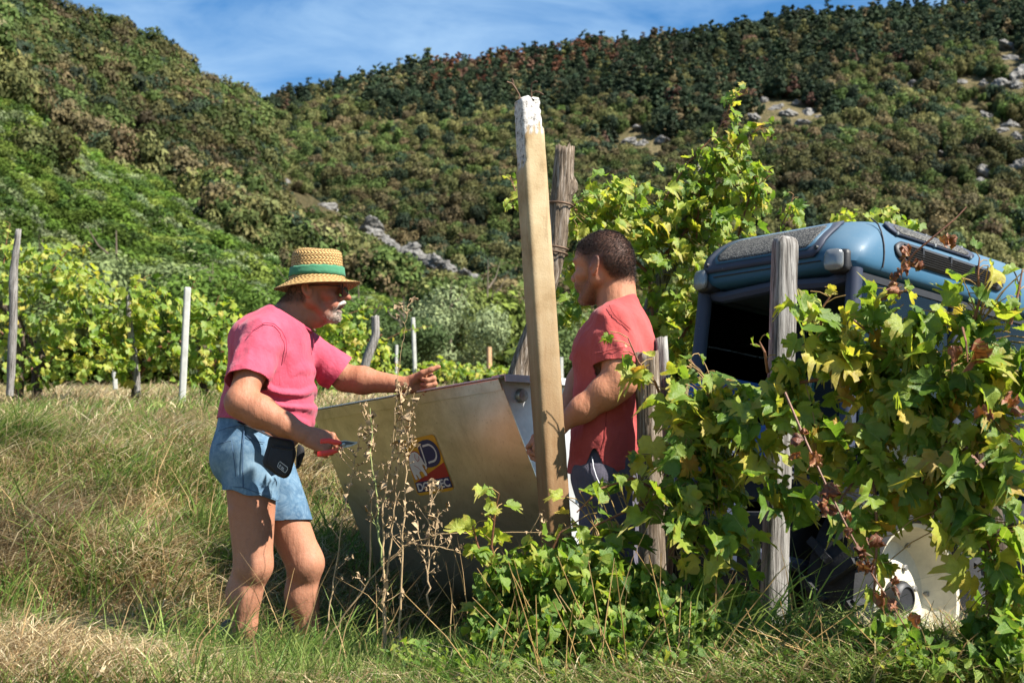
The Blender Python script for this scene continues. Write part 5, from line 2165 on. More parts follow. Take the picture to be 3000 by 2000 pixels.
    for i, (r, z) in enumerate(prof):
        if i:
            s += math.hypot((r - prof[i - 1][0]) * .09, z - prof[i - 1][1])
        for j in range(n):
            a = 2 * math.pi * j / n
            br = max(0, r - 1.05) / .7
            zz = z + br * (.010 * math.cos(a) - .014 * math.sin(a) ** 2 + .004 * math.sin(3 * a)) + (.004 * math.sin(2 * a + .6) if z > .11 else 0)
            x_r, y_r = (.0985 if r <= 1.1 else .0925), (.086 if r <= 1.1 else .085)
            p = HC + ux * (x_r * r * math.cos(a)) + uy * (y_r * r * math.sin(a)) + uz * zz
            Vh.append(p)
            uvh.append((a / (2 * math.pi) * 3.2 * 1.0, s, 0))
    F = [(i * n + j, i * n + (j + 1) % n, (i + 1) * n + (j + 1) % n, (i + 1) * n + j) for i in range(len(prof) - 1) for j in range(n)]
    hat = link("straw_hat", mesh_np("straw_hat", np.array(Vh), F, None, True, {"huv": np.array(uvh)}), m_straw, e)
    so = hat.modifiers.new("straw", 'SOLIDIFY')
    so.thickness = .004
    so.offset = 1
    m = MB()
    vs = []
    for r, z in ((1.125, .032), (1.095, .046), (1.080, .060), (1.065, .068)):
        vs += [HC + ux * (.0985 * r * math.cos(2 * math.pi * j / n)) + uy * (.086 * r * math.sin(2 * math.pi * j / n)) + uz * (z + .001 * math.sin(j * 1.3)) for j in range(n)]
    m.add(vs, [(i * n + j, i * n + (j + 1) % n, (i + 1) * n + (j + 1) % n, (i + 1) * n + j) for i in range(3) for j in range(n)])
    bd = m.build("hat_band", cloth_mat("green_ribbon", (0.045, 0.165, 0.090), weave=500), hat, True)
    so = bd.modifiers.new("cloth", 'SOLIDIFY')
    so.thickness = .003
    return e


older_man()


def belt_pouch():
    """Black belt bag on the near hip with a small plate."""
    c = P(818, 1340, 5.155)
    e = empty("belt_pouch", c, "black nylon belt pouch on the hip of the man in shorts", "pouch")
    sil = [(-.055, .085), (.050, .070), (.072, .045), (.078, -.045), (.045, -.082), (.000, -.092), (-.045, -.055), (-.062, -.035), (-.068, .03)]
    # pixel outline of the bag body
    out = [(788, 1278), (860, 1290), (868, 1330), (862, 1352), (852, 1390), (836, 1404), (815, 1396), (775, 1368), (768, 1355), (782, 1310)]
    nrm = norm([.15, -1, .05])
    m = MB()
    m.poly([P(x, y, 5.165) for x, y in out], nrm, .045)
    m.build("bag", M_BLKNYLON, e, True, .016, 3)
    out2 = [(795, 1310), (858, 1318), (858, 1352), (846, 1388), (832, 1396), (812, 1388), (788, 1362), (784, 1350)]
    m = MB()
    m.poly([P(x, y, 5.118) for x, y in out2], nrm, .012)
    fl = m.build("front_pocket", M_BLKNYLON, e, True, .006, 2)
    m = MB()
    m.tube([P(797, 1306, 5.112), P(828, 1314, 5.108), P(858, 1316, 5.108)], .0035, 6)
    m.build("zip", M_BLACK, e, True)
    m = MB()
    m.poly([P(x, y, 5.103) for x, y in [(816, 1356), (820, 1351), (842, 1368), (843, 1374), (836, 1384), (832, 1382), (813, 1366)]], nrm, .002)
    pl = m.build("name_plate", M_BLACK, fl)
    m = MB()
    q = [(816, 1356), (820, 1351), (842, 1368), (843, 1374), (836, 1384), (832, 1382), (813, 1366)]
    m.tube([P(x, y, 5.1) for x, y in q + q[:1]], .0012, 5)
    m.build("plate_edge", S_W, fl)
    for a, b in (((820, 1360), (823, 1364)), ((825, 1366), (832, 1372)), ((824, 1370), (831, 1376)), ((818, 1363), (821, 1367))):
        m = MB()
        m.tube([P(*a, 5.0998), P(*b, 5.0998)], .0013, 5)
        m.build("plate_mark", S_W, fl)
    out3 = [(872, 1300), (890, 1310), (893, 1330), (878, 1370), (866, 1376), (868, 1340)]
    m = MB()
    m.poly([P(x, y, 5.20) for x, y in out3], nrm, .04)
    m.build("side_bag", M_BLKNYLON, e, True, .010, 2)
    m = MB()
    m.tube([P(700, 1236, 5.26), P(760, 1262, 5.225), P(800, 1282, 5.20), P(870, 1290, 5.22), P(905, 1280, 5.30)], .010, 8, True, .4)
    m.build("belt", M_BLKNYLON, e, True)


belt_pouch()


def shears():
    e = empty("pruning_shears", P(985, 1303, 5.0), "red handled pruning shears held by the man in shorts", "shears")
    red = simple_mat("red_grip", (0.55, 0.022, 0.012), 0.4, 0, 0.15, 30, 0.05)
    blade = simple_mat("shear_steel", (0.22, 0.23, 0.23), 0.32, 0.9, 0.25, 60, 0.1)
    n = np.array([0, -1.0, 0])
    d = 5.0
    for pts, nm in (([(940, 1285), (965, 1283), (988, 1288), (1002, 1293), (1003, 1301), (985, 1304), (962, 1298), (938, 1300)], "upper_handle"),
                    ([(930, 1322), (960, 1318), (985, 1312), (1001, 1306), (1004, 1314), (992, 1324), (965, 1334), (930, 1338)], "lower_handle")):
        m = MB()
        m.poly([P(x, y, d) for x, y in pts], n, .014)
        m.build(nm, red, e, True, .004, 2)
    m = MB()
    m.poly([P(x, y, d - .003) for x, y in [(996, 1292), (1012, 1289), (1032, 1293), (1050, 1294), (1044, 1300), (1026, 1308), (1008, 1311), (998, 1308)]], n, .004)
    m.build("blade", blade, e)
    m = MB()
    m.poly([P(x, y, d - .008) for x, y in [(995, 1295), (1008, 1292), (1020, 1293), (1040, 1296), (1030, 1301), (1012, 1302), (998, 1310)]], n, .004)
    m.build("hook_blade", simple_mat("dark_steel", (0.05, 0.055, 0.06), 0.4, 0.8, 0.2, 40, 0.1), e)
    MB().lathe(P(1007, 1301, d - .014), n, [(0, .005), (.006, .004), (.0065, -.004)], 10).build("pivot", blade, e, True)


shears()


# ================================================================== the bearded man
def young_man():
    e = empty("person", P(1800, 1960, 5.0), "bearded dark haired man in coral T-shirt and grey trousers behind the post", "person")
    psi = math.radians(25)
    Fd = np.array([-math.cos(psi), math.sin(psi), 0])
    LAT = np.array([-math.sin(psi), -math.cos(psi), 0])
    J = P
    S = SDF((-0.10 - .10, 4.62, 0.78), (0.70, 5.50, 2.62), .0045)

    def torso(S, g):
        S.cone(J(1782, 1400, 5.0), J(1787, 1300, 5.0), (.150, .115), (.150, .118), LAT, .03, grow=g)
        S.cone(J(1787, 1300, 5.0), J(1792, 1180, 5.0), (.150, .112), (.160, .118), LAT, .03, grow=g)
        S.cone(J(1792, 1180, 5.0), J(1800, 1040, 5.0), (.165, .120), (.185, .128), LAT, .03, grow=g)
        S.cone(J(1800, 1040, 5.0), J(1816, 955, 5.0), (.185, .120), (.145, .078), LAT, .04, grow=g)
        S.ell(J(1845, 1000, 5.02), (.075, .10, .11), None, .04, grow=g)

    nS, nE, nW = J(1800, 950, 4.845), J(1818, 1118, 4.79), J(1660, 1232, 4.82)
    fS, fE, fW = J(1775, 950, 5.17), J(1700, 1120, 5.22), J(1640, 1250, 5.08)
    nH, nK, nA = J(1775, 1395, 4.93), J(1795, 1690, 4.93), J(1815, 1985, 4.97)
    fH, fK, fA = J(1795, 1395, 5.09), J(1815, 1690, 5.12), J(1850, 1980, 5.16)
    torso(S, -.018)
    for h, k, a in ((nH, nK, nA), (fH, fK, fA)):
        S.cone(h, k, .085, .058, None, .03)
        S.cone(k, a, .058, .038, None, .03)
    S.cone(nS, nS + (nE - nS) * .5, .048, .052, None, .03)
    S.cone(nS + (nE - nS) * .5, nS + (nE - nS) * .85, .054, .052, None, .03)
    S.cone(nS + (nE - nS) * .85, nE, .052, .048, None, .03)
    S.ell(nE + np.array([.004, 0, -.004]), (.046, .046, .046), None, .02)
    m = nE + (nW - nE) * .28
    S.cone(nE, m, .050, .053, None, .03)
    S.cone(m, nE + (nW - nE) * .7, .053, .042, None, .03)
    S.cone(nE + (nW - nE) * .7, nW, .042, .031, None, .03)
    S.cone(fS, fE, .058, .046, None, .03)
    S.cone(fE, fW, .048, .030, None, .03)
    hand(S, nW + norm(nW - nE) * .008, (-.80, .10, -.58), (-.45, -.60, .65), 'L', [(30, 45, 30)] * 4, [(.7, .5, -.4), (.9, .25, -.3), (.95, .1, -.2)], 1.05)
    hand(S, fW + norm(fW - fE) * .008, (-.80, .10, -.5), (-.3, .6, .7), 'R', [(35, 55, 30)] * 4, [(.7, .5, -.4), (.9, .25, -.3), (.95, .1, -.2)], 1.05)
    ph = math.radians(32)
    H = Head(J(1772, 792, 5.02), (-math.cos(ph), math.sin(ph), -.03), (.02, 0, 1), 1.10)
    S.cone(J(1815, 945, 5.01), J(1798, 850, 5.02), (.072, .074), (.064, .066), LAT, .03)
    S.cone(J(1812, 905, 5.01), J(1816, 810, 5.02), .058, .052, None, .03)
    H.build(S, False, 1.0, .92)
    V, Q = S.mesh()
    T = tris(Q)
    V = relax(V, T, 1, .4)
    L = H.loc(V)
    tint = np.tile(np.array([0.411, 0.182, 0.103]), (len(V), 1))
    red = np.exp(-((L[:, 0] + .01) / .05) ** 2 - ((np.abs(L[:, 1]) - .085) / .012) ** 2 - (L[:, 2] / .05) ** 2)
    tint = tint * (1 - red[:, None] * .5) + np.array([.40, .11, .075]) * red[:, None] * .5
    # beard: from the sideburn along the jaw to the chin and moustache
    f, s, u = L[:, 0], np.abs(L[:, 1]), L[:, 2]
    low = smooth01(-u, .018 + .012 * smooth01(f, .03, .07), .045) * smooth01(f, -.012, .022) * (u > -.14) * (np.abs(f) < .14) * (s < .1)
    side = smooth01(f, -.002, .010) * smooth01(-f, -.045, -.020) * smooth01(s, .045, .055) * smooth01(.03 - u, 0, .02) * (u > -.06) * .8
    mst = np.exp(-((f - .098) / .016) ** 4 - ((u + .036) / .009) ** 4 - (s / .030) ** 4)
    b = np.clip(np.maximum(np.maximum(low, side), mst), 0, 1) * (.45 + .55 * vnoise(V, 230)) * .62
    tint = tint * (1 - b[:, None]) + np.array([.035, .022, .018]) * b[:, None]
    brow = np.exp(-((f - .088) / .018) ** 4 - ((u - .036) / .006) ** 4 - ((s - .032) / .022) ** 4)
    tint = tint * (1 - brow[:, None] * .85) + np.array([.02, .014, .012]) * brow[:, None] * .85
    # cropped hair: the skin under it is dark too
    hl_ = .058 - .045 * smooth01(-f, -.06, -.015) - .052 * smooth01(-f, .015, .06)
    hair = smooth01(u, hl_ - .026, hl_ + .022) * (u < .3) * (np.abs(f) < .2) * (s < .12) * (1 - smooth01(f, .062, .085) * smooth01(-u, -.085, -.065))
    tint = tint * (1 - (hair * (.7 + .3 * vnoise(V, 420)))[:, None] * .95) + np.array([.034, .024, .022]) * (hair * (.7 + .3 * vnoise(V, 420)))[:, None] * .95
    link("body", mesh_np("body", V, Q, None, True, {"tint": tint}), M_SKIN, e)
    # cropped hair and stubble, strand by strand
    N = vnormals(V, T)
    ear = (s > .070) & (f > -.035) & (u < .045)
    hm = np.where(ear, 0, hair ** 1.5)
    w1, t1 = strands(V, N, hm, 26000, .004, .0085, H.f * -.35 + H.u * -.1, 5)
    tag(link("hair", mesh_np("hair", w1, None, t1, False), M_HAIR, e), kind="stuff")
    w2, t2 = strands(V, N, np.where(ear, 0, np.clip(np.maximum(np.maximum(low, side), mst), 0, 1) ** 2), 5000, .0015, .0035, H.u * -.5, 6, .0004)
    tag(link("beard", mesh_np("beard", w2, None, t2, False), M_HAIR, e), kind="stuff")

    # T-shirt
    Sc = SDF((0.10, 4.62, 1.52), (0.70, 5.45, 2.45), .0055)
    torso(Sc, .010)
    Sc.cone(J(1782, 1420, 5.0), J(1788, 1280, 5.0), (.178, .138), (.165, .130), LAT, .03)
    Sc.cone(J(1816, 955, 5.0), J(1808, 885, 5.01), (.10, .08), (.074, .076), LAT, .04)
    nD, fDd = norm(nE - nS), norm(fE - fS)
    nh, fh = nS + nD * .150, fS + fDd * .17
    Sc.cone(nS + np.array([0, .01, 0]), nh + nD * .05, .072, .070, None, .045)
    Sc.cone(fS, fh + fDd * .05, .072, .072, None, .045)
    V, Q = Sc.mesh()
    T = tris(Q)
    V = relax(V, T, 2, .5)
    N = vnormals(V, T)
    wv = fbm(V * np.array([1, 1, .5]), 10, 3) * .018 + np.abs(fbm(V * np.array([1.2, 1, .7]), 17, 2)) * -.014
    A = J(1850, 1010, 4.86)
    d = V - A
    wv += np.exp(-((d @ norm([.8, 0, .6])) ** 2) / .010 - (d @ norm([-.6, 0, .8])) ** 2 / .02) * np.sin((d @ norm([.85, 0, .45])) * 95) * .006
    lowm = smooth01(-V[:, 2], -1.90, -1.70)
    wv += lowm * np.sin((V @ norm([.35, .3, 1.0])) * 58 + 12 * (vnoise(V, 6) - .5)) * .006
    V = V + N * np.maximum(wv, -.0065)[:, None]
    hz = J(1680, 1384, 5.0)[2]
    px = 1500 + V[:, 0] / V[:, 1] * FPX
    hem = hz + .075 * np.exp(-((px - 1740) / 24) ** 2) * (V[:, 1] < 5.0) + .006 * np.sin(V[:, 0] * 50)
    c = hem - V[:, 2]
    for s0, dd, hh, near_ in ((nS, nD, nh, True), (fS, fDd, fh, False)):
        rel = V - s0
        along = rel @ dd
        rad = np.linalg.norm(rel - along[:, None] * dd, axis=1)
        lat = (V - J(1800, 1040, 5.0)) @ LAT
        dep = (V - J(1800, 1040, 5.0)) @ Fd
        sel = (rad < .105) & (along > .112) & ((lat > .06) if near_ else (lat < -.06)) & ((lat / .192) ** 2 + (dep / .142) ** 2 > 1.12)
        ax = norm(dd + (np.array([-.10, 0, .0]) if near_ else 0))
        c = np.maximum(c, np.where(sel, (V - hh) @ ax, -1))
    c = np.maximum(c, (V - J(1812, 893, 5.01)) @ norm(np.array([-.42, .12, .9])) - .004)
    V, T = clip_mesh(V, T, c)
    N = vnormals(V, T)
    sh = link("t_shirt", mesh_np("t_shirt", V, None, T), M_CORAL, e)
    so = sh.modifiers.new("cloth", 'SOLIDIFY')
    so.thickness = .004
    so.offset = -1
    for nm, pts, w in [("sleeve_hem", [(1742, 1034), (1765, 1030), (1790, 1024), (1815, 1018), (1830, 1017)], .003), ("shoulder_seam", [(1785, 893), (1795, 915), (1812, 935), (1832, 950), (1848, 965)], .003), ("side_seam", [(1778, 1190), (1776, 1230), (1774, 1275), (1768, 1310)], .003)]:
        q = np.array([J(x, y, 4.8) for x, y in pts])
        tt = np.linspace(0, 1, len(q) * 4)
        q = np.stack([np.interp(tt, np.linspace(0, 1, len(q)), q[:, k]) for k in range(3)], 1)
        a, nn = snap(q, V, N)
        ribbon(nm, M_CORALD, sh, a, nn, w)
    # trousers
    Ss = SDF((0.10, 4.62, 0.80), (0.70, 5.45, 2.0), .0065)
    Ss.cone(J(1782, 1405, 5.0), J(1786, 1285, 5.0), (.160, .125), (.155, .120), LAT, .03)
    for h, k, a in ((nH, nK, nA), (fH, fK, fA)):
        Ss.cone(h, h + (k - h) * .5, .105, .092, None, .035)
        Ss.cone(h + (k - h) * .5, k, .092, .082, None, .03)
        Ss.cone(k, a, .080, .070, None, .03)
    Ss.ell(J(1835, 1380, 5.03), (.09, .12, .10), None, .04)
    V, Q = Ss.mesh()
    T = tris(Q)
    V = relax(V, T, 2, .5)
    N = vnormals(V, T)
    wv = fbm(V, 8, 3) * .028 + np.sin((V @ norm([.5, .2, 1])) * 45 + 10 * vnoise(V, 5)) * .004
    V = V + N * np.maximum(wv, -.0065)[:, None]
    c = np.maximum(V[:, 2] - J(1780, 1290, 5.0)[2], J(1800, 1985, 5.0)[2] - V[:, 2])
    V, T = clip_mesh(V, T, c)
    N = vnormals(V, T)
    tr = link("trousers", mesh_np("trousers", V, None, T), M_TROUSER, e)
    so = tr.modifiers.new("cloth", 'SOLIDIFY')
    so.thickness = .004
    so.offset = -1
    q = np.array([J(x, y, 4.8) for x, y in [(1734, 1338), (1738, 1365), (1746, 1395), (1755, 1415)]])
    tt = np.linspace(0, 1, 14)
    q = np.stack([np.interp(tt, np.linspace(0, 1, len(q)), q[:, k]) for k in range(3)], 1)
    a, nn = snap(q, V, N)
    ribbon("pocket_piping", M_TROUSERL, tr, a, nn, .004)
    for a in (nA, fA):
        shoe(e, a, (-1, .4), float(ground_z(a[0], a[1])))


young_man()
# ------------------------------------------------------------------ vines
def leaf_outline(k):
    """Five-lobed vine leaf, petiole at the origin, tip towards +y, about one unit wide."""
    half = [(0, 1.0), (9, .88), (15, .87), (21, .70), (29, .62), (37, .76), (44, .80), (52, .90), (60, .76), (67, .73), (76, .56), (86, .63), (96, .60), (107, .70), (119, .58), (131, .60), (146, .50), (160, .47), (172, .20)]
    if k == 0:
        half = [(0, 1.0), (26, .68), (50, .90), (74, .58), (104, .68), (140, .54), (170, .25)]
    pts = [(a, r) for a, r in half] + [(-a, r) for a, r in half[::-1] if a != 0]
    P2 = []
    for a, r in pts:
        t = math.radians(a)
        P2.append((math.sin(t) * r * .62, .06 + .36 + math.cos(t) * r * .62))
    return np.array(P2)


def leaf_geo(k, seed):
    """Vertices, triangles and flat leaf coordinates of one leaf with its own cup, fold and curl."""
    r = np.random.default_rng(seed)
    O = leaf_outline(k)
    O = O * (1 + .05 * r.normal(size=O.shape))
    c = np.array([0, .40])
    n = len(O)
    if k:
        I = c + (O[::2] - c) * .52
        m = len(I)
        P2 = np.concatenate([[c], I, O])
        T = [(0, 1 + i, 1 + (i + 1) % m) for i in range(m)]
        for i in range(m):
            o0, o1, o2 = 1 + m + 2 * i, 1 + m + (2 * i + 1) % n, 1 + m + (2 * i + 2) % n
            i0, i1 = 1 + i, 1 + (i + 1) % m
            if 2 * i + 1 < n:
                T += [(i0, o0, o1), (i0, o1, i1)]
                if i1 != 1:
                    T += [(i1, o1, o2)]
                else:
                    T += [(i1, o1, 1 + m)]
    else:
        P2 = np.concatenate([[c], O])
        T = [(0, 1 + i, 1 + (i + 1) % n) for i in range(n)]
    x, y = P2[:, 0], P2[:, 1]
    fold, cup, curl, wav = r.uniform(.05, .75), r.uniform(-.8, .5), r.uniform(-.3, 1.1), r.uniform(.03, .10)
    z = fold * np.abs(x) + cup * (x ** 2 + (y - .4) ** 2) - curl * np.maximum(y - .35, 0) ** 2 + wav * np.sin(9 * x + 7 * y + r.random() * 6)
    V = np.stack([x, y, z], 1)
    T = np.array(T)
    T = T[:, ::-1] if np.cross(P2[T[0, 1]] - P2[T[0, 0]], P2[T[0, 2]] - P2[T[0, 0]]) < 0 else T
    return V, T, np.stack([x, y - .08, 0 * x], 1)


def leaf_mat(name, stops, by_object, trans=.48, dead=False):
    t = NT(name)
    if by_object:
        oi = t.new("ObjectInfo")
        rnd = oi.outputs['Random']
    else:
        a = t.new("Attribute")
        a.attribute_name = "rnd"
        rnd = a.outputs['Fac']
    uv = t.new("Attribute")
    uv.attribute_name = "luv"
    sp = t.new("SeparateXYZ")
    t.L(uv.outputs['Vector'], sp.inputs[0])
    col = t.ramp(rnd, stops)
    nz = t.noise(uv.outputs['Vector'], 5, 5, 0.7)
    col = t.mix(1.0, col, t.ramp(nz, [(0.3, (0.80, 0.82, 0.75)), (0.7, (1.18, 1.14, 1.1))]), 'MULTIPLY')
    # main veins radiating from the petiole
    ax_ = t.math('ABSOLUTE', sp.outputs['X'])
    ang = t.math('ARCTAN2', ax_, sp.outputs['Y'])
    v = None
    for a0 in (0.0, 0.85, 1.75):
        d = t.math('ABSOLUTE', t.math('SUBTRACT', ang, a0))
        v = d if v is None else t.math('MINIMUM', v, d)
    rad = t.math('SQRT', t.math('ADD', t.math('POWER', sp.outputs['X'], 2.0), t.math('POWER', sp.outputs['Y'], 2.0)))
    vein = t.math('LESS_THAN', t.math('MULTIPLY', v, rad), 0.011)
    col = t.mix(t.math('MULTIPLY', vein, 0.45), col, (0.33, 0.36, 0.12))
    if not dead:
        # a few dry yellow-brown margins
        rimn = t.math('GREATER_THAN', t.math('ADD', t.math('MULTIPLY', rad, 0.75), t.math('MULTIPLY', nz, 0.6)), t.math('ADD', t.math('MULTIPLY', rnd, -0.22), 0.98))
        col = t.mix(t.math('MULTIPLY', rimn, 0.6), col, (0.34, 0.26, 0.05))
    bp = t.bump(t.math('ADD', t.math('MULTIPLY', vein, -0.6), nz), 0.35, 0.02)
    d = t.bsdf(col, 0.42, 0, bp, 0.38)
    tr = t.new("BsdfTranslucent")
    t.L(t.mix(1.0, col, (1.5, 1.45, 0.7), 'MULTIPLY'), tr.inputs['Color'])
    t.L(bp, tr.inputs['Normal'])
    ms = t.new("MixShader")
    ms.inputs[0].default_value = trans
    t.L(d, ms.inputs[1])
    t.L(tr.outputs[0], ms.inputs[2])
    return t.done(ms.outputs[0])


GSTOPS = [(0.0, (0.085, 0.165, 0.024)), (0.30, (0.145, 0.235, 0.032)), (0.60, (0.235, 0.315, 0.045)), (0.88, (0.36, 0.40, 0.065)), (0.95, (0.50, 0.43, 0.07)), (1.0, (0.42, 0.24, 0.055))]
YSTOPS = [(0.0, (0.085, 0.165, 0.024)), (0.30, (0.16, 0.255, 0.034)), (0.65, (0.27, 0.345, 0.05)), (0.93, (0.39, 0.425, 0.075)), (1.0, (0.50, 0.40, 0.09))]
M_LEAF, M_LEAFM = leaf_mat("vine_leaf", GSTOPS, True), leaf_mat("vine_leaf_mass", GSTOPS, False)
M_YLEAF, M_YLEAFM = leaf_mat("pale_vine_leaf", YSTOPS, True), leaf_mat("pale_vine_leaf_mass", YSTOPS, False)
M_DEAD = leaf_mat("withered_leaf", [(0.0, (0.10, 0.035, 0.018)), (0.6, (0.21, 0.075, 0.035)), (1.0, (0.28, 0.12, 0.055))], True, .15, True)
M_CANE = simple_mat("vine_cane", (0.16, 0.062, 0.028), 0.6, 0, 0.35, 30, 0.4)
M_GCANE = simple_mat("green_petiole", (0.26, 0.16, 0.05), 0.6, 0, 0.35, 30, 0.2)
M_VTRUNK = wood_mat("vine_trunk_bark", (0.018, 0.014, 0.010), (0.07, 0.052, 0.038), (0.19, 0.15, 0.12))

LEAF_HI = [leaf_geo(1, 100 + k) for k in range(12)]
LEAF_LO = [leaf_geo(0, 200 + k) for k in range(6)]


def leaf_meshes(mat):
    out = []
    for V, T, uv in LEAF_HI:
        me = mesh_np("leaf", V, None, T, True, {"luv": uv})
        me.materials.append(mat)
        out.append(me)
    return out


LM_G, LM_Y, LM_D = leaf_meshes(M_LEAF), leaf_meshes(M_YLEAF), leaf_meshes(M_DEAD)


def frames(n, r, tilt=1.0, centre_dir=None):
    """Random leaf frames: blade facing the light and the open side, tip hanging outwards and down."""
    nn = np.array([.52, -.42, .62]) + r.normal(size=(n, 3)) * .55 * tilt
    if centre_dir is not None:
        nn = nn + centre_dir * .45
    nn /= np.linalg.norm(nn, axis=1)[:, None]
    t = np.array([0, -.10, -.75]) + r.normal(size=(n, 3)) * .55
    t -= nn * (t * nn).sum(1)[:, None]
    t /= np.linalg.norm(t, axis=1)[:, None]
    u = np.cross(t, nn)
    return u, t, nn


def mass_mesh(name, C, U, Tt, N, S, r, lib=None, extra=None):
    lib = lib or LEAF_LO
    Vs, Ts, luv, rnd = [], [], [], []
    k = 0
    kind = r.integers(0, len(lib), len(C))
    for q, (V, T, uv) in enumerate(lib):
        sel = np.where(kind == q)[0]
        if not len(sel):
            continue
        W = C[sel][:, None] + S[sel][:, None, None] * (V[None, :, 0:1] * U[sel][:, None] + V[None, :, 1:2] * Tt[sel][:, None] + V[None, :, 2:3] * N[sel][:, None])
        m = len(V)
        Vs.append(W.reshape(-1, 3))
        Ts.append((T[None] + (k + np.arange(len(sel)) * m)[:, None, None]).reshape(-1, 3))
        luv.append(np.tile(uv, (len(sel), 1)))
        rnd.append(np.repeat(r.random(len(sel)), m))
        k += m * len(sel)
    return mesh_np(name, np.concatenate(Vs), None, np.concatenate(Ts), True, {"luv": np.concatenate(luv), "rnd": np.concatenate(rnd)})


def place_leaf(me, c, u, t, n, s, parent, name="leaf"):
    o = bpy.data.objects.new(name, me)
    COL.objects.link(o)
    o.parent = parent
    o.matrix_parent_inverse = pm(parent).inverted()
    M = Matrix.Identity(4)
    for k in range(3):
        M[k][0], M[k][1], M[k][2], M[k][3] = u[k] * s, t[k] * s, n[k] * s, c[k]
    o.matrix_basis = M
    return o


def vine(name, label, base, blobs, size, parts, seed, pale=False, shoots=(), group=None, trunk=None, canes=(), tilt=1.0, cat="vine"):
    """blobs: (px, py, depth, rx px, ry px, half depth m, leaves). shoots: (pixel polyline with depth, leaves, leaf size)."""
    r = np.random.default_rng(seed)
    e = empty(name, base, label, cat, group)
    C, D = [], []
    SZ = []
    cane_pts = [p for c in canes for p in c[0]]
    for px, py, d, rx, ry, dd, n in blobs:
        v = r.normal(size=(n, 3))
        v /= np.linalg.norm(v, axis=1)[:, None]
        q = v * (r.random(n) ** .45)[:, None]
        mpp = d / FPX
        C.append(P(px, py, d) + q * np.array([rx * mpp, dd, ry * mpp]))
        D.append(v)
        SZ.append(size * (.45 + .75 * r.random(n)))
    mb = MB()
    for line, n, sz in shoots:
        L = np.array([P(*p) for p in line])
        s = np.linspace(0, 1, n)
        src = np.linspace(0, 1, len(L))
        q = np.stack([np.interp(s, src, L[:, k]) for k in range(3)], 1)
        a = r.random(n) * 6.28 + np.arange(n) * 2.4
        off = np.stack([np.cos(a), np.sin(a) * .8, .35 + 0 * a], 1)
        off /= np.linalg.norm(off, axis=1)[:, None]
        c = q + off * sz * (.35 + .5 * r.random((n, 1)))
        for k in range(n):
            mb.tube([q[k], (q[k] + c[k]) / 2 + np.array([0, 0, .006]), c[k]], .0016, 4, False)
        C.append(c)
        D.append(off)
        SZ.append(sz * (.6 + .6 * r.random(n)) * np.interp(s, [0, .75, 1], [1.1, .95, .55]))
        m = MB()
        m.tube(list(L), list(np.linspace(.0055, .0022, len(L))), 7)
        m.build("shoot", M_CANE, e, True)
    C, D, SZ = np.concatenate(C), np.concatenate(D), np.concatenate(SZ)
    U, T, N = frames(len(C), r, tilt, D)
    order = np.argsort(C[:, 1] + r.normal(size=len(C)) * .05 - (N @ np.array([0, -1, 0])) * .05)
    lib = LM_Y if pale else LM_G
    for k in order[:parts]:
        place_leaf(lib[r.integers(0, len(lib))], C[k], U[k], T[k], N[k], SZ[k], e)
    rest = order[parts:]
    if len(rest):
        me = mass_mesh("foliage", C[rest], U[rest], T[rest], N[rest], SZ[rest], r, LEAF_HI if size * FPX / C[:, 1].mean() > 45 else LEAF_LO)
        tag(link("foliage", me, M_YLEAFM if pale else M_LEAFM, e), kind="stuff")
    for line, r0, r1 in canes:
        m = MB()
        L = [P(*p) for p in line]
        m.tube(L, list(np.linspace(r0, r1, len(L))), 8)
        m.build("cane", M_CANE, e, True)
    if len(cane_pts):
        CP = []
        for line, r0, r1 in canes:
            L = np.array([P(*p) for p in line])
            s = np.linspace(0, len(L) - 1, len(L) * 8)
            CP.append(np.stack([np.interp(s, np.arange(len(L)), L[:, k]) for k in range(3)], 1))
        CP = np.concatenate(CP)
        for k in order[:min(parts + 60, len(order))]:
            d = np.linalg.norm(CP - C[k], axis=1)
            j = d.argmin()
            if d[j] < .22:
                mb.tube([CP[j], CP[j] * .4 + C[k] * .6 + np.array([0, 0, .012]), C[k]], .0017, 4, False)
    if mb.v:
        tag(mb.build("petioles", M_GCANE, e, True, auto=False), kind="stuff")
    if trunk:
        pts, rad = trunk
        wood_post("trunk", [P(*p) for p in pts], rad, None, M_VTRUNK, .0, 16, 40, [(.4, 1, .02), (.7, 4, .02)], seed=seed, e=e).name = "trunk"
    return e


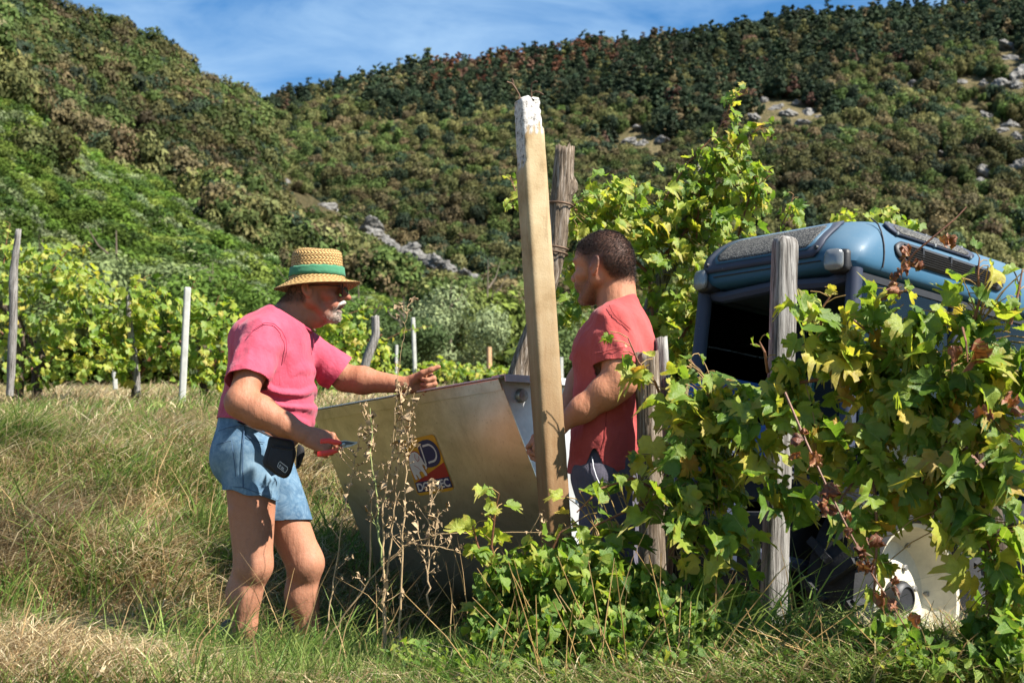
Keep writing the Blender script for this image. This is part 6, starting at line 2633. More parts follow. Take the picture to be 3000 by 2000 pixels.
# near vine beside the bearded man
vine("grape_vine", "leafy green vine on the stump post right behind the bearded man", P(1960, 1950, 4.65), [
    (2050, 1170, 4.5, 110, 100, 0.10, 43), (1990, 1330, 4.5, 120, 130, 0.10, 54), (2080, 1260, 4.5, 120, 130, 0.10, 43), (1990, 1470, 4.45, 110, 110, 0.09, 36), (2090, 1440, 4.45, 90, 120, 0.09, 32),
    (2040, 1600, 4.4, 100, 90, 0.09, 28), (1840, 1440, 4.55, 60, 50, 0.05, 6), (1800, 1580, 4.5, 110, 60, 0.06, 12), (2150, 1160, 4.5, 70, 60, 0.07, 17), (1870, 1100, 4.55, 40, 50, 0.04, 3), (1720, 1600, 4.5, 90, 50, 0.06, 10)],
     .102, 290, 11, shoots=[([(1960, 1230, 4.6), (1920, 1120, 4.55), (1870, 1060, 4.5), (1840, 990, 4.5)], 9, .075), ([(2060, 1100, 4.6), (2040, 1080, 4.5), (2020, 1050, 4.5)], 5, .07), ([(1960, 1450, 4.6), (1850, 1400, 4.5), (1760, 1430, 4.45), (1690, 1500, 4.45)], 10, .085)],
     canes=[([(1960, 1700, 4.6), (1980, 1450, 4.55), (2030, 1250, 4.5), (2100, 1150, 4.5)], .010, .005), ([(1980, 1450, 4.55), (2090, 1400, 4.5), (2200, 1280, 4.5)], .008, .004), ([(1980, 1450, 4.55), (1870, 1480, 4.5), (1740, 1540, 4.5)], .007, .003)],
     trunk=([(1975, 1960, 4.68), (1968, 1850, 4.68), (1985, 1700, 4.65), (1975, 1560, 4.62)], [.035, .03, .028, .02]))
# near vine in front of the tractor
vine("grape_vine", "broad green vine with yellowing leaves hanging in front of the blue tractor", P(2900, 1960, 4.3), [
    (2290, 1120, 4.35, 110, 90, 0.09, 27), (2400, 960, 4.3, 100, 100, 0.09, 29), (2500, 1060, 4.3, 140, 130, 0.10, 48), (2620, 980, 4.25, 120, 110, 0.10, 35), (2730, 960, 4.2, 110, 90, 0.09, 31), (2650, 1120, 4.25, 150, 130, 0.10, 48),
    (2840, 1080, 4.1, 120, 110, 0.10, 34), (2960, 1020, 4.1, 70, 130, 0.09, 25), (2780, 1200, 4.15, 150, 110, 0.10, 43), (2380, 1250, 4.3, 140, 110, 0.10, 40), (2540, 1330, 4.25, 130, 110, 0.10, 34), (2280, 1420, 4.3, 120, 70, 0.08, 19),
    (2460, 1470, 4.2, 110, 60, 0.07, 14), (2690, 1380, 4.15, 130, 100, 0.09, 29), (2860, 1370, 4.1, 130, 150, 0.10, 43), (2960, 1300, 4.05, 70, 160, 0.09, 27), (2780, 1500, 4.1, 80, 60, 0.06, 11), (2900, 1560, 4.05, 80, 130, 0.08, 24), (2965, 1660, 4.05, 60, 200, 0.08, 28),
    (2540, 1540, 4.15, 40, 60, .05, 5), (2530, 1640, 4.12, 50, 50, .05, 4), (2150, 1560, 4.35, 60, 90, .08, 12), (2900, 1800, 4.1, 90, 70, 0.06, 12), (2200, 1300, 4.35, 90, 110, 0.08, 19), (2880, 900, 4.15, 60, 70, 0.07, 8)],
     .112, 300, 12, shoots=[([(2850, 950, 4.15), (2870, 880, 4.12), (2865, 800, 4.1), (2870, 755, 4.1)], 9, .080), ([(2400, 1000, 4.3), (2410, 900, 4.3), (2445, 850, 4.28)], 6, .085), ([(2960, 950, 4.1), (2985, 850, 4.1), (2995, 790, 4.1)], 7, .08), ([(2560, 900, 4.28), (2600, 860, 4.25), (2660, 850, 4.25)], 6, .075),
            ([(2250, 1090, 4.35), (2240, 1030, 4.3), (2225, 1000, 4.3)], 4, .06), ([(2560, 1400, 4.2), (2570, 1560, 4.12), (2560, 1760, 4.08), (2600, 1800, 4.08)], 9, .085)],
     canes=[([(2900, 1400, 4.25), (2800, 1290, 4.25), (2640, 1160, 4.3), (2470, 1100, 4.32), (2280, 1130, 4.35)], .012, .005), ([(2900, 1400, 4.2), (2880, 1150, 4.15), (2870, 950, 4.15)], .010, .004), ([(2640, 1160, 4.3), (2560, 1330, 4.25), (2450, 1480, 4.2)], .008, .003), ([(2900, 1400, 4.2), (2860, 1500, 4.1), (2940, 1700, 4.05)], .008, .003), ([(2640, 1160, 4.3), (2600, 1020, 4.28), (2480, 920, 4.3)], .006, .003), ([(2800, 1290, 4.2), (2700, 1420, 4.15), (2780, 1530, 4.1)], .006, .003)],
     trunk=([(2960, 1980, 4.35), (2930, 1750, 4.32), (2900, 1500, 4.30), (2860, 1300, 4.30), (2740, 1275, 4.32), (2620, 1230, 4.33)], [.045, .04, .038, .038, .034, .024]))
# tall vine behind the bearded man
vine("grape_vine", "tall bright vine rising between the split post and the tractor cab", P(1960, 1890, 7.4), [
    (1720, 640, 7.3, 80, 100, .25, 70), (1790, 560, 7.3, 80, 70, .22, 55), (1850, 680, 7.3, 120, 110, .3, 120), (1960, 600, 7.3, 110, 110, .3, 110), (2060, 560, 7.3, 110, 130, .3, 130), (2180, 560, 7.3, 90, 90, .25, 75), (2000, 780, 7.3, 150, 130, .3, 150),
    (2120, 700, 7.3, 110, 100, .3, 90), (1700, 800, 7.3, 70, 120, .25, 60), (1960, 940, 7.3, 110, 110, .3, 110), (2080, 900, 7.3, 90, 130, .3, 100), (2180, 960, 7.3, 60, 100, .2, 45), (1680, 900, 7.3, 50, 80, .2, 25), (2130, 440, 7.3, 80, 60, .2, 40), (2320, 615, 7.6, 30, 30, .15, 14), (2200, 800, 7.5, 60, 80, .2, 30)],
     .088, 300, 13, True, shoots=[([(1860, 700, 7.3), (1930, 610, 7.25), (2020, 470, 7.2), (2100, 390, 7.2), (2150, 290, 7.2), (2190, 272, 7.2)], 34, .085), ([(2060, 600, 7.3), (2100, 520, 7.25), (2170, 420, 7.2), (2230, 370, 7.2), (2250, 410, 7.2)], 24, .085), ([(2040, 700, 7.3), (2050, 560, 7.25), (2040, 480, 7.2)], 14, .08),
            ([(2160, 700, 7.3), (2200, 560, 7.2), (2260, 510, 7.2)], 14, .08), ([(1660, 640, 7.3), (1590, 610, 7.3), (1510, 560, 7.3), (1495, 520, 7.3)], 14, .075), ([(1560, 600, 7.3), (1510, 610, 7.3), (1480, 600, 7.3)], 7, .07), ([(2270, 700, 7.6), (2310, 620, 7.6), (2325, 570, 7.6)], 8, .075)],
     canes=[([(1930, 1100, 7.35), (1900, 800, 7.35), (1700, 620, 7.35), (1640, 600, 7.2)], .012, .006), ([(1900, 800, 7.35), (2060, 620, 7.3), (2100, 480, 7.3)], .010, .004), ([(1930, 1100, 7.35), (2080, 850, 7.3), (2200, 620, 7.3)], .010, .004)],
     trunk=([(1960, 1900, 7.4), (1950, 1500, 7.4), (1930, 1200, 7.4), (1900, 1000, 7.4)], [.05, .04, .035, .03]))
vine("grape_vine", "vine top showing above the tractor roof at right", P(2550, 1800, 9.6), [(2480, 640, 9.5, 60, 30, .2, 30), (2570, 635, 9.5, 60, 35, .2, 34), (2640, 660, 9.5, 50, 30, .2, 26), (2540, 760, 9.5, 140, 80, .3, 90), (2250, 1000, 9.0, 120, 150, .3, 110), (2330, 850, 9.2, 90, 120, .3, 70)],
     .088, 60, 14, True, canes=[([(2550, 1780, 9.6), (2540, 1200, 9.6), (2540, 800, 9.5), (2560, 640, 9.5)], .03, .006)])
# young shoot in front of the bin
vine("vine_shoot", "young pale vine shoot standing in front of the bin's dark lower corner", P(1480, 1890, 4.5), [(1420, 1610, 4.45, 50, 60, .06, 8), (1560, 1640, 4.45, 80, 60, .08, 18)], .095, 60, 15, True,
     shoots=[([(1500, 1890, 4.5), (1470, 1750, 4.48), (1440, 1600, 4.45), (1450, 1500, 4.42), (1462, 1445, 4.4)], 14, .095), ([(1470, 1700, 4.48), (1400, 1600, 4.45), (1385, 1540, 4.42)], 5, .085), ([(1500, 1800, 4.48), (1600, 1650, 4.45), (1640, 1560, 4.42), (1700, 1520, 4.42)], 10, .085)])
# left rows
for k, (lab, base, bl, sz, parts, sh) in enumerate([
    ("first vine of the left row beside the crooked grey post", (110, 1170, 13.4), [(40, 800, 13, 80, 110, .4, 90), (170, 800, 13, 110, 90, .4, 130), (260, 870, 13, 100, 100, .4, 110), (60, 960, 13, 100, 90, .4, 90), (200, 980, 13, 120, 90, .4, 120), (100, 1080, 13, 110, 60, .4, 70), (270, 1060, 13, 90, 60, .4, 60)], .105, 120,
     [([(150, 800, 13), (200, 730, 13), (270, 715, 13)], 10, .09), ([(10, 780, 13), (20, 700, 13), (30, 655, 13)], 9, .09)]),
    ("second vine of the left row around the bent dark post", (400, 1170, 13.6), [(350, 960, 13.4, 80, 100, .4, 100), (420, 880, 13.4, 70, 70, .4, 80), (450, 980, 13.4, 90, 90, .4, 100), (380, 1060, 13.4, 90, 60, .4, 70)], .105, 100, [([(380, 880, 13.4), (400, 830, 13.4), (430, 810, 13.4)], 8, .09)]),
    ("third vine of the left row behind the pink shirted back", (600, 1170, 13.6), [(560, 920, 13.3, 70, 80, .4, 80), (640, 960, 13.3, 90, 100, .4, 110), (560, 1030, 13.3, 90, 80, .4, 90), (660, 1080, 13.3, 90, 60, .4, 70), (740, 1000, 13.6, 80, 90, .4, 70), (600, 1110, 13.3, 90, 40, .4, 40)], .105, 100,
     [([(560, 880, 13.3), (565, 830, 13.3), (575, 812, 13.3)], 7, .08), ([(630, 900, 13.3), (640, 870, 13.3)], 4, .08)]),
    ("vine between the straw hat man's arm and his chin in the far row", (1010, 1150, 15.6), [(960, 960, 15.4, 70, 60, .4, 80), (1040, 960, 15.4, 80, 60, .4, 90), (1000, 1040, 15.4, 110, 60, .4, 110), (1100, 1050, 15.4, 80, 60, .4, 80), (900, 1010, 15.4, 80, 80, .4, 80), (1000, 1130, 15.4, 130, 50, .4, 90), (1150, 1110, 15.6, 80, 40, .4, 50)], .105, 100,
     [([(1100, 1010, 15.4), (1180, 970, 15.4), (1265, 955, 15.4)], 12, .09), ([(1020, 920, 15.4), (1080, 900, 15.4), (1130, 905, 15.4)], 9, .09)]),
    ("small far vine behind the resting hand", (1310, 1150, 22), [(1290, 1080, 22, 60, 40, .5, 70), (1350, 1090, 22, 60, 35, .5, 70), (1240, 1100, 22, 50, 30, .5, 40)], .115, 60, []),
    ("small far vine behind the right corner of the bin", (1450, 1150, 26), [(1420, 1090, 26, 60, 30, .5, 60), (1490, 1090, 26, 60, 35, .5, 60), (1560, 1100, 26, 50, 30, .5, 40)], .12, 60, []),
]):
    b = P(*base)
    vine("grape_vine", lab, b, bl, sz, parts, 30 + k, True, sh, "vines of the upper rows",
         ([base, (base[0] - 5, base[1] - 60, base[2]), (base[0] + 15, base[1] - 120, base[2]), (base[0] - 30, base[1] - 190, base[2])], [.05, .04, .04, .03]) if k < 4 else None,
         [([(base[0], base[1] - 60, base[2]), (base[0] - 60, base[1] - 160, base[2]), (base[0] - 110, base[1] - 200, base[2])], .02, .01), ([(base[0], base[1] - 60, base[2]), (base[0] + 60, base[1] - 150, base[2]), (base[0] + 110, base[1] - 170, base[2])], .02, .01)] if k < 4 else [])
# gnarled arm at the far left post
m = MB()
m.tube([P(-20, 890, 12.9), P(10, 895, 12.9), P(40, 920, 12.9), P(58, 960, 12.95), P(62, 1020, 13.0), P(55, 1100, 13.0), P(50, 1180, 13.0)], [.035, .04, .045, .045, .045, .05, .055], 10)
tag(m.build("old_vine_trunk", M_VTRUNK, None, True), "dark arching old vine trunk at the far left edge", "vine")


# withered shoots
def dead_shoot(label, line, at, seed, size):
    r = np.random.default_rng(seed)
    L = [P(*p) for p in line]
    e = empty("withered_shoot", L[0], label, "shoot")
    m = MB()
    m.tube(L, list(np.linspace(.004, .0018, len(L))), 6)
    m.build("cane", M_CANE, e, True)
    for px, py, d, s in at:
        c = P(px, py, d)
        for k in range(2):
            V, T, uv = LEAF_HI[r.integers(0, 7)]
            V = V.copy()
            # crumpled: rolled tightly around the midrib
            a = V[:, 0] * r.uniform(5, 8)
            V[:, 2] += .28 * (1 - np.cos(a)) * .5 + .10 * np.sin(V[:, 1] * 14 + k)
            V[:, 0] = .22 * np.sin(a) + .05 * np.sin(V[:, 1] * 19 + k * 2)
            V[:, 2] += .06 * np.sin(V[:, 0] * 40)
            me = mesh_np("dead_leaf", V, None, T, True, {"luv": uv})
            me.materials.append(M_DEAD)
            U, Tt, N = frames(1, r, 1.6)
            place_leaf(me, c + r.normal(size=3) * .012, U[0], Tt[0], N[0], s * size * r.uniform(.7, 1.1), e, "dead_leaf")


dead_shoot("string of withered brown leaves hanging diagonally before the wheel", [(2300, 1150, 4.1), (2360, 1290, 4.0), (2420, 1420, 3.95), (2490, 1560, 3.92), (2560, 1690, 3.9), (2620, 1780, 3.9), (2660, 1850, 3.9)],
           [(2335, 1270, 4.0, .8), (2380, 1320, 3.98, .8), (2410, 1370, 3.96, 1.0), (2440, 1400, 3.95, 1.1), (2425, 1460, 3.95, 1.0), (2470, 1530, 3.92, .7), (2510, 1580, 3.92, 1.0), (2530, 1620, 3.9, 1.1), (2520, 1650, 3.9, .9), (2590, 1710, 3.9, .7), (2600, 1740, 3.9, 1.0), (2645, 1810, 3.9, .8)], 5, .058)
dead_shoot("bare dry twig with two curled brown leaves above the cab vent", [(2590, 880, 4.2), (2640, 790, 4.15), (2680, 740, 4.12), (2740, 690, 4.1), (2800, 640, 4.1), (2832, 606, 4.1)], [(2640, 770, 4.15, 1.1), (2625, 810, 4.15, 1.0), (2760, 695, 4.1, .9), (2645, 790, 4.14, .9)], 6, .055)
dead_shoot("curled orange leaf cluster in the vine at the right edge", [(2820, 960, 4.0), (2830, 1000, 3.95), (2835, 1060, 3.95)], [(2835, 1000, 3.95, 1.3), (2960, 1180, 3.9, 1.0), (2900, 1210, 3.95, .9)], 9, .065)

# ------------------------------------------------------------------ low herbs under the post
def herb_geo(seed):
    r = np.random.default_rng(seed)
    O = np.array([(0, 0), (.28, -.10), (.42, .10), (.34, .38), (.18, .68), (0, 1.0), (-.18, .68), (-.34, .38), (-.42, .10), (-.28, -.10)])
    P2 = np.concatenate([[(0, .3)], O])
    x, y = P2[:, 0], P2[:, 1]
    z = r.uniform(.1, .6) * np.abs(x) - r.uniform(0, .7) * y ** 2 + .05 * np.sin(9 * y + 5 * x)
    T = np.array([(0, 1 + (i + 1) % 10, 1 + i) for i in range(10)])[:, ::-1]
    return np.stack([x, y, z], 1), T, np.stack([x, y, 0 * x], 1)


HERB = [herb_geo(k) for k in range(5)]
HSTOPS = [(0.0, (0.061, 0.128, 0.022)), (0.4, (0.115, 0.216, 0.032)), (0.75, (0.203, 0.304, 0.049)), (1.0, (0.351, 0.378, 0.081))]
M_HERB = leaf_mat("herb_leaf", HSTOPS, False)
r_ = np.random.default_rng(77)
C_, S_ = [], []
for px, py, d, rx, ry, dd, n, s in [(1500, 1720, 4.45, 110, 110, .15, 330, .040), (1620, 1690, 4.45, 120, 120, .18, 420, .042), (1760, 1700, 4.45, 120, 110, .18, 420, .042), (1880, 1740, 4.45, 120, 90, .18, 330, .040), (1700, 1840, 4.35, 250, 90, .2, 650, .034), (2000, 1810, 4.35, 160, 90, .18, 330, .034),
                                    (1450, 1850, 4.4, 110, 80, .15, 260, .034), (1500, 1950, 4.25, 250, 60, .2, 330, .03), (2000, 1930, 4.2, 300, 70, .2, 420, .03), (2350, 1930, 4.15, 250, 60, .2, 260, .03), (2750, 1930, 4.05, 260, 70, .2, 420, .038), (2950, 1880, 4.0, 80, 110, .15, 160, .045), (2620, 1850, 4.1, 120, 60, .12, 110, .04), (1250, 1920, 4.4, 140, 60, .15, 110, .026), (2150, 1760, 4.5, 90, 60, .12, 70, .05)]:
    v = r_.normal(size=(n, 3))
    v /= np.linalg.norm(v, axis=1)[:, None]
    C_.append(P(px, py, d) + v * (r_.random(n) ** .5)[:, None] * np.array([rx * d / FPX, dd, ry * d / FPX]))
    S_.append(s * (.5 + .9 * r_.random(n)))
C_, S_ = np.concatenate(C_), np.concatenate(S_)
U_, T_, N_ = frames(len(C_), r_, 1.2)
tag(link("ground_cover", mass_mesh("ground_cover", C_, U_, T_, N_, S_, r_, HERB), M_HERB), "tangle of small green herbs under the concrete post", "herbs", None, "stuff")
# stems inside the herbs
m = MB()
for k in range(150):
    px = r_.uniform(1400, 2950)
    d = r_.uniform(4.05, 4.6) if px < 2100 else r_.uniform(4.0, 4.25)
    x = (px - 1500) / FPX * d
    b = np.array([x, d, ground_z(x, d)])
    hh = r_.uniform(.12, .42) * (1 if px < 2100 else .5)
    dr = np.array([r_.normal() * .12, r_.normal() * .08, hh])
    m.tube([b, b + dr * .5 + np.array([0, 0, .02]), b + dr], [.0022, .0018, .001], 4, False)
tag(m.build("herb_stems", M_GCANE, None, True, auto=False), "thin dry stems within the herbs by the post", "stems", None, "stuff")

# ------------------------------------------------------------------ grass
t_ = NT("grass_blade")
a_ = t_.new("Attribute")
a_.attribute_name = "col"
d_ = t_.bsdf(a_.outputs['Color'], 0.6, 0, None, 0.25)
tr_ = t_.new("BsdfTranslucent")
t_.L(a_.outputs['Color'], tr_.inputs['Color'])
ms_ = t_.new("MixShader")
ms_.inputs[0].default_value = 0.40
t_.L(d_, ms_.inputs[1])
t_.L(tr_.outputs[0], ms_.inputs[2])
M_GRASS = t_.done(ms_.outputs[0])
G_GREEN = np.array([(.085, .165, .028), (.13, .21, .036), (.17, .235, .05), (.24, .28, .075)])
G_DRY = np.array([(.44, .335, .17), (.56, .44, .25), (.34, .235, .115), (.64, .54, .34), (.25, .16, .08)])


def blades(name, B, H, W, lean, bend, col, label, lay=None):
    """Curved tapering blades; lean is a unit xy vector per blade, bend how far the tip falls over."""
    n = len(B)
    a = RNG.random(n) * 6.28
    side = np.stack([np.cos(a), np.sin(a), 0 * a], 1)
    # keep most blades broadside to the open view
    side[:, 1] *= .5
    side /= np.linalg.norm(side, axis=1)[:, None]
    lv = [0, .36, .70, 1.0]
    rows = []
    for i, t in enumerate(lv):
        c = B + lean * (bend * t ** 1.8)[:, None] * H[:, None]
        c[:, 2] += H * (t - .45 * np.minimum(bend, 1.6) * t ** 2.2)
        w = W * (1 - t ** 1.6) * .5
        if i < 3:
            rows += [c - side * w[:, None], c + side * w[:, None]]
        else:
            rows.append(c)
    V = np.stack(rows, 1)
    k = np.arange(n)[:, None] * 7
    Q = np.concatenate([k + np.array([[0, 1, 3, 2]]), k + np.array([[2, 3, 5, 4]])])
    T = k + np.array([[4, 5, 6]])
    me = mesh_np(name, V.reshape(-1, 3), Q, T, True, {"col": np.repeat(col, 7, 0)})
    return tag(link(name, me, M_GRASS), label, "grass", None, "stuff")


def scatter(n, px0, px1, d0, d1, pw=1.0):
    d = d0 + (d1 - d0) * RNG.random(n) ** pw
    x = (RNG.uniform(px0, px1, n) - 1500) / FPX * d
    return np.stack([x, d, ground_z(x, d) - .01], 1)


def leans(n, bias=(0, 0), amt=.8):
    a = RNG.normal(size=(n, 2)) * amt + np.array(bias)
    a /= np.linalg.norm(a, axis=1)[:, None] + 1e-6
    return np.concatenate([a, np.zeros((n, 1))], 1)


def mixcol(B, green, sc=1.6):
    f = fbm(B, sc, 3) * 2.6 + .5
    g = RNG.random(len(B)) < np.clip(f + green - .5, .03, .97)
    c = G_DRY[RNG.integers(0, len(G_DRY), len(B))]
    c2 = G_GREEN[RNG.integers(0, len(G_GREEN), len(B))]
    c = np.where(g[:, None], c2, c)
    return c * (.75 + .5 * RNG.random((len(B), 1))), g


# foreground, left
B = scatter(54000, -420, 1450, 4.15, 6.0)
px_ = 1500 + B[:, 0] / B[:, 1] * FPX
heap = np.exp(-((px_ - 150) / 420) ** 2 - ((B[:, 1] - 4.55) / .35) ** 2)
gz_ = .62 - .9 * heap - .25 * smooth01(B[:, 1], 5.3, 6.0)
c, g = mixcol(B, 0, 2.2)
gr = RNG.random(len(B)) < np.clip(gz_ + fbm(B, 1.7, 3) * 1.6, .04, .95)
c = np.where(gr[:, None], G_GREEN[RNG.integers(0, 4, len(B))], G_DRY[RNG.integers(0, 5, len(B))]) * (.7 + .6 * RNG.random((len(B), 1)))
H = (.07 + .15 * RNG.random(len(B)) ** 1.6) * np.where(gr, 1.15, .8) * (1 + .5 * (fbm(B, 1.3, 2)))
B[:, 2] += heap * .07
blades("foreground_grass", B, H, .0035 + .0045 * RNG.random(len(B)), leans(len(B), (.15, 0)), np.where(gr, .2 + .7 * RNG.random(len(B)), .4 + 1.4 * RNG.random(len(B))), c, "mixed green and straw coloured grass in the left foreground")
# mown straw lying about
B = scatter(17000, -150, 1300, 4.15, 5.9)
px_ = 1500 + B[:, 0] / B[:, 1] * FPX
heap = np.exp(-((px_ - 150) / 420) ** 2 - ((B[:, 1] - 4.55) / .35) ** 2)
keep = RNG.random(len(B)) < .25 + heap
B, heap = B[keep], heap[keep]
n = len(B)
B[:, 2] += .03 + (.05 + .11 * RNG.random(n)) * (heap + .25)
c = G_DRY[RNG.integers(0, 5, n)] * (.7 + .6 * RNG.random((n, 1)))
blades("mown_straw", B, .07 + .10 * RNG.random(n), .0025 + .003 * RNG.random(n), leans(n), 1.7 + .8 * RNG.random(n), c, "dry mown straw heaped at the lower left")
# bank behind the men
B = scatter(76000, -550, 1900, 5.9, 9.6, 1.25)
c, g = mixcol(B, .32, 1.6)
H = (.10 + .20 * RNG.random(len(B)) ** 1.5) * (1 + 2.2 * fbm(B, 2.1, 2))
c *= (.45 + 1.5 * np.clip(fbm(B + 9, 1.9, 3) + .35, 0, .9))[:, None]
blades("bank_grass", B, H, .004 + .005 * RNG.random(len(B)), leans(len(B), (.5, -.5), .7), .7 + 1.0 * RNG.random(len(B)), c, "tussocky half dry grass on the bank behind the men")
# upper terrace and beyond
B = scatter(56000, -700, 3600, 9.2, 34, 1.9)
c, g = mixcol(B, .47, .8)
c *= (.55 + 1.2 * np.clip(fbm(B + 5, .9, 3) + .35, 0, .9))[:, None]
dsc = B[:, 1] / 12
blades("terrace_grass", B, (.09 + .16 * RNG.random(len(B))) * np.minimum(dsc, 1.5), .008 * dsc * (.6 + RNG.random(len(B))), leans(len(B), (.3, 0)), .5 + .9 * RNG.random(len(B)), c, "dry grass on the terrace under the far vine rows")
# right foreground and lane
B = scatter(30000, 1250, 3150, 3.95, 5.4, 1.2)
c, g = mixcol(B, .62, 2.0)
H = (.07 + .17 * RNG.random(len(B)) ** 1.7)
blades("berm_grass", B, H, .0035 + .005 * RNG.random(len(B)), leans(len(B), (-.2, -.2)), .5 + 1.1 * RNG.random(len(B)), c, "green and dry grass below the vine row on the right")
# long green leaves in tufts
BB, px_l = [], []
for px, d, n in [(300, 6.3, 90), (420, 6.5, 90), (520, 6.2, 70), (60, 6.2, 80), (700, 7.4, 60), (30, 7.0, 60), (330, 7.5, 60), (30, 5.2, 60), (130, 5.3, 50), (420, 4.9, 40), (560, 4.9, 60), (160, 6.6, 70), (260, 6.7, 60), (360, 6.8, 50), (600, 6.9, 40), (980, 6.6, 120), (1040, 6.4, 90), (900, 7.0, 60), (1120, 6.2, 70), (2050, 4.3, 60), (2200, 4.3, 60), (2350, 4.3, 50), (1950, 4.25, 50), (80, 7.4, 40), (480, 5.0, 40), (700, 4.8, 60), (1020, 4.7, 50), (880, 4.7, 60)]:
    x0 = (px - 1500) / FPX * d
    q = np.stack([x0 + RNG.normal(size=n) * .07, d + RNG.normal(size=n) * .06, np.zeros(n)], 1)
    q[:, 2] = ground_z(q[:, 0], q[:, 1])
    BB.append(q)
B = np.concatenate(BB)
n = len(B)
c = G_GREEN[RNG.integers(0, 4, n)] * (.7 + .6 * RNG.random((n, 1)))
blades("long_grass_tufts", B, .20 + .28 * RNG.random(n), .006 + .005 * RNG.random(n), leans(n, (.35, 0)), .35 + 1.0 * RNG.random(n), c, "long green grass tufts standing out of the turf")
# sparse tall dry stalks
B = scatter(420, 0, 2400, 4.3, 7.5)
n = len(B)
blades("dry_stalks", B, .25 + .35 * RNG.random(n), .004 + .002 * RNG.random(n), leans(n), .15 + .5 * RNG.random(n), np.tile(np.array([[.45, .30, .14]]), (n, 1)) * (.7 + .6 * RNG.random((n, 1))), "thin dry stalks sticking out of the grass")

# ------------------------------------------------------------------ dried weeds in front of the bin
M_STALK = simple_mat("dry_stalk", (0.33, 0.225, 0.115), 0.8, 0, 0.35, 40, 0.3)
M_SEED = simple_mat("dry_seed_head", (0.33, 0.23, 0.13), 0.9, 0, 0.5, 90, 0.6)
M_GSTALK = simple_mat("greenish_stalk", (0.24, 0.27, 0.09), 0.8, 0, 0.3, 40, 0.3)


def weed(label, stems, seed, seeds_from=.45, dens=30):
    r = np.random.default_rng(seed)
    e = empty("dried_weed", P(*stems[0][0][0]), label, "weed")
    for line, r0, r1, mt in stems:
        L = np.array([P(*p) for p in line])
        s = np.linspace(0, len(L) - 1, len(L) * 5)
        q = np.stack([np.interp(s, np.arange(len(L)), L[:, k]) for k in range(3)], 1)
        q[1:-1] += r.normal(size=q[1:-1].shape) * .0022
        m = MB()
        m.tube(list(q), list(np.linspace(r0, r1, len(q))), 6)
        st = m.build("stem", mt, e, True)
        # little dry fruits, bracts and side twigs
        V, T = [], []
        tw = MB()
        ln = np.sum(np.linalg.norm(np.diff(L, axis=0), axis=1))
        for k in range(int(dens * ln / .45)):
            u = seeds_from + (1 - seeds_from) * r.random() ** .8
            i = int(u * (len(q) - 1))
            c = q[i] + r.normal(size=3) * np.array([.010, .010, .007])
            sz = r.uniform(.004, .0095)
            d = r.normal(size=(4, 3)) * sz
            b = len(V)
            V += [c + d[0], c + d[1], c + d[2], c + d[3]]
            T += [(b, b + 1, b + 2), (b, b + 2, b + 3), (b, b + 1, b + 3), (b + 1, b + 2, b + 3)]
        for k in range(int(5 * ln / .45)):
            i = r.integers(len(q) // 4, len(q) - 1)
            d = norm([r.normal() * .8, r.normal() * .5, .8]) * r.uniform(.02, .07)
            tw.tube([q[i], q[i] + d * .6, q[i] + d + np.array([0, 0, .004])], [.0016, .0013, .001], 4, False)
            for _ in range(5):
                c = q[i] + d + r.normal(size=3) * .006
                dd = r.normal(size=(4, 3)) * .005
                b = len(V)
                V += [c + dd[0], c + dd[1], c + dd[2], c + dd[3]]
                T += [(b, b + 1, b + 2), (b, b + 2, b + 3), (b, b + 1, b + 3), (b + 1, b + 2, b + 3)]
        if tw.v:
            tag(tw.build("twigs", mt, st, True, auto=False), kind="stuff")
        if V:
            tag(link("seed_heads", mesh_np("seed_heads", np.array(V), None, np.array(T), False), M_SEED, st), kind="stuff")


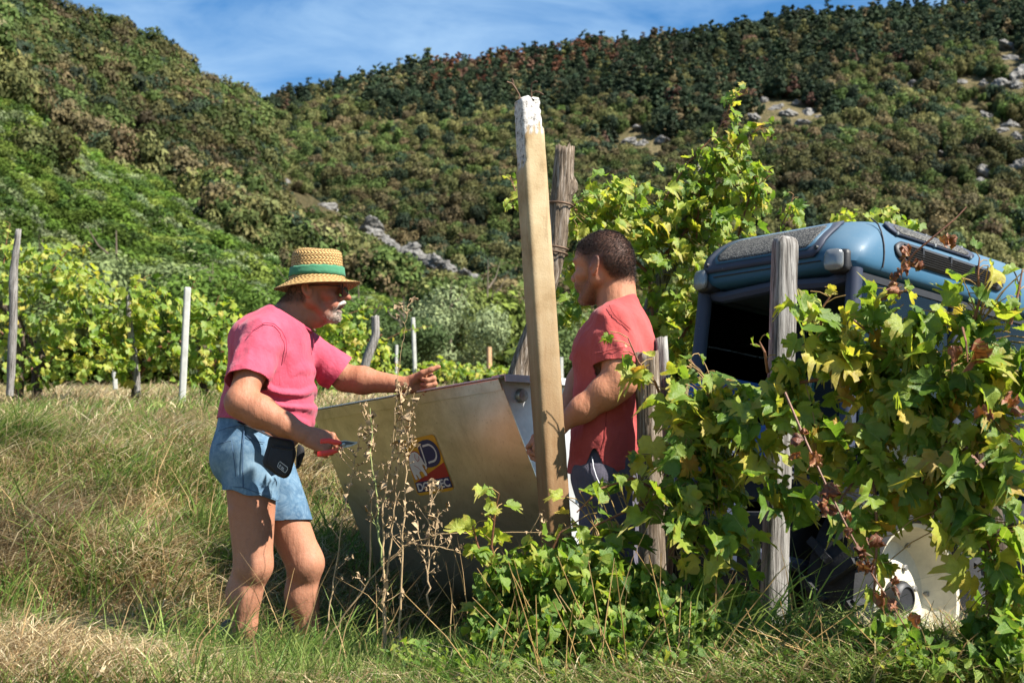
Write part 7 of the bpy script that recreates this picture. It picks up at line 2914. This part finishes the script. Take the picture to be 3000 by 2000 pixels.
dW = 4.62
weed("tall dried weed with a pale thick stalk in front of the sticker", [
    ([(1130, 1960, dW), (1127, 1800, dW), (1125, 1680, dW)], .0075, .0055, M_STALK),
    ([(1125, 1690, dW), (1112, 1560, dW), (1106, 1480, dW), (1090, 1350, dW), (1084, 1195, dW)], .0040, .0016, M_GSTALK),
    ([(1125, 1690, dW), (1122, 1560, dW), (1120, 1500, dW), (1140, 1380, dW), (1165, 1250, dW), (1176, 1135, dW)], .0040, .0016, M_STALK),
    ([(1126, 1720, dW), (1145, 1600, dW), (1155, 1480, dW), (1168, 1360, dW), (1178, 1220, dW), (1170, 1120, dW)], .0038, .0016, M_STALK)], 1, .40, 34)
weed("second dried weed with brown twiggy stems right of the pale stalk", [
    ([(1172, 1900, dW - .03), (1176, 1700, dW - .03), (1184, 1500, dW - .03), (1192, 1350, dW - .03), (1196, 1260, dW - .03), (1214, 1150, dW - .03)], .0042, .0014, M_STALK),
    ([(1083, 1690, dW + .02), (1088, 1500, dW + .02), (1090, 1350, dW + .02), (1080, 1210, dW + .02)], .0030, .0012, M_STALK)], 2, .35, 26)
weed("short dark dried weed below the sticker", [
    ([(1256, 1800, dW), (1253, 1680, dW), (1258, 1540, dW), (1266, 1440, dW), (1268, 1400, dW)], .0040, .0014, M_SEED),
    ([(1254, 1690, dW), (1240, 1620, dW), (1222, 1540, dW), (1215, 1500, dW)], .0026, .0010, M_SEED),
    ([(1256, 1640, dW), (1285, 1600, dW), (1318, 1575, dW)], .0024, .0010, M_SEED),
    ([(1270, 1640, dW), (1276, 1560, dW), (1282, 1490, dW)], .0022, .0010, M_STALK)], 3, .25, 34)
weed("thin bending stalk crossing the left edge of the bin", [([(930, 1960, 4.7), (958, 1830, 4.7), (985, 1650, 4.7), (1010, 1480, 4.7), (1040, 1350, 4.7), (1058, 1265, 4.7)], .0034, .0012, M_STALK)], 4, .55, 14)
weed("long dry grass stem arching in front of the bin towards the post", [
    ([(940, 1900, 4.68), (1010, 1800, 4.66), (1090, 1690, 4.64), (1180, 1600, 4.62), (1280, 1565, 4.6), (1450, 1556, 4.58), (1670, 1560, 4.55)], .0030, .0012, M_STALK),
    ([(1090, 1690, 4.64), (1200, 1590, 4.62), (1300, 1605, 4.6), (1420, 1640, 4.6)], .0024, .0012, M_STALK)], 5, .9, 3)
weed("single fine grass stem standing above the resting hand", [([(1148, 1330, 5.0), (1160, 1180, 5.0), (1172, 1050, 5.0), (1186, 960, 5.0), (1198, 888, 5.0)], .0016, .0007, M_STALK)], 6, .9, 3)
